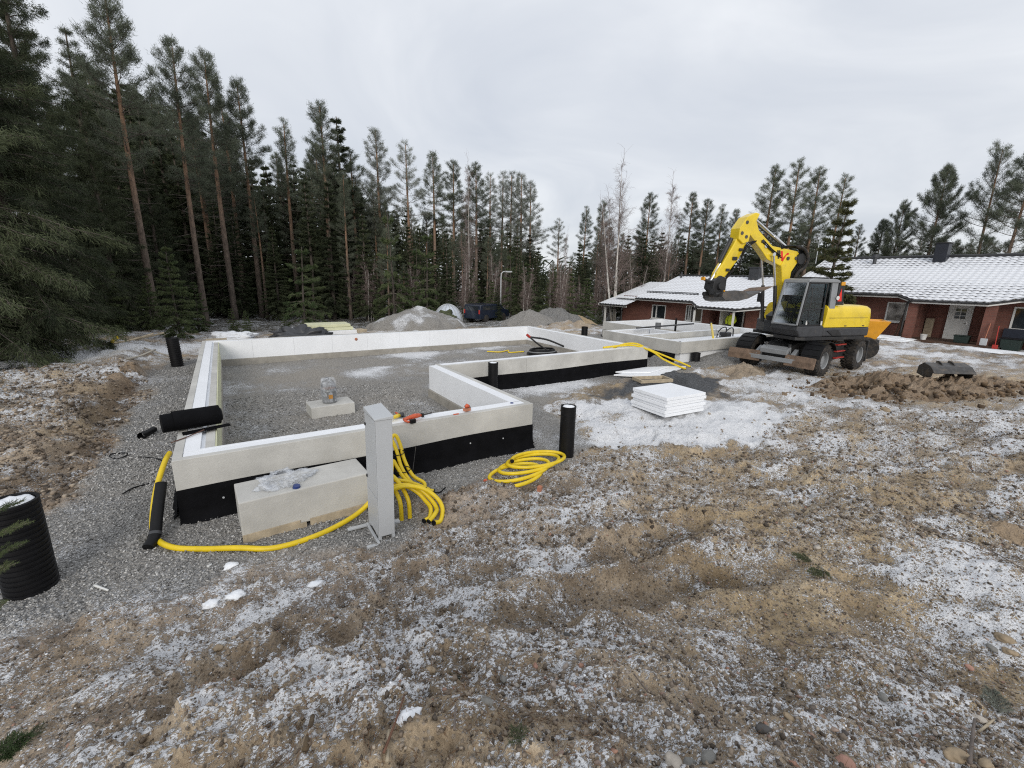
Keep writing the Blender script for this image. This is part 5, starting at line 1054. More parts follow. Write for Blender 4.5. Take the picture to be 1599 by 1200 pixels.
def tile_roof(name, root, y0, y1, xr, zr, slope, eave, keep=None, cov=.6, band=None, tw=.30, cl=.34, con=1.0):
    """tiled slope falling towards -X from the ridge (xr, zr); eave(y) gives the plan position of the edge"""
    ny = int((y1-y0)/tw)*4+1; ys = np.linspace(y0, y1, ny)
    xmin = min(eave(y) for y in ys); nc = int((xr-xmin)/(cl*math.cos(math.atan(slope))))+1
    rows = []
    for i in range(nc):
        for e in (0.0, .82, .97): rows.append((i+e, e))
    rows.append((nc, 0)); V = []; S = []; cw = (xr-xmin)/nc
    for r_, e in rows:
        for y in ys:
            x = max(xr-r_*cw, eave(y)); ph = (y-y0)/tw*2*math.pi
            zz = zr-(xr-x)*slope+.022*math.sin(ph)+.03*(0 if e < .5 else 1)*1.0
            V.append((x-(.02 if e > .9 else 0), y, zz)); 
            tr = (xr-x)/(xr-xmin); c_ = cov+(.55*math.exp(-((tr-band)/.16)**2) if band else 0)-.22*tr*0
            S.append(c_-con*((.75 if e > .9 else 0)+(.2 if e == 0 and r_ > 0 else 0)+.30*max(0, -math.sin(ph))))
    I = np.arange(len(V)).reshape(len(rows), ny); Q = np.stack([I[:-1, :-1], I[:-1, 1:], I[1:, 1:], I[1:, :-1]], -1).reshape(-1, 4)[:, ::-1]
    V = np.array(V)
    cx = V[Q].mean(1)
    ok = np.ones(len(Q), bool)
    if keep: ok = np.array([keep(a, b) for a, b in cx[:, :2]])
    ex = V[Q][:, :, 0]; ok &= (ex.max(1)-ex.min(1)) > 1e-4
    me = npmesh(name, V-np.array(ORG[root.name]), Q[ok], [roofm]); a = me.attributes.new('snowy', 'FLOAT', 'POINT'); a.data.foreach_set('value', np.array(S, np.float32))
    return link(name, me, root)
def wall_open(root, X, y0, y1, z0, z1, ops, th=.28, name='brick_wall', mat=None):
    """brick wall in the plane x = X with openings (ya, yb, za, zb)"""
    ops = sorted(ops); mb = MB(); y = y0
    for ya, yb, za, zb in ops:
        if ya > y: mb.box((X, y, z0), (X+th, ya, z1))
        if za > z0: mb.box((X, ya, z0), (X+th, yb, za))
        if zb < z1: mb.box((X, ya, zb), (X+th, yb, z1))
        y = yb
    if y1 > y: mb.box((X, y, z0), (X+th, y1, z1))
    return mb.build(name, mat or brick, root)
def window(root, X, ya, yb, za, zb, split=None, sill=True, glass=None):
    f = .07; mb = MB()
    for lo, hi in (((X-.03, ya, za), (X+.08, yb, za+f)), ((X-.03, ya, zb-f), (X+.08, yb, zb)), ((X-.03, ya, za+f), (X+.08, ya+f, zb-f)), ((X-.03, yb-f, za+f), (X+.08, yb, zb-f))): mb.box(lo, hi)
    for s in (split or []): mb.box((X-.02, ya+(yb-ya)*s-.04, za+f), (X+.07, ya+(yb-ya)*s+.04, zb-f))
    w_ = mb.build('window', whitep, root, bev=.004)
    mb = MB(); mb.box((X+.03, ya+f, za+f), (X+.04, yb-f, zb-f)); mb.build('pane', glass or winglass, w_)
    if sill: mb = MB(); mb.box((X-.10, ya-.05, za-.05), (X-.032, yb+.05, za-.005)); mb.build('sill', whitep, w_)
    mb = MB(); mb.box((X+.5, ya-.3, za-.2), (X+.52, yb+.3, zb+.2)); mb.build('dark_room_sheet', pm('room_dark', (.03, .03, .03), .9), w_)  # dark sheet behind the pane stands for the unlit room
    return w_
def pw(pts):
    ys = [p[0] for p in pts]; xs = [p[1] for p in pts]; return lambda y: float(np.interp(y, ys, xs))
def eave_trim(root, pts, xr, zr, slope, name='fascia'):
    """white fascia, dark gutter and pale soffit under a stepped eave"""
    for k in range(len(pts)-1):
        (ya, xa), (yb, xb) = pts[k:k+2]; za, zb = zr-(xr-xa)*slope, zr-(xr-xb)*slope
        mb = MB(); q = [(xa+.03, ya, za-.19), (xb+.03, yb, zb-.19), (xb+.03, yb, zb-.07), (xa+.03, ya, za-.07)]
        mb.add(q+[(x+.03, y, z) for x, y, z in q], [(0,1,2,3),(7,6,5,4),(0,4,5,1),(1,5,6,2),(2,6,7,3),(3,7,4,0)]); mb.build('fascia', whitep, root)
        mb = MB(); mb.tube([(xa-.03, ya, za-.07), (xb-.03, yb, zb-.07)], .05, 6); mb.build('gutter', blackmet, root)
def gable(root, y, xw0, xw1, z0, xr, zr, slope, th=.25):
    mb = MB(); mb.prism([(xw0, z0), (xw1, z0), (xw1, zr-(xw1-xr)*slope-.1), (xr, zr-.1), (xw0, zr-(xr-xw0)*slope-.1)], y-th, y); return mb.build('gable_wall', brick, root)

# near house on the right
H2 = thing('brick_house', 'long red brick house with snow dusted tile roof and white door, right of the excavator', 'house', (32, 6, 0)); XR, ZR, SL2 = 36.4, 4.58, .425
e2 = [(-8, 31.3), (4.75, 31.3), (5.7, 30.75), (8.55, 30.75), (9.35, 31.3), (15.35, 31.3)]
tile_roof('roof', H2, -8, 15.35, XR, ZR, SL2, pw(e2), cov=.92, band=.45, con=.72); eave_trim(H2, e2, XR, ZR, SL2)
mb = MB(); mb.prism([(XR, ZR+.02), (XR+5, ZR-2.1), (XR+5, ZR-2.3), (XR, ZR-.14)], -8, 15.35); mb.build('rear_roof', darkpaint, H2)
mb = MB(); mb.tube([(XR, -8, ZR+.04), (XR, 15.38, ZR+.04)], .11, 8); mb.build('ridge_tiles', blackmet, H2)
mb = MB(); mb.prism([(31.25, ZR-(XR-31.25)*SL2-.16), (XR, ZR-.14), (XR, ZR+.02), (31.25, ZR-(XR-31.25)*SL2+.02)], 15.36, 15.42); mb.build('verge_board', whitep, H2)
W2o = [(-1.4, .6, .9, 2.0), (3.3, 5.06, .9, 2.0)]
mb = MB(); mb.box((31.4, -8, 2.28), (33.1, 5.4, 2.31)); mb.box((30.95, 5.4, 2.12), (33.1, 8.7, 2.15)); mb.box((31.4, 8.7, 2.28), (32.1, 15.2, 2.31)); mb.build('soffit', whitep, H2)
wall_open(H2, 32.2, -8, 5.45, -.2, 2.3, W2o); wall_open(H2, 32.2, 8.7, 15.2, -.2, 2.32, [(8.98, 10.02, .86, 1.96), (12.2, 13.4, .86, 1.96)])
wall_open(H2, 33.2, 5.45, 8.7, -.2, 2.15, [(6.62, 7.58, .0, 2.02)])
for ya in (5.451, 8.45): mb = MB(); mb.box((32.2, ya, -.2), (33.199, ya+.249, 2.12)); mb.build('porch_wall', brick, H2)
gable(H2, 15.2, 32.48, 40.5, -.2, XR, ZR, SL2)
for a in W2o: window(H2, 32.2, *a, split=None)
window(H2, 32.2, 8.98, 10.02, .86, 1.96, [.1], glass=pm('painted_reflection_pane', (.12, .10, .08), .15, .6, 2.0, col2=(.3, .28, .26), spec=.8)); window(H2, 32.2, 12.2, 13.4, .86, 1.96)  # mottled pane colour stands in for a reflection
dw = MB(); dw.box((33.14, 6.66, .02), (33.19, 7.54, 2.0)); dr = dw.build('door', whitep, H2, bev=.005)
mb = MB(); 
for lo, hi in (((33.10, 6.62, .02), (33.26, 6.66, 2.03)), ((33.10, 7.54, .02), (33.26, 7.58, 2.03)), ((33.10, 6.66, 2.0), (33.26, 7.54, 2.03))): mb.box(lo, hi)
mb.build('door_frame', whitep, dr)
for r_ in range(3):
    for c_ in range(2):
        mb = MB(); y = 6.88+c_*.23; z = 1.22+r_*.19; mb.box((33.128, y, z), (33.139, y+.19, z+.155)); mb.build('door_pane', winglass, dr)
mb = MB(); mb.tube([(33.09, 6.76, 1.0), (33.09, 6.88, 1.0)], .014, 6); mb.cbox((33.12, 6.76, 1.0), (.04, .05, .14)); mb.build('door_handle', chrome, dr)
mb = MB(); mb.cyl((32.9, 7.5, 2.12), (32.9, 7.5, 2.05), .11, n=14); mb.build('porch_lamp', whitep, H2)
mb = MB(); mb.box((30.9, 4.9, -.1), (33.19, 8.9, .11)); mb.build('porch_slab', woodd, H2, bev=.01)
for i, y in enumerate((5.62, 8.55)):
    mb = MB(); mb.box((31.05, y-.19, .1), (31.35, y+.19, 2.14)); mb.build('porch_pillar', brick, H2, bev=.005)
mb = MB(); mb.tube(catmull([(30.72, 8.62, 2.16), (30.8, 8.68, 2.0), (30.98, 8.80, 1.9), (31.0, 8.82, .1)], 4), .05, 8); mb.build('downpipe', blackmet, H2, smooth=True)
mb = MB(); mb.prism([(6.08, 4.0), (6.08, 5.35), (6.66, 5.35), (6.66, 4.0)], 35.6, 36.2, 'x'); ch = mb.build('chimney', pm('chimney_sheet', (.016, .018, .026), .45, .15, 4), H2, bev=.01)
c_ = at_depth(1467, 398, 27)
mb = MB(); mb.cbox((35.9, 6.36, 5.36), (.7, .68, .05)); mb.build('chimney_cap', blackmet, ch)
ch.location = (0, 2.75, 0)
mb = MB(); mb.cyl((35.5, 12.2, 4.0), (35.5, 12.2, 4.62), .10, n=12); mb.cyl((35.5, 12.2, 4.60), (35.5, 12.2, 4.80), .17, n=12); mb.build('roof_vent', darkpaint, H2)
# things on and beside the porch
def small(name, label, cat, fn):
    t_ = thing(name, label, cat); fn(t_); return t_
mb = MB(); mb.lathe([(0, .11), (.11, .11), (.15, .38), (.16, .39), (.14, .39), (.10, .14), (0, .14)], (31.1, 7.85, 0), (0, 0, 1), 16); tag(mb.build('white_bucket', whitep, None, smooth=True, auto=40), 'small white bucket on the porch left of the white door', 'bucket')
t_ = thing('storage_box', 'dark green plastic box on the porch in front of the white door', 'box', (31.3, 6.4, .11)); mb = MB(); mb.prism([(6.15, .115), (6.12, .46), (6.70, .46), (6.67, .115)], 31.1, 31.5, 'x'); mb.build('tub', greenp, t_, bev=.02); mb = MB(); mb.box((31.07, 6.09, .462), (31.53, 6.73, .50)); mb.build('lid', greenp, t_, bev=.01)
t_ = thing('storage_box', 'large black green box on the ground right of the porch pillar', 'box', (31.2, 4.6, 0)); mb = MB(); mb.prism([(4.35, 0), (4.32, .52), (5.02, .52), (4.99, 0)], 30.9, 31.4, 'x'); mb.build('tub', greenp, t_, bev=.02); mb = MB(); mb.box((30.87, 4.29, .522), (31.43, 5.05, .57)); mb.build('lid', blackpl, t_, bev=.01)
t_ = thing('garden_bench', 'dark low bench against the wall under the right window', 'bench', (32, 4.4, 0)); mb = MB(); mb.box((31.6, 3.7, .42), (32.1, 5.2, .47)); mb.build('seat', navy, t_, bev=.01)
mb = MB(); mb.box((32.08, 3.7, .5), (32.14, 5.2, .95)); mb.build('backrest', navy, t_, bev=.01)
for y in (3.8, 5.1): mb = MB(); mb.box((31.65, y-.04, 0), (32.1, y+.04, .419)); mb.build('leg', navy, t_)
def tool(name, label, base, top, hm, head, hmat):
    t_ = thing(name, label, 'shovel' if 'shovel' in name else 'broom', base); mb = MB(); mb.tube([base, top], .018, 6); mb.build('handle', hm, t_)
    mb = MB(); mb.cbox((0, 0, 0), head); mb.xf(Matrix.Translation(Vector(base)+Vector((0, 0, head[2]/2)))); mb.build('head', hmat, t_, bev=.02)
tool('snow_shovel', 'pale bladed shovel leaning on the right porch pillar', (30.85, 5.55, .13), (31.0, 5.5, 1.2), clay, (.05, .26, .34), galv)
tool('red_shovel', 'red handled shovel standing just right of the porch pillar', (30.8, 5.12, .02), (31.0, 5.2, 1.1), redp, (.05, .2, .2), redp)
tool('stable_broom', 'long handled broom leaning on the wall below the right window', (31.2, 3.95, .02), (31.9, 3.7, 1.35), woodl, (.08, .35, .10), woodl)
t_ = thing('folding_ladder', 'white folding ladder leaning by the right edge of the photo under the window', 'ladder', (31.2, 3.3, 0))
for a, b_ in (((31.2, 3.62, 0), (31.4, 3.35, .8)), ((31.2, 3.42, 0), (31.4, 3.15, .8)), ((31.6, 3.32, 0), (31.4, 3.32, .8))): mb = MB(); mb.tube([a, b_], .025, 5); mb.build('rail', whitep, t_)
for k in range(3): mb = MB(); mb.tube([(31.25+.05*k, 3.55-.07*k, .2+.2*k), (31.25+.05*k, 3.35-.07*k, .2+.2*k)], .018, 5); mb.build('rung', whitep, t_)
for i, (y, h_) in enumerate(((9.25, 1.35), (9.12, 1.0), (8.98, 1.45))):
    mb = MB(); mb.tube([(31.7, y, 0.02), (32.15, y-.1, h_)], .05, 6); tag(mb.build('leaning_board', woodd, None), ['leftmost', 'middle and shortest', 'rightmost and tallest'][i]+' of three dark boards leaning on the wall left of the porch', 'board', 'dark boards leaning on the near house')
mb = MB(); mb.box((32.96, 8.05, .115), (33.10, 8.40, 1.15)); tag(mb.build('door_leaf', woodl, None, bev=.01), 'dull brown panel standing on the porch left of the white door', 'panel')
mb = MB(); mb.box((32.13, 10.25, .35), (32.19, 10.6, .85)); mb.build('meter_box', blackmet, H2, bev=.01)
o = crumple('snow_heap', snowm, (30.3, 9.6, tz(30.3, 9.6)-.05), (1.3, .5, .16), 33, sub=4, amp=.4, rot=1.5); tag(o, 'low ridge of shovelled snow left of the porch', 'snow heap')
o = crumple('snow_heap', snowm, (30.0, 4.6, tz(30, 4.6)-.06), (3.2, .5, .14), 35, sub=4, amp=.4, rot=1.5); tag(o, 'long low ridge of shovelled snow in front of the porch boxes', 'snow heap')

# far house
H1 = thing('brick_house', 'red brick house with snow covered roof behind the garage foundation and the boom', 'house', (28, 18, -.75)); XQ, ZQ, SL1 = 32.0, 3.27, .345
zf = -.9
e1 = [(11.5, 27.0), (14.0, 27.0), (15.5, 26.25), (18.2, 26.25), (19.2, 27.0), (24.2, 27.0)]
tile_roof('roof', H1, 11.5, 24.2, XQ, ZQ, SL1, pw(e1), keep=lambda x, y: y > 15.45 or x < 29.9, cov=1.12, tw=.30, con=.30); eave_trim(H1, e1, XQ, ZQ, SL1)
mb = MB(); mb.prism([(XQ, ZQ+.02), (XQ+4.6, ZQ-1.6), (XQ+4.6, ZQ-1.8), (XQ, ZQ-.14)], 15.45, 24.2); mb.build('rear_roof', darkpaint, H1)
mb = MB(); mb.tube([(XQ, 15.45, ZQ+.03), (XQ, 24.22, ZQ+.03)], .09, 8); mb.build('ridge_tiles', blackmet, H1)
mb = MB(); mb.prism([(26.95, ZQ-(XQ-26.95)*SL1-.16), (XQ, ZQ-.14), (XQ, ZQ+.0), (26.95, ZQ-(XQ-26.95)*SL1)], 24.21, 24.26); mb.build('verge_board', whitep, H1)
wl = [(22.05, 23.35, .0, 1.06), (18.95, 20.3, .08, 1.2)]
wall_open(H1, 28.0, 18.65, 26.4, zf, 1.62, wl); wall_open(H1, 28.0, 11.5, 15.6, zf, 1.62, [(13.5, 15.0, .1, 1.2)]); wall_open(H1, 28.9, 15.6, 18.65, zf, 1.62, [(16.55, 17.6, zf, 1.25)])
for ya in (18.4, 15.601): mb = MB(); mb.box((28.0, ya, zf), (28.899, ya+.249, 1.4)); mb.build('porch_wall', brick, H1)
gable(H1, 26.4, 28.28, 35.5, zf, XQ, 2.8, SL1)
window(H1, 28.0, *wl[0], split=[.68]); window(H1, 28.0, *wl[1], split=[.82, .70]); window(H1, 28.0, 13.5, 15.0, .1, 1.2, split=[.92])
mb = MB(); mb.box((27.0, 11.5, 1.43), (28.9, 26.4, 1.46)); mb.build('soffit', whitep, H1)
for y in (18.5, 15.75): mb = MB(); mb.box((26.4, y-.05, zf), (26.5, y+.05, 1.30)); mb.build('porch_post', whitep, H1)
for y in (17.62, 16.50): mb = MB(); mb.box((28.86, y-.05, zf), (28.98, y+.05, 1.3)); mb.build('door_frame', whitep, H1)
mb = MB(); mb.box((29.7, 16.2, zf), (29.75, 18.0, 1.4)); mb.build('hall_wall', darkpaint, H1)
mb = MB(); mb.box((28.05, 17.62, zf+.02), (28.85, 17.67, 1.2)); dd = mb.build('door', whitep, H1)
mb = MB(); mb.tube(catmull([(26.22, 18.35, 1.2), (26.3, 18.4, 1.05), (26.45, 18.62, .95), (26.5, 18.65, zf)], 4), .045, 8); mb.build('downpipe', blackmet, H1, smooth=True)
mb = MB(); mb.box((26.9, 14.0, zf-.1), (28.88, 18.6, zf+.12)); mb.build('porch_slab', concrete_d, H1)
mb = MB(); mb.tube([(28.1, 19.5, 1.97), (28.1, 24.1, 1.97)], .03, 5); mb.tube([(28.1, 19.5, 2.05), (28.1, 24.1, 2.05)], .03, 5); mb.build('snow_guard', blackmet, H1)
mb = MB(); mb.cyl((31.6, 23.7, 3.0), (31.6, 23.7, 3.6), .07, n=8); mb.build('roof_vent', darkpaint, H1)
pc2 = at_depth(1171, 424, 0.97*30)
mb = MB(); mb.cbox((31.6, 17.6, 3.4), (.6, .7, .95)); mb.cbox((31.6, 17.6, 3.9), (.75, .85, .06)); mb.build('chimney', darkpaint, H1, bev=.01)
# lower carport roof at its left end
CP = thing('carport', 'low snow covered carport roof on white posts at the left end of the far house', 'carport', (27, 25.5, -.8)); ec = [(24.28, 26.1), (27.2, 26.1)]
tile_roof('roof', CP, 24.28, 27.2, 32.0, 2.75, .30, pw([(24.2, 26.05), (27.3, 26.05)]), cov=1.1, con=.3); eave_trim(CP, ec, 32.0, 2.75, .30)
mb = MB(); mb.prism([(26.0, .82), (32, 2.62), (32, 2.75), (26.0, .95)], 27.2, 27.26); mb.build('verge_board', whitep, CP)
mb = MB(); mb.prism([(32, 2.76), (36, 1.5), (36, 1.35), (32, 2.6)], 24.28, 27.2); mb.build('rear_roof', darkpaint, CP)
for x, y in ((26.5, 26.9), (28.5, 26.9), (30.5, 26.9)): mb = MB(); mb.box((x-.06, y-.06, -1), (x+.06, y+.06, .9+(x-26.5)*.28)); mb.build('post', whitep, CP)
mb = MB(); mb.tube(catmull([(26.05, 25.9, .8), (26.3, 26.0, .6), (27.8, 26.45, .5), (27.9, 26.45, -.8)], 4), .045, 8); mb.build('downpipe', blackmet, CP, smooth=True)

# person in the doorway of the far house
PS = thing('person', 'person in a yellow high visibility jacket standing in the open doorway of the far house', 'person', (28.4, 17.05, zf+.12)); PS.rotation_euler = (0, 0, math.radians(200))
def figure():
    me = bpy.data.meshes.new('body'); P = {'pel': (0, 0, .95), 'ch': (.02, 0, 1.3), 'nk': (.02, 0, 1.5), 'hd': (.04, 0, 1.60), 'ht': (.03, 0, 1.74), 'sl': (.02, .19, 1.42), 'el': (.02, .27, 1.14), 'wl': (.2, .22, 1.0), 'hl': (.29, .2, 1.0),
        'sr': (.02, -.19, 1.42), 'er': (-.02, -.26, 1.14), 'wr': (.1, -.25, .9), 'hr': (.14, -.25, .82), 'tl': (.0, .1, .9), 'kl': (.05, .12, .5), 'al': (0, .13, .09), 'fl': (.16, .15, .04), 'tr': (0, -.1, .9), 'kr': (.02, -.12, .5), 'ar': (-.05, -.13, .09), 'fr': (.1, -.15, .04)}
    R = dict(pel=.15, ch=.17, nk=.06, hd=.095, ht=.06, sl=.075, el=.05, wl=.035, hl=.04, sr=.075, er=.05, wr=.035, hr=.04, tl=.1, kl=.07, al=.05, fl=.045, tr=.1, kr=.07, ar=.05, fr=.045)
    K = list(P); E_ = [('pel', 'ch'), ('ch', 'nk'), ('nk', 'hd'), ('hd', 'ht'), ('ch', 'sl'), ('sl', 'el'), ('el', 'wl'), ('wl', 'hl'), ('ch', 'sr'), ('sr', 'er'), ('er', 'wr'), ('wr', 'hr'), ('pel', 'tl'), ('tl', 'kl'), ('kl', 'al'), ('al', 'fl'), ('pel', 'tr'), ('tr', 'kr'), ('kr', 'ar'), ('ar', 'fr')]
    me.from_pydata([P[k] for k in K], [(K.index(a), K.index(b)) for a, b in E_], []); me.materials.append(navy)
    o = bpy.data.objects.new('body', me); C.objects.link(o); o.parent = PS
    s = o.modifiers.new('skin', 'SKIN'); sv = me.skin_vertices.new(name='') if hasattr(me.skin_vertices, 'new') and not me.skin_vertices else me.skin_vertices[0]
    for i, k in enumerate(K): sv.data[i].radius = (R[k], R[k])
    sv.data[0].use_root = True; u_ = o.modifiers.new('sub', 'SUBSURF'); u_.levels = 2; u_.render_levels = 2
try: figure()
except Exception as ex: print('figure', ex)
mb = MB(); mb.lathe([(.16, .88), (.19, .95), (.205, 1.2), (.22, 1.38), (.16, 1.48), (.075, 1.53)], (.02, 0, 0), (0, 0, 1), 16)
for s in (1, -1):
    e_ = (.02 if s > 0 else -.02, s*.29, 1.14); w3 = (.2, .23, 1.0) if s > 0 else (.1, -.25, .92); mb.tube([(.02, s*.19, 1.43), e_, w3], [.095, .075, .06], 10)
mb.build('jacket', hivis, PS, local=True, smooth=True)
mb = MB(); mb.lathe([(.10, 1.62), (.108, 1.66), (.10, 1.74), (.05, 1.79), (0, 1.80)], (.02, 0, 0), (0, 0, 1), 16); mb.build('hat', blackmet, PS, local=True, smooth=True)
mb = MB(); mb.lathe([(0, 1.52), (.07, 1.54), (.09, 1.62), (.09, 1.66)], (.055, 0, 0), (0, 0, 1), 14); mb.tube([(.14, 0, 1.63), (.165, 0, 1.60)], .014, 6); mb.build('face', skin, PS, local=True, smooth=True)
# ------------------------------------------------------------------ trees
def leaf_mat(name, lo, hi, tip=None):
    m = bpy.data.materials.new(name); m.use_nodes = True; t = m.node_tree; t.nodes.clear()
    tc = N(t, 'ShaderNodeTexCoord'); oi = N(t, 'ShaderNodeObjectInfo')
    n = N(t, 'ShaderNodeTexNoise', {'Vector': tc.outputs['Object'], 'Scale': 1.6, 'Detail': 5.0, 'Roughness': .7})
    f = mathn(t, 'ADD', n.outputs[0], mathn(t, 'MULTIPLY', mathn(t, 'SUBTRACT', oi.outputs['Random'], .5), .22))
    c = ramp(t, f, [(.34, lo), (.66, hi)])
    d = N(t, 'ShaderNodeBsdfPrincipled', {'Base Color': c, 'Roughness': .75, 'Specular IOR Level': .3}); tr = N(t, 'ShaderNodeBsdfTranslucent', {'Color': c})
    mx = N(t, 'ShaderNodeMixShader', {0: .22, 1: d, 2: tr}); N(t, 'ShaderNodeOutputMaterial', {0: mx}); return m
def bark_mat(name, stops, zs, sc=9):
    m = bpy.data.materials.new(name); m.use_nodes = True; t = m.node_tree; t.nodes.clear()
    tc = N(t, 'ShaderNodeTexCoord'); s = N(t, 'ShaderNodeSeparateXYZ', {0: tc.outputs['Object']}); mp = N(t, 'ShaderNodeVectorMath', {0: tc.outputs['Object'], 1: (1, 1, .35)}, operation='MULTIPLY')
    n = N(t, 'ShaderNodeTexNoise', {'Vector': mp.outputs[0], 'Scale': sc, 'Detail': 6.0, 'Roughness': .7})
    f = mathn(t, 'ADD', mathn(t, 'DIVIDE', s.outputs[2], zs), mathn(t, 'MULTIPLY', mathn(t, 'SUBTRACT', n.outputs[0], .5), .35))
    c = ramp(t, f, stops); k = ramp(t, n.outputs[0], [(.35, .55), (.6, 1.15)]); c = mixc(t, 1.0, c, k, 'MULTIPLY')
    bp = N(t, 'ShaderNodeBump', {'Height': n.outputs[0], 'Strength': .6, 'Distance': .03})
    p = N(t, 'ShaderNodeBsdfPrincipled', {'Base Color': c, 'Roughness': .9, 'Normal': bp.outputs[0], 'Specular IOR Level': .2}); N(t, 'ShaderNodeOutputMaterial', {0: p}); return m
pine_leaf = leaf_mat('pine_needles', (.068, .086, .058), (.17, .19, .135)); pine_leaf_w = leaf_mat('glare_and_frost_needles', (.14, .155, .125), (.32, .34, .30))  # pale set: sky glare put into the needle colour, frost on one tuft
spruce_leaf = leaf_mat('spruce_needles', (.034, .045, .024), (.100, .118, .060)); young_leaf = leaf_mat('young_needles', (.050, .078, .030), (.125, .150, .065))  # needle colours raised throughout in place of haze
thuja_leaf = leaf_mat('cypress_foliage', (.05, .058, .022), (.14, .135, .06))
pine_bark = bark_mat('pine_bark', [(0, (.12, .10, .085)), (.35, (.19, .145, .115)), (.6, (.28, .175, .115)), (1, (.32, .19, .12))], 14)
spruce_bark = bark_mat('spruce_bark', [(0, (.08, .07, .06)), (1, (.13, .105, .085))], 14)
birch_bark = bark_mat('birch_bark', [(0, (.30, .28, .25)), (.25, (.62, .60, .56)), (1, (.55, .50, .46))], 12, 6)
twig_bark = pm('grey_twigs', (.14, .115, .10), .9, .2, 9); twig_red = pm('birch_twigs', (.22, .17, .155), .9, .2, 9)

def prisms(p0, p1, r0, r1):
    """three sided tapered sticks for arrays of segments"""
    d = p1-p0; L = np.linalg.norm(d, axis=1, keepdims=True)+1e-9; d = d/L
    a = np.where(np.abs(d[:, 2:3]) < .9, np.array([[0, 0, 1.]]), np.array([[1., 0, 0]])); u = np.cross(d, a); u /= np.linalg.norm(u, axis=1, keepdims=True)+1e-9; q = np.cross(d, u)
    R = []
    for p, r in ((p0, r0), (p1, r1)):
        for k in range(3):
            t = 2*math.pi*k/3; R.append(p+(u*math.cos(t)+q*math.sin(t))*r[:, None])
    V = np.stack(R, 1).reshape(-1, 3); b = np.arange(len(p0))[:, None]*6
    F = np.concatenate([b+np.array([[0, 1, 4]]), b+np.array([[0, 4, 3]]), b+np.array([[1, 2, 5]]), b+np.array([[1, 5, 4]]), b+np.array([[2, 0, 3]]), b+np.array([[2, 3, 5]])]); return V, F
def needles(c, d, n, L, w, spread, r, jit=.0, grav=0.0):
    """tufts: n slender faces round each centre c, leaning along d"""
    k = len(c); c = np.repeat(c, n, 0); d = np.repeat(d, n, 0)
    v = r.normal(size=(k*n, 3)); v /= np.linalg.norm(v, axis=1, keepdims=True); D = d+v*spread; D[:, 2] -= grav; D /= np.linalg.norm(D, axis=1, keepdims=True)+1e-9
    s = np.cross(D, r.normal(size=(k*n, 3))); s /= np.linalg.norm(s, axis=1, keepdims=True)+1e-9
    ll = L*(.6+.7*r.random((k*n, 1))); o = c+r.normal(size=(k*n, 3))*jit; ww = w*(.7+.6*r.random((k*n, 1)))
    V = np.stack([o-s*ww*.5, o+s*ww*.5, o+D*ll+s*ww*.12, o+D*ll-s*ww*.12], 1).reshape(-1, 3); b = np.arange(k*n)[:, None]*4
    return V, np.concatenate([b+np.array([[0, 1, 2]]), b+np.array([[0, 2, 3]])])
class Acc:
    def __init__(s): s.V = []; s.F = []; s.M = []; s.n = 0
    def add(s, VF, m=0): V, F = VF; s.V.append(V); s.F.append(F+s.n); s.M.append(np.full(len(F), m)); s.n += len(V)
    def mesh(s, name, mats): return npmesh(name, np.concatenate(s.V), np.concatenate(s.F), mats, np.concatenate(s.M))
def trunk_mesh(name, H, r0, mat, r, bend=.15, top=.98, n=10, r1=.02):
    ph = r.random()*6; P = [Vector((bend*math.sin(ph+t*2.2)*t, bend*math.cos(ph*1.7+t*1.9)*t, -.5+t*(H*top+.5))) for t in np.linspace(0, 1, 14)]
    R = [r0*(1.25 if i == 0 else 1)*(1-.88*(i/13)**1.1)+r1*.3 for i in range(14)]
    mb = MB(); mb.tube(P, R, n); me = bpy.data.meshes.new(name); me.from_pydata(mb.v, [], mb.f); me.materials.append(mat); me.polygons.foreach_set('use_smooth', [True]*len(me.polygons))
    f = lambda z: np.array([np.interp(z, [p.z for p in P], [p.x for p in P]), np.interp(z, [p.z for p in P], [p.y for p in P]), z]); return me, f
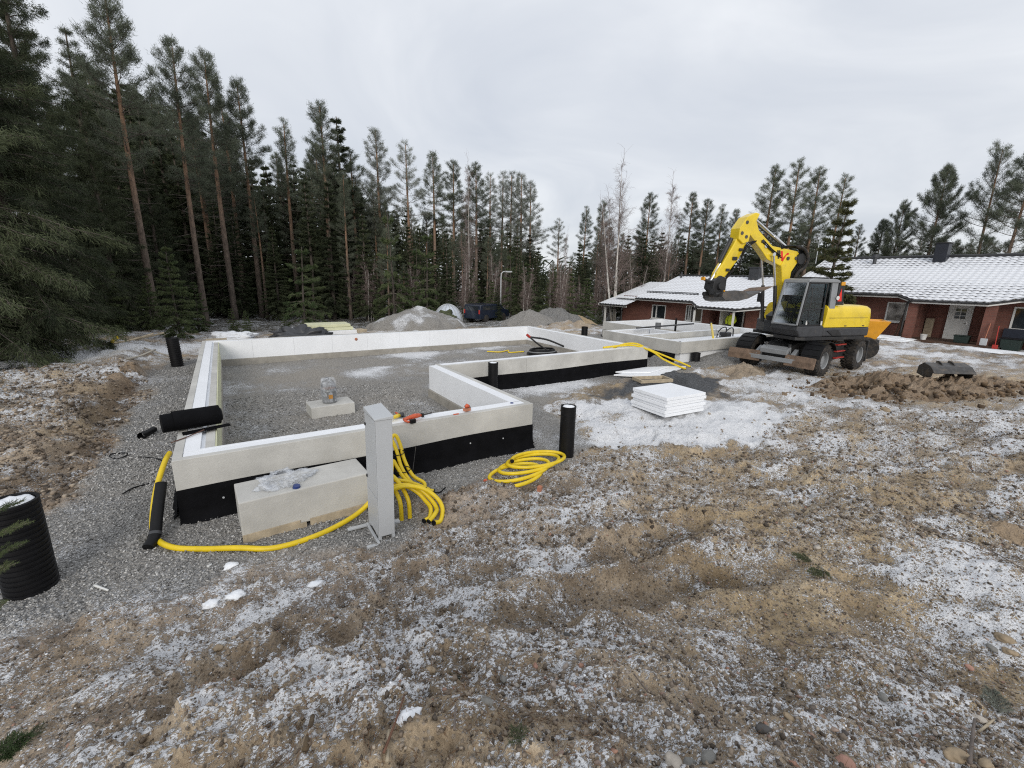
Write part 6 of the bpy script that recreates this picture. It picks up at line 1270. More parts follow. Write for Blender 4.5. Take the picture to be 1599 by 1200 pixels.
def conifer(kind, H, seed, dens=1.0, wid=1.0, hb=.5, nl=1.0, leaf=None, light=0, bare=26, tn=1.0, droop=.22):
    """one tree: trunk mesh and crown mesh (limbs, twigs and needles)"""
    r = np.random.default_rng(seed); pine = kind == 'pine'
    tm, f = trunk_mesh(kind+'_trunk', H, (.011 if pine else .012)*H+.02, pine_bark if pine else spruce_bark, r)
    B0, B1, R0, R1, TC, TD = [], [], [], [], [], []
    z = H*hb; step = (.34 if pine else .30)/dens**.5
    while z < H*.985:
        t = (z-H*hb)/(H*(1-hb)); k = r.integers(3, 6) if pine else r.integers(4, 7)
        if pine: Lm = H*.118*wid*min(1, .45+t*2.6)*(1-max(0, t-.22)/.78)**.62*(1-.12*(t > .97))+.08
        else: Lm = H*.17*wid*((1-t)**.85)*(.8+.25*min(1, t*6))+.10
        a0 = r.random()*6.28
        for j in range(k):
            az = a0+j*6.283/k+r.normal()*.25; L = Lm*((.65+.6*r.random()) if droop < .5 else (.5+.75*r.random()))
            if pine and r.random() < .10: L *= 1.4
            if pine and t < .35 and r.random() < .35: continue
            if pine: e0 = math.radians(-6+46*t+r.normal()*10); e1 = e0+math.radians(26)
            else: e0 = math.radians(8+35*t-14*(1-t)+r.normal()*5); e1 = e0-math.radians(34*(1-t)+6)
            n = 7; p = f(z); pts = [p]
            for i in range(n):
                e = e0+(e1-e0)*i/(n-1)+(math.radians(16) if (not pine and i > 4) else 0); azz = az+.10*i*r.normal()*.6
                p = p+np.array([math.cos(azz)*math.cos(e), math.sin(azz)*math.cos(e), math.sin(e)])*L/n; pts.append(p)
            pts = np.array(pts); rr = np.linspace(.010*L**.7+.008, .004, n+1)
            B0.append(pts[:-1]); B1.append(pts[1:]); R0.append(rr[:-1]); R1.append(rr[1:])
            m = max(4, int(L*(15 if pine else 12)*dens**.5)); s = r.random(m)**(.7 if pine else .8)*(.82 if pine else .92)+(.18 if pine else .08)
            base = np.stack([np.interp(s*n, np.arange(n+1), pts[:, q]) for q in range(3)], 1)
            dirb = pts[np.minimum(n, (s*n).astype(int)+1)]-pts[np.minimum(n-1, (s*n).astype(int))]; dirb /= np.linalg.norm(dirb, axis=1, keepdims=True)
            side = np.stack([-dirb[:, 1], dirb[:, 0], np.zeros(m)], 1)*np.where(r.random(m) < .5, -1, 1)[:, None]
            tl = (L*(.30 if pine else .26)*(1.15-s)*(.5+.8*r.random(m))+.07)[:, None]
            D = dirb*.75+side*(.8+.3*r.normal(size=(m, 1)))+r.normal(size=(m, 3))*(.22 if pine else .12)
            D[:, 2] += (.25 if pine else -.28*(1-t))
            D /= np.linalg.norm(D, axis=1, keepdims=True); tip = base+D*tl
            B0.append(base); B1.append(tip); R0.append(np.full(m, .006)); R1.append(np.full(m, .003))
            if pine:
                for q in (.25, .55, .8, 1.0): TC.append(base+D*tl*q+r.normal(size=(m, 3))*.06); TD.append(D*.9+np.array([0, 0, .45]))
                TC.append(pts[-2:]); TD.append(np.repeat(dirb[-1:], 2, 0)+np.array([0, 0, .4]))
            else:
                for q in (.15, .4, .65, .9): TC.append(base+D*tl*q); TD.append(D)
                TC.append(base); TD.append(dirb)
        z += step*(1+.9*(t if not pine else .25*r.random()))*(.8+.5*r.random())*(1 if H > 8 else .75)
    A = Acc(); A.add(prisms(np.concatenate(B0), np.concatenate(B1), np.concatenate(R0), np.concatenate(R1)), 1)
    TC = np.concatenate(TC); TD = np.concatenate(TD); TD /= np.linalg.norm(TD, axis=1, keepdims=True)
    if pine: A.add(needles(TC, TD, max(3, int(5*tn)), .14*nl, .0155*nl, 1.05, r, .06), 0)
    else: A.add(needles(TC, TD, max(3, int(6*tn)), .15*nl, (.034 if droop < .5 else .020)*nl, .60+.4*(droop > .5), r, (.035+.06*(droop > .5))*nl, droop), 0)
    # dry bare stubs below the crown
    m = bare
    if m:
        zz = H*(.08+(hb-.05)*r.random(m)**.6); aa = r.random(m)*6.28; LL = .25+r.random(m)*.75; c0 = np.array([f(q) for q in zz])
        A.add(prisms(c0, c0+np.stack([np.cos(aa)*LL, np.sin(aa)*LL, -.12*LL+.15*r.normal(size=m)], 1), np.full(m, .014), np.full(m, .004)), 1)
    cm = A.mesh(kind+'_crown', [leaf or (pine_leaf if pine else spruce_leaf), twig_bark]); return H, tm, cm
def birch(H, seed, r0=.09, stems=1, fine=1.0):
    r = np.random.default_rng(seed); A = Acc(); mbt = MB(); segs = [[], [], [], []]; big = []
    def grow(p, d, L, rad, lev):
        n = 5; q = p.copy()
        for i in range(n):
            d2 = d+r.normal(size=3)*(.10 if lev < 2 else .2); d2[2] += .07 if lev < 3 else -.05; d2 /= np.linalg.norm(d2)
            e = q+d2*L/n; ra = rad*(1-.5*i/n); rb = rad*(1-.5*(i+1)/n)
            segs[0].append(q); segs[1].append(e); segs[2].append(ra); segs[3].append(rb)
            if lev < 4 and (i > 0 or lev > 0):
                for _ in range(2 if lev < 3 else int(2*fine)):
                    a = r.normal(size=3); a -= d2*(a@d2); a /= np.linalg.norm(a); ang = .5+.25*r.random(); nd = d2*math.cos(ang)+a*math.sin(ang); nd[2] += .12
                    if r.random() < (.9 if lev else .75): grow(q+(e-q)*r.random(), nd/np.linalg.norm(nd), L*(.42+.2*r.random())*(1 if lev else .75), rad*.42, lev+1)
            q = e; d = d2
    T0 = []
    for s in range(stems):
        lean = np.array([r.normal()*.10*(stems > 1), r.normal()*.10*(stems > 1), 1]); lean /= np.linalg.norm(lean); h = H*(1-.12*s)
        P = [Vector(lean*h*t)+Vector((.25*s+.1*math.sin(3*t+s), .15*s+.1*math.cos(2.5*t+s), -.4*(t == 0))) for t in np.linspace(0, .93, 12)]
        mbt.tube(P, [r0*(1-.9*i/11) for i in range(12)], 8)
        for i in range(3, 12):
            for _ in range(2+int(2*fine)):
                p = P[i]; a = r.random()*6.28; d = np.array([math.cos(a)*.55, math.sin(a)*.55, 1.0]); grow(np.array(p)-np.array([0, 0, r.random()*h*.07]), d/np.linalg.norm(d), h*.22*(1.15-i/12), r0*.26*(1-i/14), 2)
        grow(np.array(P[-1]), lean, h*.12, .012, 3)
    tm = bpy.data.meshes.new('birch_trunk'); tm.from_pydata(mbt.v, [], mbt.f); tm.materials.append(birch_bark); tm.polygons.foreach_set('use_smooth', [True]*len(tm.polygons))
    S = [np.array(x) for x in segs]; A.add(prisms(S[0], S[1], np.maximum(S[2], .0035), np.maximum(S[3], .003)), 0); return H, tm, A.mesh('birch_crown', [twig_red])
VAR = {
 'pine': [conifer('pine', 14, 1, 1.25, .92, .44), conifer('pine', 14, 2, 1.15, .8, .52), conifer('pine', 14, 3, 1.3, 1.05, .38), conifer('pine', 14, 4, 1.1, .85, .55), conifer('pine', 14, 25, 1.0, .75, .35)],
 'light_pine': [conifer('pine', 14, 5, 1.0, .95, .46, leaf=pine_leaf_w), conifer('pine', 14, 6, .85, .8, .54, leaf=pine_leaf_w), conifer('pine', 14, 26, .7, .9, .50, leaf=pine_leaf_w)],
 'near_pine': [conifer('pine', 14, 7, 1.25, 1.05, .48, .95, tn=1.2, bare=55), conifer('pine', 14, 8, 1.15, .95, .52, .95, tn=1.2, bare=55)],
 'broad_pine': [conifer('pine', 12, 9, 1.5, 1.9, .22, 1.0, tn=1.3), conifer('pine', 12, 10, 1.4, 1.7, .28, 1.0, tn=1.3), conifer('pine', 12, 19, .8, 1.9, .30, .9, tn=1.2)],
 'spruce': [conifer('spruce', 13, 11, 1.0, .80, .08), conifer('spruce', 13, 12, 1.0, .70, .12), conifer('spruce', 13, 13, 1.0, .9, .06)],
 'near_spruce': [conifer('spruce', 15, 14, 1.25, 1.3, .03, .78, tn=1.35, bare=0, droop=.55), conifer('spruce', 15, 15, 1.2, 1.2, .04, .78, tn=1.35, bare=0, droop=.55)],
 'young_spruce': [conifer('spruce', 5, 16, 1.0, 1.35, .05, .75, leaf=young_leaf, bare=0), conifer('spruce', 5, 17, .9, 1.1, .08, .75, leaf=young_leaf, bare=0)],
 'young_pine': [conifer('spruce', 5, 18, .26, 1.5, .18, .85, leaf=young_leaf, bare=4, tn=1.2)],
 'cypress': [conifer('spruce', 6, 20, 1.0, 1.1, .02, .9, leaf=thuja_leaf, bare=0, tn=1.3)],
 'birch': [birch(12, 21, .10, 2, .6), birch(12, 22, .09, 1, 1.0), birch(12, 23, .10, 3, .8)],
 'shrub': [birch(5, 24, .035, 3, .7)],
}
PROTO = {}; cnt = {}
NAME = dict(pine='pine_tree', light_pine='pine_tree', near_pine='pine_tree', broad_pine='pine_tree', spruce='spruce_tree', near_spruce='spruce_tree', young_spruce='young_spruce', young_pine='young_pine', cypress='cypress_tree', birch='birch_tree', shrub='bare_sapling')
def tree(kind, x, y, H, label, group=None, rot=None, wide=1.0, z=None, v=None):
    i = cnt.get(kind, 0); cnt[kind] = i+1; v = (i*7+int(abs(x)*3)) % len(VAR[kind]) if v is None else v
    if (kind, v) not in PROTO:
        H0, tm, cm = VAR[kind][v]; root = thing(NAME[kind], label, 'tree'); link('trunk', tm, root); link('crown', cm, root); PROTO[(kind, v)] = root
    else: root = copy_tree(PROTO[(kind, v)])
    if 'group' in root: del root['group']
    s = H/VAR[kind][v][0]; root.location = (x, y, tz(x, y) if z is None else z); root.scale = (s*wide, s*wide, s); root.rotation_euler = (0, 0, random.uniform(0, 6.28) if rot is None else rot)
    tag(root, label, {'shrub': 'sapling'}.get(kind, 'tree'), group); return root
def by_top(kind, px, py, D, label, group=None, **k):
    """tree whose top stands at a pixel of the photograph, at forward distance D"""
    p = at_depth(px, py, D); g_ = tz(p.x, p.y); return tree(kind, p.x, p.y, max(1.2, p.z-g_), label, group, **k)
# the dark spruces that fill the left edge
def tree_at(kind, px, D, H, label, **k): p = at_depth(px, 480, D); return tree(kind, p.x, p.y, H, label, **k)
tree_at('near_spruce', -75, 11.5, 17, 'huge dark spruce cut off by the left edge of the photo', wide=.95, v=0)
tree_at('near_spruce', 45, 13.0, 17, 'tall dark spruce second from the left edge, its top touching the sky', wide=.62, v=1)
tree_at('near_spruce', -20, 16, 18, 'dark spruce close behind the second one from the left edge', wide=.85, v=0)
tree_at('near_spruce', 105, 17, 15.5, 'dark spruce between the second one from the left edge and the tall pine', wide=.6, v=0)
by_top('near_spruce', 8, -20, 18.5, 'dark spruce half hidden behind the two at the left edge')
by_top('near_spruce', -25, 60, 23, 'dark spruce standing deepest in the left corner of the photo', wide=1.1)
by_top('near_spruce', 70, 130, 22, 'dark spruce filling the gap behind the second spruce from the left', wide=.95)
by_top('near_spruce', 118, 120, 19.5, 'dark drooping spruce just left of the tall reddish pine', wide=.8)
by_top('near_spruce', 100, 40, 24, 'spruce top showing above the drooping spruces at the left')
by_top('near_spruce', 215, 210, 24, 'black green spruce between the two leftmost pines', wide=.9)
by_top('near_spruce', 245, 300, 27, 'narrower spruce standing close behind the second pine from the left', wide=.8)
by_top('young_spruce', 262, 385, 17.5, 'light green young spruce in front of the two leftmost pines', wide=1.0)
by_top('young_spruce', 225, 430, 21, 'small green spruce just left of the light green young spruce')
by_top('young_spruce', 150, 395, 17.5, 'green bushy spruce under the dark branches left of the tall pine', wide=1.25)
by_top('young_spruce', 60, 430, 15.5, 'low green spruce filling the dark corner at the left edge', wide=1.3)
# named pines on the left
by_top('near_pine', 160, -18, 19.5, 'tallest pine on the left with a pale orange trunk leaning out of the spruces', v=0)
by_top('near_pine', 262, 62, 23.5, 'second tall pine from the left, bright trunk ending at the wall corner', v=1)
by_top('near_pine', 318, 85, 27, 'third tall pine from the left with red brown trunk', v=0, rot=1)
by_top('near_pine', 370, 128, 29, 'fourth tall pine from the left with two tiered crown', v=1, rot=2)
by_top('pine', 345, 150, 33, 'thin pine between the third and fourth tall pines')
by_top('pine', 305, 190, 31, 'dim pine half hidden behind the third tall pine')
# the long row: (x, y of the top, distance, kind, words)
ROW = [(441, 186, 33, 'pine', 'rounded pine crown left of the highest dark clump'), (497, 160, 31, 'pine', 'highest pine of the dark clump left of the gravel heap'), (522, 176, 32, 'spruce', 'dark pointed spruce crowding the highest pine of the clump'),
 (548, 235, 33, 'pine', 'pine stepping down on the right side of the dark clump'), (585, 197, 34, 'light_pine', 'pale glare washed pine standing apart left of the gravel heap'), (637, 222, 35, 'light_pine', 'glare washed pine above the large gravel heap'),
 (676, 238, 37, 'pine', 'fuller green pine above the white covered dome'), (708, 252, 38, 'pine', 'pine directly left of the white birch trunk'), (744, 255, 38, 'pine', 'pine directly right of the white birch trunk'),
 (768, 272, 41, 'light_pine', 'thin glare washed pine above the dark van'), (784, 270, 42, 'light_pine', 'thin pale pine right of the one above the van'), (798, 270, 40, 'light_pine', 'slender pale pine above the street lamp'), (816, 268, 39, 'light_pine', 'pale pine, taller of the last pair in the glare washed row'),
 (832, 282, 39, 'light_pine', 'rightmost glare washed pine where the tree line drops'), (876, 342, 43, 'light_pine', 'small pale pine in the dip of the tree line'), (915, 323, 46, 'pine', 'flat topped pine just right of the dip in the tree line'), (942, 315, 44, 'pine', 'round topped pine left of the large birches'),
 (1016, 302, 40, 'pine', 'bushy pine between the large birches and the slim birch'), (1085, 302, 42, 'pine', 'bushy pine right of the slim birch'), (1105, 312, 41, 'pine', 'shorter pine leaning on the bushy one right of the slim birch'), (1132, 320, 42, 'pine', 'pine behind the tip of the excavator arm'),
 (1152, 328, 45, 'pine', 'pine just left of the top of the boom'), (1214, 258, 36, 'pine', 'tall pine on the left of the group behind the boom'), (1252, 250, 35, 'pine', 'tallest pine of the group behind the boom'), (1283, 262, 38, 'pine', 'right hand pine of the group behind the boom'),
 (1320, 274, 40, 'pine', 'open crowned pine behind the roof antenna')]
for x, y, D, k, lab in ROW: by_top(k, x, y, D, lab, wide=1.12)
# birches
by_top('birch', 733, 250, 31, 'white trunked bare birch standing alone right of the covered dome', v=1, wide=.6)
by_top('birch', 978, 248, 35, 'largest bare birch with several white stems behind the far house corner', v=2)
by_top('birch', 1052, 280, 37, 'slim bare birch behind the roof of the far house', v=1)
by_top('birch', 955, 300, 38, 'smaller bare birch left of the largest one', v=1)
by_top('birch', 886, 360, 32, 'thin white birch stem standing by the sand bank', v=1, wide=.45)
by_top('birch', 862, 405, 33, 'small forked birch at the forest edge left of the thin white stem', v=0, wide=.6)
by_top('birch', 1000, 395, 38, 'short leaning birch on the right of the largest one', v=0)
# behind the near house
by_top('cypress', 1322, 322, 24.5, 'brown green conifer in front of the near house roof behind the cab', wide=1.05, z=0)
by_top('broad_pine', 1412, 316, 40, 'dark broad pine left of the chimney', wide=.75, v=1)
by_top('broad_pine', 1382, 345, 43, 'rounded dark pine behind the left part of the near roof', wide=.8, v=0)
by_top('broad_pine', 1484, 262, 37, 'broad layered pine right behind the chimney', wide=.85, v=0)
by_top('broad_pine', 1572, 228, 34, 'open branched pine with bare pale trunk near the right edge', wide=.85, v=2)
by_top('broad_pine', 1625, 215, 31, 'dense pine cut off by the right edge', wide=.9, v=1)
by_top('broad_pine', 1545, 372, 45, 'low pine between the layered pine and the open branched one', wide=.9, v=0)
by_top('broad_pine', 1440, 372, 46, 'low dark pine under the layered pine left of the chimney', wide=.9, v=2)
by_top('pine', 1345, 352, 47, 'dim pine in the gap right of the brown green conifer')
by_top('spruce', 1372, 380, 44, 'small dark spruce behind the roof vent')
# young trees
by_top('young_pine', 466, 383, 21.5, 'thin young pine with whorled branches rising from the tarpaulin')
by_top('young_pine', 484, 408, 23.5, 'second thin young pine right behind the whorled one')
by_top('young_spruce', 592, 458, 29, 'small dark green spruce left of the gravel heap')
by_top('young_spruce', 362, 488, 21, 'low green spruce sapling just left of the far foam boards', wide=1.3)
by_top('young_spruce', 385, 503, 20.5, 'tiny green spruce sapling by the snowy sack')
by_top('young_spruce', 938, 478, 37, 'green spruce bush at the corner of the far house', wide=1.3)
by_top('young_spruce', 443, 485, 22, 'yellowish green sapling left of the whorled young pine', wide=.8)
by_top('young_spruce', 300, 440, 22, 'green young spruce between the second and third pine trunks')
for px, py, D, lab in ((610, 330, 27, 'left'), (665, 360, 28, 'middle'), (648, 385, 30, 'rear'), (800, 395, 31, 'right')):
    by_top('young_pine', px, py, D, {'left': 'spindly grey green conifer above the left foot of the gravel heap', 'middle': 'spindly conifer above the right side of the gravel heap', 'rear': 'spindly conifer directly above the gravel heap top', 'right': 'spindly conifer right of the street lamp'}[lab], wide=.7)
# the wood behind: every tree an individual
REG = [(200, 'left of the two leftmost pines'), (290, 'between the first and second tall pines'), (345, 'behind the third tall pine'), (400, 'behind the fourth tall pine'), (450, 'left of the whorled young pine'), (500, 'behind the whorled young pine'), (545, 'behind the pale foam boards'), (600, 'left of the gravel heap'), (650, 'above the left half of the gravel heap'), (700, 'above the right half of the gravel heap'), (745, 'behind the lone white birch'), (790, 'behind the dark van'), (845, 'right of the street lamp'), (905, 'in the dip of the tree line'), (960, 'left of the large birches'), (1010, 'behind the large birches'), (1075, 'behind the slim birch'), (1130, 'behind the far house chimney'), (1200, 'behind the excavator bucket'), (1270, 'behind the boom'), (1345, 'behind the roof antenna'), (1420, 'behind the roof vent'), (1500, 'behind the chimney'), (1700, 'behind the right end of the near roof')]
def region(px):
    for a, b in REG:
        if px < a: return b
    return REG[-1][1]
rf = random.Random(5)
TOPL = [(0, 60), (200, 110), (260, 150), (330, 190), (400, 235), (440, 235), (500, 215), (540, 250), (600, 290), (660, 320), (720, 330), (780, 330), (830, 345), (860, 375), (900, 370), (950, 350), (1000, 345), (1080, 345), (1150, 360), (1200, 330), (1300, 340), (1340, 372), (1480, 365), (1600, 380)]
words = {'spruce': 'dark spruce ', 'pine': 'straight pine ', 'shrub': 'bare sapling at the wood edge '}
ROWW = {30: 'front row ', 35: 'second row ', 40: 'third row ', 47: 'rearmost '}
nf = 0
for D, dx, drop, ks in ((30, 34, 75, ('spruce', 'spruce', 'pine')), (35, 24, 38, ('spruce', 'pine', 'spruce')), (40, 22, 12, ('pine', 'spruce', 'spruce')), (47, 27, 30, ('spruce', 'pine', 'pine'))):
    px = 120+rf.random()*20
    while px < 1620:
        x = px+rf.uniform(-6, 6); top = np.interp(x, [p[0] for p in TOPL], [p[1] for p in TOPL])+drop*rf.uniform(.3, 1.5)
        k = rf.choice(ks)
        if k == 'spruce': top += 10
        if D < 34 and (x > 880): px += dx; continue
        if D < 39 and x > 1200: px += dx; continue
        if 845 < x < 905: top += 25
        r_ = region(x); w_ = ROWW[D]+words[k]+r_; p = at_depth(x, top, D)
        if 23 < p.x < 42 and p.y < 28.5 and p.y > -9: D2 = D+9; p = at_depth(x, top, D2)
        if p.x > 25 and p.x < 42 and p.y < 28 and p.y > -9: px += dx; continue
        g_ = tz(p.x, p.y)
        if p.z-g_ < 2: px += dx; continue
        tree(k, p.x, p.y, p.z-g_, w_, w_, wide=1.12 if k == 'spruce' else 1.0); nf += 1
        px += dx*rf.uniform(.75, 1.25)
for i in range(26):
    x = 560+i*23+rf.uniform(-8, 8) if i < 18 else 880+(i-18)*24; D = rf.uniform(29, 34) if x < 900 else 38; p = at_depth(x, 400+rf.uniform(-20, 60), D)
    w_ = words['shrub']+region(x); tree('shrub', p.x, p.y, rf.uniform(2.5, 5), w_, w_)
for i in range(20):
    x = 330+i*31+rf.uniform(-9, 9); D = rf.uniform(30, 36)
    if x > 940: continue
    p = at_depth(x, 430+rf.uniform(-25, 25), D); w_ = 'small green spruce at the wood edge '+region(x); tree('young_spruce', p.x, p.y, max(1.5, p.z-tz(p.x, p.y)), w_, w_, wide=1.1)
print('forest', nf, 'objects', len(bpy.data.objects))
# dense far wood closing the view, a mass of needles nobody could count
r = np.random.default_rng(77); C_ = []; 
for i in range(1800):
    px = r.uniform(60, 1680); D = r.uniform(52, 64); top = np.interp(px, [p[0] for p in TOPL], [p[1] for p in TOPL])+50; py = 480-(480-top)*r.random()**.9
    if px < 300: py = r.uniform(170, 470)
    p = at_depth(px, py, D); C_.append(p[:])
C_ = np.array(C_); V, F = needles(C_, np.tile([[0, 0, -.2]], (len(C_), 1)), 26, 1.0, .22, 1.0, r, .55)
o = link('far_wood', npmesh('far_wood', V, F, [spruce_leaf])); tag(o, 'dark mass of conifer foliage deep in the wood', 'wood', kind='stuff')
# ------------------------------------------------------------------ stones, scraps, twigs
def stone_mat(name, stops, rough=.75):
    m = bpy.data.materials.new(name); m.use_nodes = True; t = m.node_tree; t.nodes.clear()
    tc = N(t, 'ShaderNodeTexCoord'); n = N(t, 'ShaderNodeTexNoise', {'Vector': tc.outputs['Object'], 'Scale': 3.0, 'Detail': 3.0}); n2 = N(t, 'ShaderNodeTexNoise', {'Vector': tc.outputs['Object'], 'Scale': 60.0, 'Detail': 5.0})
    isl = N(t, 'ShaderNodeNewGeometry'); c = ramp(t, isl.outputs['Random Per Island'], stops); k = ramp(t, n2.outputs[0], [(.35, .75), (.65, 1.15)]); c = mixc(t, 1.0, c, k, 'MULTIPLY')
    bp = N(t, 'ShaderNodeBump', {'Height': n2.outputs[0], 'Strength': .3, 'Distance': .006}); p = N(t, 'ShaderNodeBsdfPrincipled', {'Base Color': c, 'Roughness': rough, 'Normal': bp.outputs[0]}); N(t, 'ShaderNodeOutputMaterial', {0: p}); return m
peb = stone_mat('pebble', [(0, (.07, .06, .055)), (.3, (.17, .135, .105)), (.6, (.27, .215, .16)), (.85, (.32, .28, .24)), (1, (.30, .16, .11))]); crushed = stone_mat('crushed_stone', [(0, (.15, .147, .142)), (.4, (.30, .293, .283)), (.8, (.44, .43, .415)), (1, (.60, .59, .57))], .85)
snowp = pm('snow_crumb', (.8, .81, .84), .65, .03, 6)
def ico():
    t = (1+5**.5)/2; v = np.array([(-1, t, 0), (1, t, 0), (-1, -t, 0), (1, -t, 0), (0, -1, t), (0, 1, t), (0, -1, -t), (0, 1, -t), (t, 0, -1), (t, 0, 1), (-t, 0, -1), (-t, 0, 1)], float); v /= np.linalg.norm(v[0])
    f = np.array([(0, 11, 5), (0, 5, 1), (0, 1, 7), (0, 7, 10), (0, 10, 11), (1, 5, 9), (5, 11, 4), (11, 10, 2), (10, 7, 6), (7, 1, 8), (3, 9, 4), (3, 4, 2), (3, 2, 6), (3, 6, 8), (3, 8, 9), (4, 9, 5), (2, 4, 11), (6, 2, 10), (8, 6, 7), (9, 8, 1)]); return v, f
def chunk():
    v = np.array([(x, y, z) for x in (-1, 1) for y in (-1, 1) for z in (-1, 1)], float)*.62; return v, np.array([(0, 1, 3), (0, 3, 2), (4, 6, 7), (4, 7, 5), (0, 4, 5), (0, 5, 1), (2, 3, 7), (2, 7, 6), (0, 2, 6), (0, 6, 4), (1, 5, 7), (1, 7, 3)])
def scatter(name, label, n, region, size, mat, seed, flat=.6, sub=False, jag=.25, smooth=True, lift=.25):
    r = np.random.default_rng(seed); v, f = (ico if smooth and n < 10000 and mat is not snowp else chunk)(); P = region(r, n); n = len(P); z = T(P[:, 0], P[:, 1]); s = size(r, n)
    b = v[None]*(1+jag*r.normal(size=(n, len(v), 1))*.5); sc = np.stack([s*(.8+.6*r.random(n)), s*(.7+.4*r.random(n)), s*(flat+.25*r.random(n))], 1); b = b*sc[:, None]
    a = r.random(n)*6.28; ca, sa = np.cos(a)[:, None], np.sin(a)[:, None]; q = np.stack([b[..., 0]*ca-b[..., 1]*sa, b[..., 0]*sa+b[..., 1]*ca, b[..., 2]+b[..., 0]*r.normal(size=(n, 1))*.25], -1)
    q = q+np.stack([P[:, 0], P[:, 1], z+s*lift], 1)[:, None]; F = (f[None]+np.arange(n)[:, None, None]*len(v)).reshape(-1, 3)
    o = link(name, npmesh(name, q.reshape(-1, 3), F, [mat], smooth=smooth)); return tag(o, label, name.replace('_', ' '), kind='stuff')
def reg_view(x0, x1, y0, y1, want, bias=1.0):
    """ground positions over a part of the view, where want(gravel) holds"""
    def fn(r, n):
        out = []; k = 0
        a = np.array([tuple(GT(px, py))[:2] for px, py in ((x0, y0), (x1, y0), (x1, y1), (x0, y1))])
        u = r.random(n*3)**.9; w_ = r.random(n*3); L = a[0]*(1-w_)[:, None]+a[1]*w_[:, None]; M_ = a[3]*(1-w_)[:, None]+a[2]*w_[:, None]; P = L*(1-u)[:, None]+M_*u[:, None]
        g_, h_ = cover(P[:, 0], P[:, 1]); g_ = np.maximum(np.maximum(g_, h_), polym(P[:, 0], P[:, 1], SNOWP, .3, .3)*(r.random(len(P)) < .93)); P = P[want(g_, r)]; return P[:n]
    return fn
mudonly = lambda g_, r: g_ < .4; gravonly = lambda g_, r: g_ > .5+.3*r.random(len(g_))-.15
scatter('mud_pebbles', 'small rounded pebbles strewn over the muddy foreground', 9000, reg_view(-150, 1750, 840, 1290, mudonly), lambda r, n: .004+.008*r.random(n)**3, peb, 1, lift=.0)
scatter('mud_pebbles', 'coarse pebbles lying in the mud at the bottom right', 1100, reg_view(850, 1700, 980, 1290, mudonly), lambda r, n: .006+.014*r.random(n)**2.5, peb, 2, jag=.5, lift=.05)
scatter('mud_pebbles', 'pebbles strewn over the mid distance mud', 3500, reg_view(560, 1700, 660, 900, mudonly), lambda r, n: .008+.016*r.random(n)**3, peb, 3)
scatter('crushed_gravel', 'angular crushed stone of the gravel strip before the foundation', 17000, reg_view(-50, 1000, 700, 985, gravonly), lambda r, n: .0055+.009*r.random(n)**1.8, crushed, 4, .7, jag=.5, smooth=False)
scatter('crushed_gravel', 'angular crushed stone spread along the left gravel strip', 6000, reg_view(100, 330, 570, 760, gravonly), lambda r, n: .008+.011*r.random(n)**1.6, crushed, 5, .7, jag=.5, smooth=False)
def reg_in(r, n): P = np.stack([r.uniform(-.2, 3.7, n), r.uniform(6.3, 11.5, n)], 1); return P
scatter('crushed_gravel', 'angular crushed stone of the floor inside the foundation', 9000, reg_in, lambda r, n: .008+.011*r.random(n)**1.6, crushed, 6, .7, jag=.5, smooth=False)
scatter('snow_crumbs', 'crumbs of old snow strewn over the muddy foreground', 2500, reg_view(-150, 1750, 850, 1290, mudonly), lambda r, n: .003+.006*r.random(n)**2, snowp, 7, .3, lift=0)
crumbm = stone_mat('mud_crumb', [(0, (.06, .047, .036)), (.4, (.17, .133, .10)), (.8, (.31, .25, .19)), (1, (.43, .36, .28))], .9)
scatter('mud_crumbs', 'small crumbs of soil strewn over the muddy foreground', 11000, reg_view(560, 1750, 830, 1290, mudonly), lambda r, n: .004+.010*r.random(n)**2.2, crumbm, 11, .7, jag=.5, smooth=False)
scatter('mud_crumbs', 'sparse crumbs of soil over the rutted mud at lower left', 2500, reg_view(-150, 600, 900, 1290, mudonly), lambda r, n: .004+.009*r.random(n)**2.6, crumbm, 14, .7, jag=.5, smooth=False)
scatter('mud_crumbs', 'soil crumbs and small stones over the mid distance mud', 9000, reg_view(560, 1700, 640, 860, mudonly), lambda r, n: .009+.020*r.random(n)**2.5, crumbm, 12, .7, jag=.5, smooth=False)
scatter('mud_crumbs', 'soil crumbs over the brown bank on the left', 5000, reg_view(-60, 240, 580, 780, mudonly), lambda r, n: .010+.030*r.random(n)**2.5, crumbm, 13, .7, jag=.5, smooth=False)
def reg_heap(r, n):
    c = np.array([16.4, 3.75]); P = c+np.stack([r.normal(size=n)*1.5, r.normal(size=n)*.6], 1) @ np.array([[math.cos(-.33), math.sin(-.33)], [-math.sin(-.33), math.cos(-.33)]]); return P
earth = stone_mat('earth_clod', [(0, (.05, .032, .02)), (.5, (.12, .08, .045)), (1, (.22, .15, .09))], .9)
o = scatter('earth_clods', 'loose brown clods strewn over and round the long soil heap', 2200, reg_heap, lambda r, n: .015+.06*r.random(n)**3, earth, 8, .7, jag=.4, smooth=False, lift=2.2)
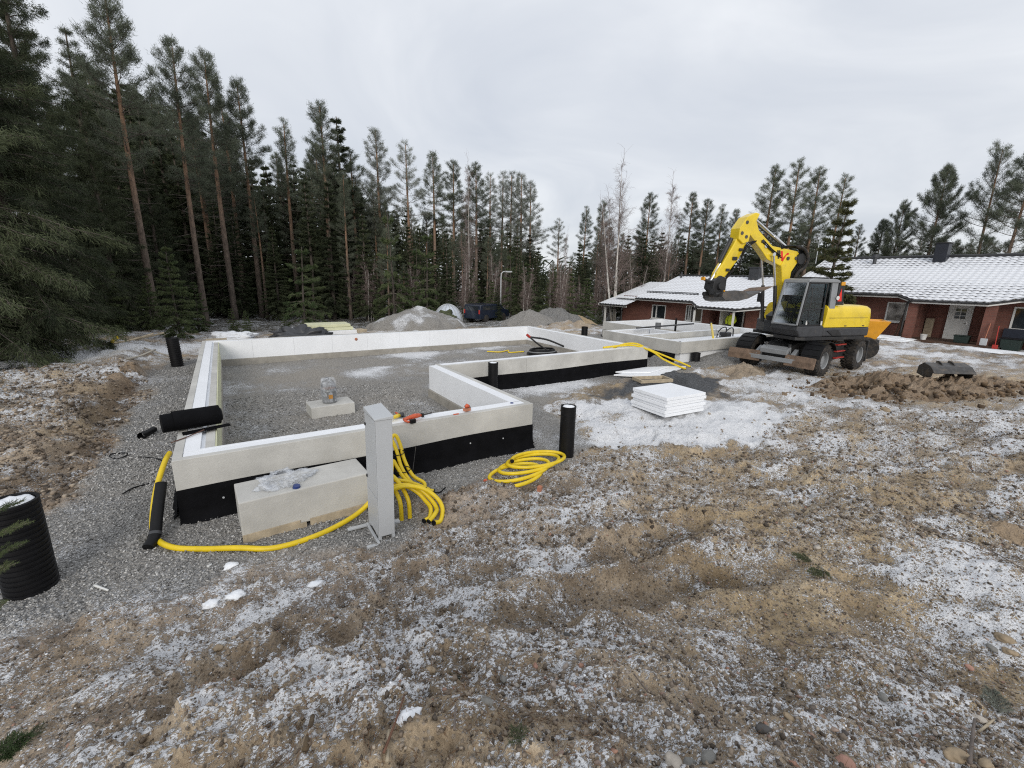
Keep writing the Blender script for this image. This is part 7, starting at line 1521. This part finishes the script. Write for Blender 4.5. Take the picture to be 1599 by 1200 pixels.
# single stones large enough to point at
import bmesh
def rock(px, py, s, label, col, seed, snow=False, flat=.62, dz=0):
    s = s*.8
    c = GT(px, py); b = bmesh.new(); bmesh.ops.create_icosphere(b, subdivisions=3, radius=1); P = np.array([v.co[:] for v in b.verts]); F = np.array([[v.index for v in f.verts] for f in b.faces]); b.free()
    d = 1+.26*fbm(P[:, 0]*1.3+seed, P[:, 1]*1.3+P[:, 2]*1.4, 4, seed); r = np.random.default_rng(seed); P = P*d[:, None]*np.array([s*1.2, s*.85, s*flat]); a = r.random()*3
    P[:, 2] -= s*.18
    Q = np.stack([P[:, 0]*math.cos(a)-P[:, 1]*math.sin(a), P[:, 0]*math.sin(a)+P[:, 1]*math.cos(a), P[:, 2]], 1)+np.array([c.x, c.y, c.z+s*flat*.5+dz])
    m = rock_m[col]; return tag(link('stone', npmesh('stone', Q, F, [m], smooth=True)), label, 'stone')
rock_m = {'tan': pm('tan_stone', (.30, .23, .15), .7, .2, 9, .2, 60, dirt=.15), 'grey': pm('grey_stone', (.20, .195, .18), .75, .2, 9, .2, 60, dirt=.15), 'pale': pm('pale_stone', (.42, .38, .33), .75, .12, 9, .2, 60, dirt=.15), 'dark': pm('dark_stone', (.075, .07, .065), .7, .2, 9, .2, 60, dirt=.1), 'pink': pm('pink_stone', (.36, .2, .15), .7, .15, 9, .2, 60)}
ST = [(1433, 782, .062, 'tan', 'round brown stone in the middle of the snowy mud on the right'), (1278, 856, .045, 'pale', 'pale stone beside the dark twig heap'), (1228, 862, .040, 'tan', 'tan stone just left of the pale stone by the twig heap'),
 (1571, 1000, .058, 'tan', 'long tan stone, upper one of the pair at the right edge'), (1578, 1019, .045, 'tan', 'stubby tan stone, lower one of the pair at the right edge'), (1548, 1012, .038, 'grey', 'grey stone left of the tan pair at the right edge'),
 (1492, 1182, .05, 'tan', 'brown stone at the bottom edge near the right corner'), (1318, 1196, .05, 'pink', 'pinkish stone cut by the bottom edge on the right'), (1108, 1186, .04, 'grey', 'grey stone at the bottom edge below the snowy patch'),
 (1077, 1195, .035, 'grey', 'smaller grey stone left of the one at the bottom edge'), (340, 1012, .030, 'tan', 'tan pebble on the mud below the cabinet'), (674, 1048, .026, 'tan', 'tan round pebble left of the dark fir twig'), (762, 1097, .028, 'grey', 'grey green stone in the middle of the foreground'),
 (786, 1062, .022, 'grey', 'purplish grey pebble above the grey green stone'), (806, 1072, .022, 'pale', 'square pale pebble right of the purplish one'), (836, 1040, .020, 'pink', 'light pink pebble in the middle foreground'), (992, 866, .040, 'tan', 'brown stone, largest by the small group of stones at mid ground'),
 (975, 860, .034, 'dark', 'dark flat stone left of the brown one at mid ground'), (1000, 876, .026, 'tan', 'small tan stone below the brown one at mid ground'), (1052, 1192, .045, 'pale', 'pale stone just inside the bottom edge of the middle'), (885, 992, .026, 'dark', 'dark stone at the head of the trampled hollow'),
 (1515, 1044, .03, 'pink', 'reddish cube like stone near the right edge'), (1380, 1090, .03, 'grey', 'blue grey pebble in the coarse ground at lower right'), (1231, 1120, .03, 'tan', 'tan pebble beside the dark hollow at lower right'), (1530, 1125, .035, 'pale', 'pale angular stone under the small fir tuft'),
 (1192, 1140, .035, 'dark', 'dark stone right of the snow patch at the bottom'), (1540, 1195, .04, 'tan', 'yellowish stone in the bottom right corner'), (1497, 938, .03, 'tan', 'flat tan stone half sunk in snow on the right'), (1560, 892, .03, 'grey', 'grey stone poking out of snow at the right edge'),
 (846, 510, .13, 'pale', 'pale boulder, left one behind the far wall corner'), (858, 508, .16, 'dark', 'dark boulder right of the pale one behind the far wall corner'), (880, 512, .13, 'pale', 'snowy boulder, right one behind the far wall corner'), (1382, 640, .11, 'tan', 'loose brown clod rolled off the soil heap'), (1372, 622, .10, 'tan', 'brown clod at the foot of the soil heap nearest the wheels'),
 (1455, 672, .06, 'dark', 'dark stone on the snowy ground below the soil heap')]
for i, (px, py, s, c, lab) in enumerate(ST): rock(px, py, s, lab, c, i+3)
# snow lumps and scraps
for i, (px, py, s, lab) in enumerate(((360, 884, .045, 'lump of snow on the gravel below the yellow hose'), (330, 943, .05, 'small white snow lump left of the long snow smear'), (370, 930, .05, 'larger white snow lump on the mud below the gravel'), (492, 912, .04, 'snow lump at the gravel edge below the cabinet'), (640, 1119, .036, 'thick cake of snow at the bottom middle'))):
    c = GT(px, py); o = crumple('snow_lump', snowm, (c.x, c.y, c.z-.01), (s*1.3, s, s*.45), i+60, sub=3, amp=.4); tag(o, lab, 'snow lump')
def stick(name, a, b, r, mat, label, cat, dz=.012, mid=None):
    A_ = GT(*a)+Vector((0, 0, dz)); B_ = GT(*b)+Vector((0, 0, dz)); pts = [A_]+([GT(*mid)+Vector((0, 0, dz*2))] if mid else [])+[B_]; mb = MB(); P = catmull(pts, 6); mb.tube(P, list(np.linspace(r, r*.7, len(P))), 6); return tag(mb.build(name, mat, None, smooth=True), label, cat)
stick('plastic_strip', (148, 916), (170, 924), .012, whitep, 'short white plastic strip on the gravel at the lower left', 'strip')
stick('plastic_strip', (325, 887), (331, 883), .014, whitep, 'tiny white scrap left of the snow lump below the yellow hose', 'scrap')
stick('dry_twig', (1515, 848), (1599, 892), .006, twig_bark, 'long thin dark twig crossing the snow at the right edge', 'twig', mid=(1552, 866))
stick('dry_twig', (1480, 838), (1560, 872), .004, twig_bark, 'thinner twig just above the long one at the right edge', 'twig', mid=(1520, 858))
stick('dry_twig', (1528, 1146), (1552, 1126), .008, woodl, 'pale broken twig below the fir tuft at lower right', 'twig')
stick('dry_twig', (1512, 1199), (1520, 1130), .009, twig_bark, 'brown twig standing up near the bottom right corner', 'twig', dz=.03)
stick('dry_twig', (478, 1175), (489, 1122), .013, pm('rotten_wood', (.10, .07, .04), .95, .3, 20), 'piece of rotten wood at the bottom left of the middle', 'wood piece')
stick('dry_twig', (600, 1180), (632, 1090), .005, pm('reddish_stem', (.16, .08, .05), .9), 'reddish thin stem in the snow at the bottom middle', 'twig', mid=(620, 1130))
stick('dry_twig', (606, 1199), (608, 1150), .007, woodl, 'pale upright stem at the bottom edge', 'twig', dz=.03)
stick('dry_twig', (710, 1150), (712, 1112), .005, twig_bark, 'dark small stem right of the thick snow cake', 'twig', dz=.03)
stick('dry_twig', (990, 1056), (1012, 1085), .004, twig_bark, 'thin dark twig in the snowy speckle right of the middle', 'twig')
stick('dry_twig', (1228, 1000), (1268, 1010), .005, twig_bark, 'curved twig in the mud on the lower right', 'twig', mid=(1250, 1012))
stick('dry_twig', (655, 690), (648, 740), .003, steel, 'thin wire standing against the membrane', 'wire')
# fir sprigs
def sprig(c, d, L, seed, label, n=26, nl=.035, leaf=None, up=.3, w_=.0028, cat='twig'):
    r = np.random.default_rng(seed); c = np.array(c, float); d = np.array(d, float); d /= np.linalg.norm(d); A = Acc(); P0 = []; P1 = []; TC = []; TD = []
    for k in range(n):
        s = k/n; b = c+d*L*s; sd = np.cross(d, [0, 0, 1.]); sd /= np.linalg.norm(sd); q = d*.8+sd*(1 if k % 2 else -1)*.8+r.normal(size=3)*.15+np.array([0, 0, up*.3]); q /= np.linalg.norm(q); l = L*.42*(1.05-s)+.02; P0.append(b); P1.append(b+q*l)
        m = max(4, int(l/.006)); u = np.linspace(0, 1, m)[:, None]; TC.append(b+q*l*u); TD.append(np.repeat(q[None], m, 0))
    P0.append(c); P1.append(c+d*L); A.add(prisms(np.array(P0), np.array(P1), np.full(len(P0), .0025), np.full(len(P0), .001)), 1)
    TC = np.concatenate(TC); TD = np.concatenate(TD); A.add(needles(TC, TD, 7, nl, w_, 1.1, r, .001), 0); return A.mesh('sprig', [leaf or young_leaf, twig_bark])
dirsw = [ROT[i][0] for i in range(3)]
def in_view(px, py, D): return at_depth(px, py, D)
br = thing('spruce_branch', 'green spruce branch tips reaching in from the left edge before the ribbed pipe', 'branch')
for k, (px, py, D, ln) in enumerate(((-30, 850, 2.6, .30), (-30, 880, 2.6, .27), (-36, 815, 2.65, .29), (-30, 905, 2.6, .20), (-50, 970, 2.5, .22))):
    a = in_view(px, py, D); b_ = in_view(px+100, py-45, D); link('branch_tip', sprig(a, (b_-a), ln, 40+k, '', n=15, nl=.017, w_=.0022, up=.5), br)
br2 = thing('spruce_branch', 'small blurred spruce tip at the lower left corner', 'branch')
for k, (px, py, D, ln) in enumerate(((-20, 1185, 1.7, .13), (5, 1180, 1.72, .10))):
    a = in_view(px, py, D); b_ = in_view(px+100, py-60, D); link('branch_tip', sprig(a, (b_-a), ln, 60+k, '', nl=.02, up=0, n=18), br2)
for k, (px, py, L, dx, dy, lab) in enumerate(((1292, 896, .22, -1, .3, 'dark heap of fir twigs beside the pale stone on the right'), (1268, 880, .16, -.4, .8, 'second dark fir twig lying across the heap'), (1562, 1118, .16, 1, .5, 'small frosty fir tuft on the stones at lower right'), (718, 1060, .07, -.9, -.3, 'dark green fir twig half buried in the middle foreground'), (815, 1168, .05, .2, 1, 'mossy fir scrap at the bottom middle'), (40, 1160, .07, .9, .5, 'green fir scrap at the lower left edge'))):
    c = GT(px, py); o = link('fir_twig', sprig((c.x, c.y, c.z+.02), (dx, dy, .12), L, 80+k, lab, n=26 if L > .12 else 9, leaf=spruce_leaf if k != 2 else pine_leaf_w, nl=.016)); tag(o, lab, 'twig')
# dry grass and roots at the bottom, nobody could count the blades
r = np.random.default_rng(5); P = reg_view(300, 1000, 1050, 1290, mudonly)(r, 2200); P2 = reg_view(1100, 1700, 980, 1290, mudonly)(r, 1800); P = np.concatenate([P, P2]); z = T(P[:, 0], P[:, 1])
V, F = needles(np.stack([P[:, 0], P[:, 1], z], 1), np.tile([[0, 0, .25]], (len(P), 1)), 2, .035, .0024, 1.2, r, .01)
tag(link('dry_litter', npmesh('dry_litter', V, F, [pm('dry_litter_brown', (.13, .07, .035), .9, .3, 20)])), 'brown dry needles and grass scraps in the foreground', 'litter', kind='stuff')
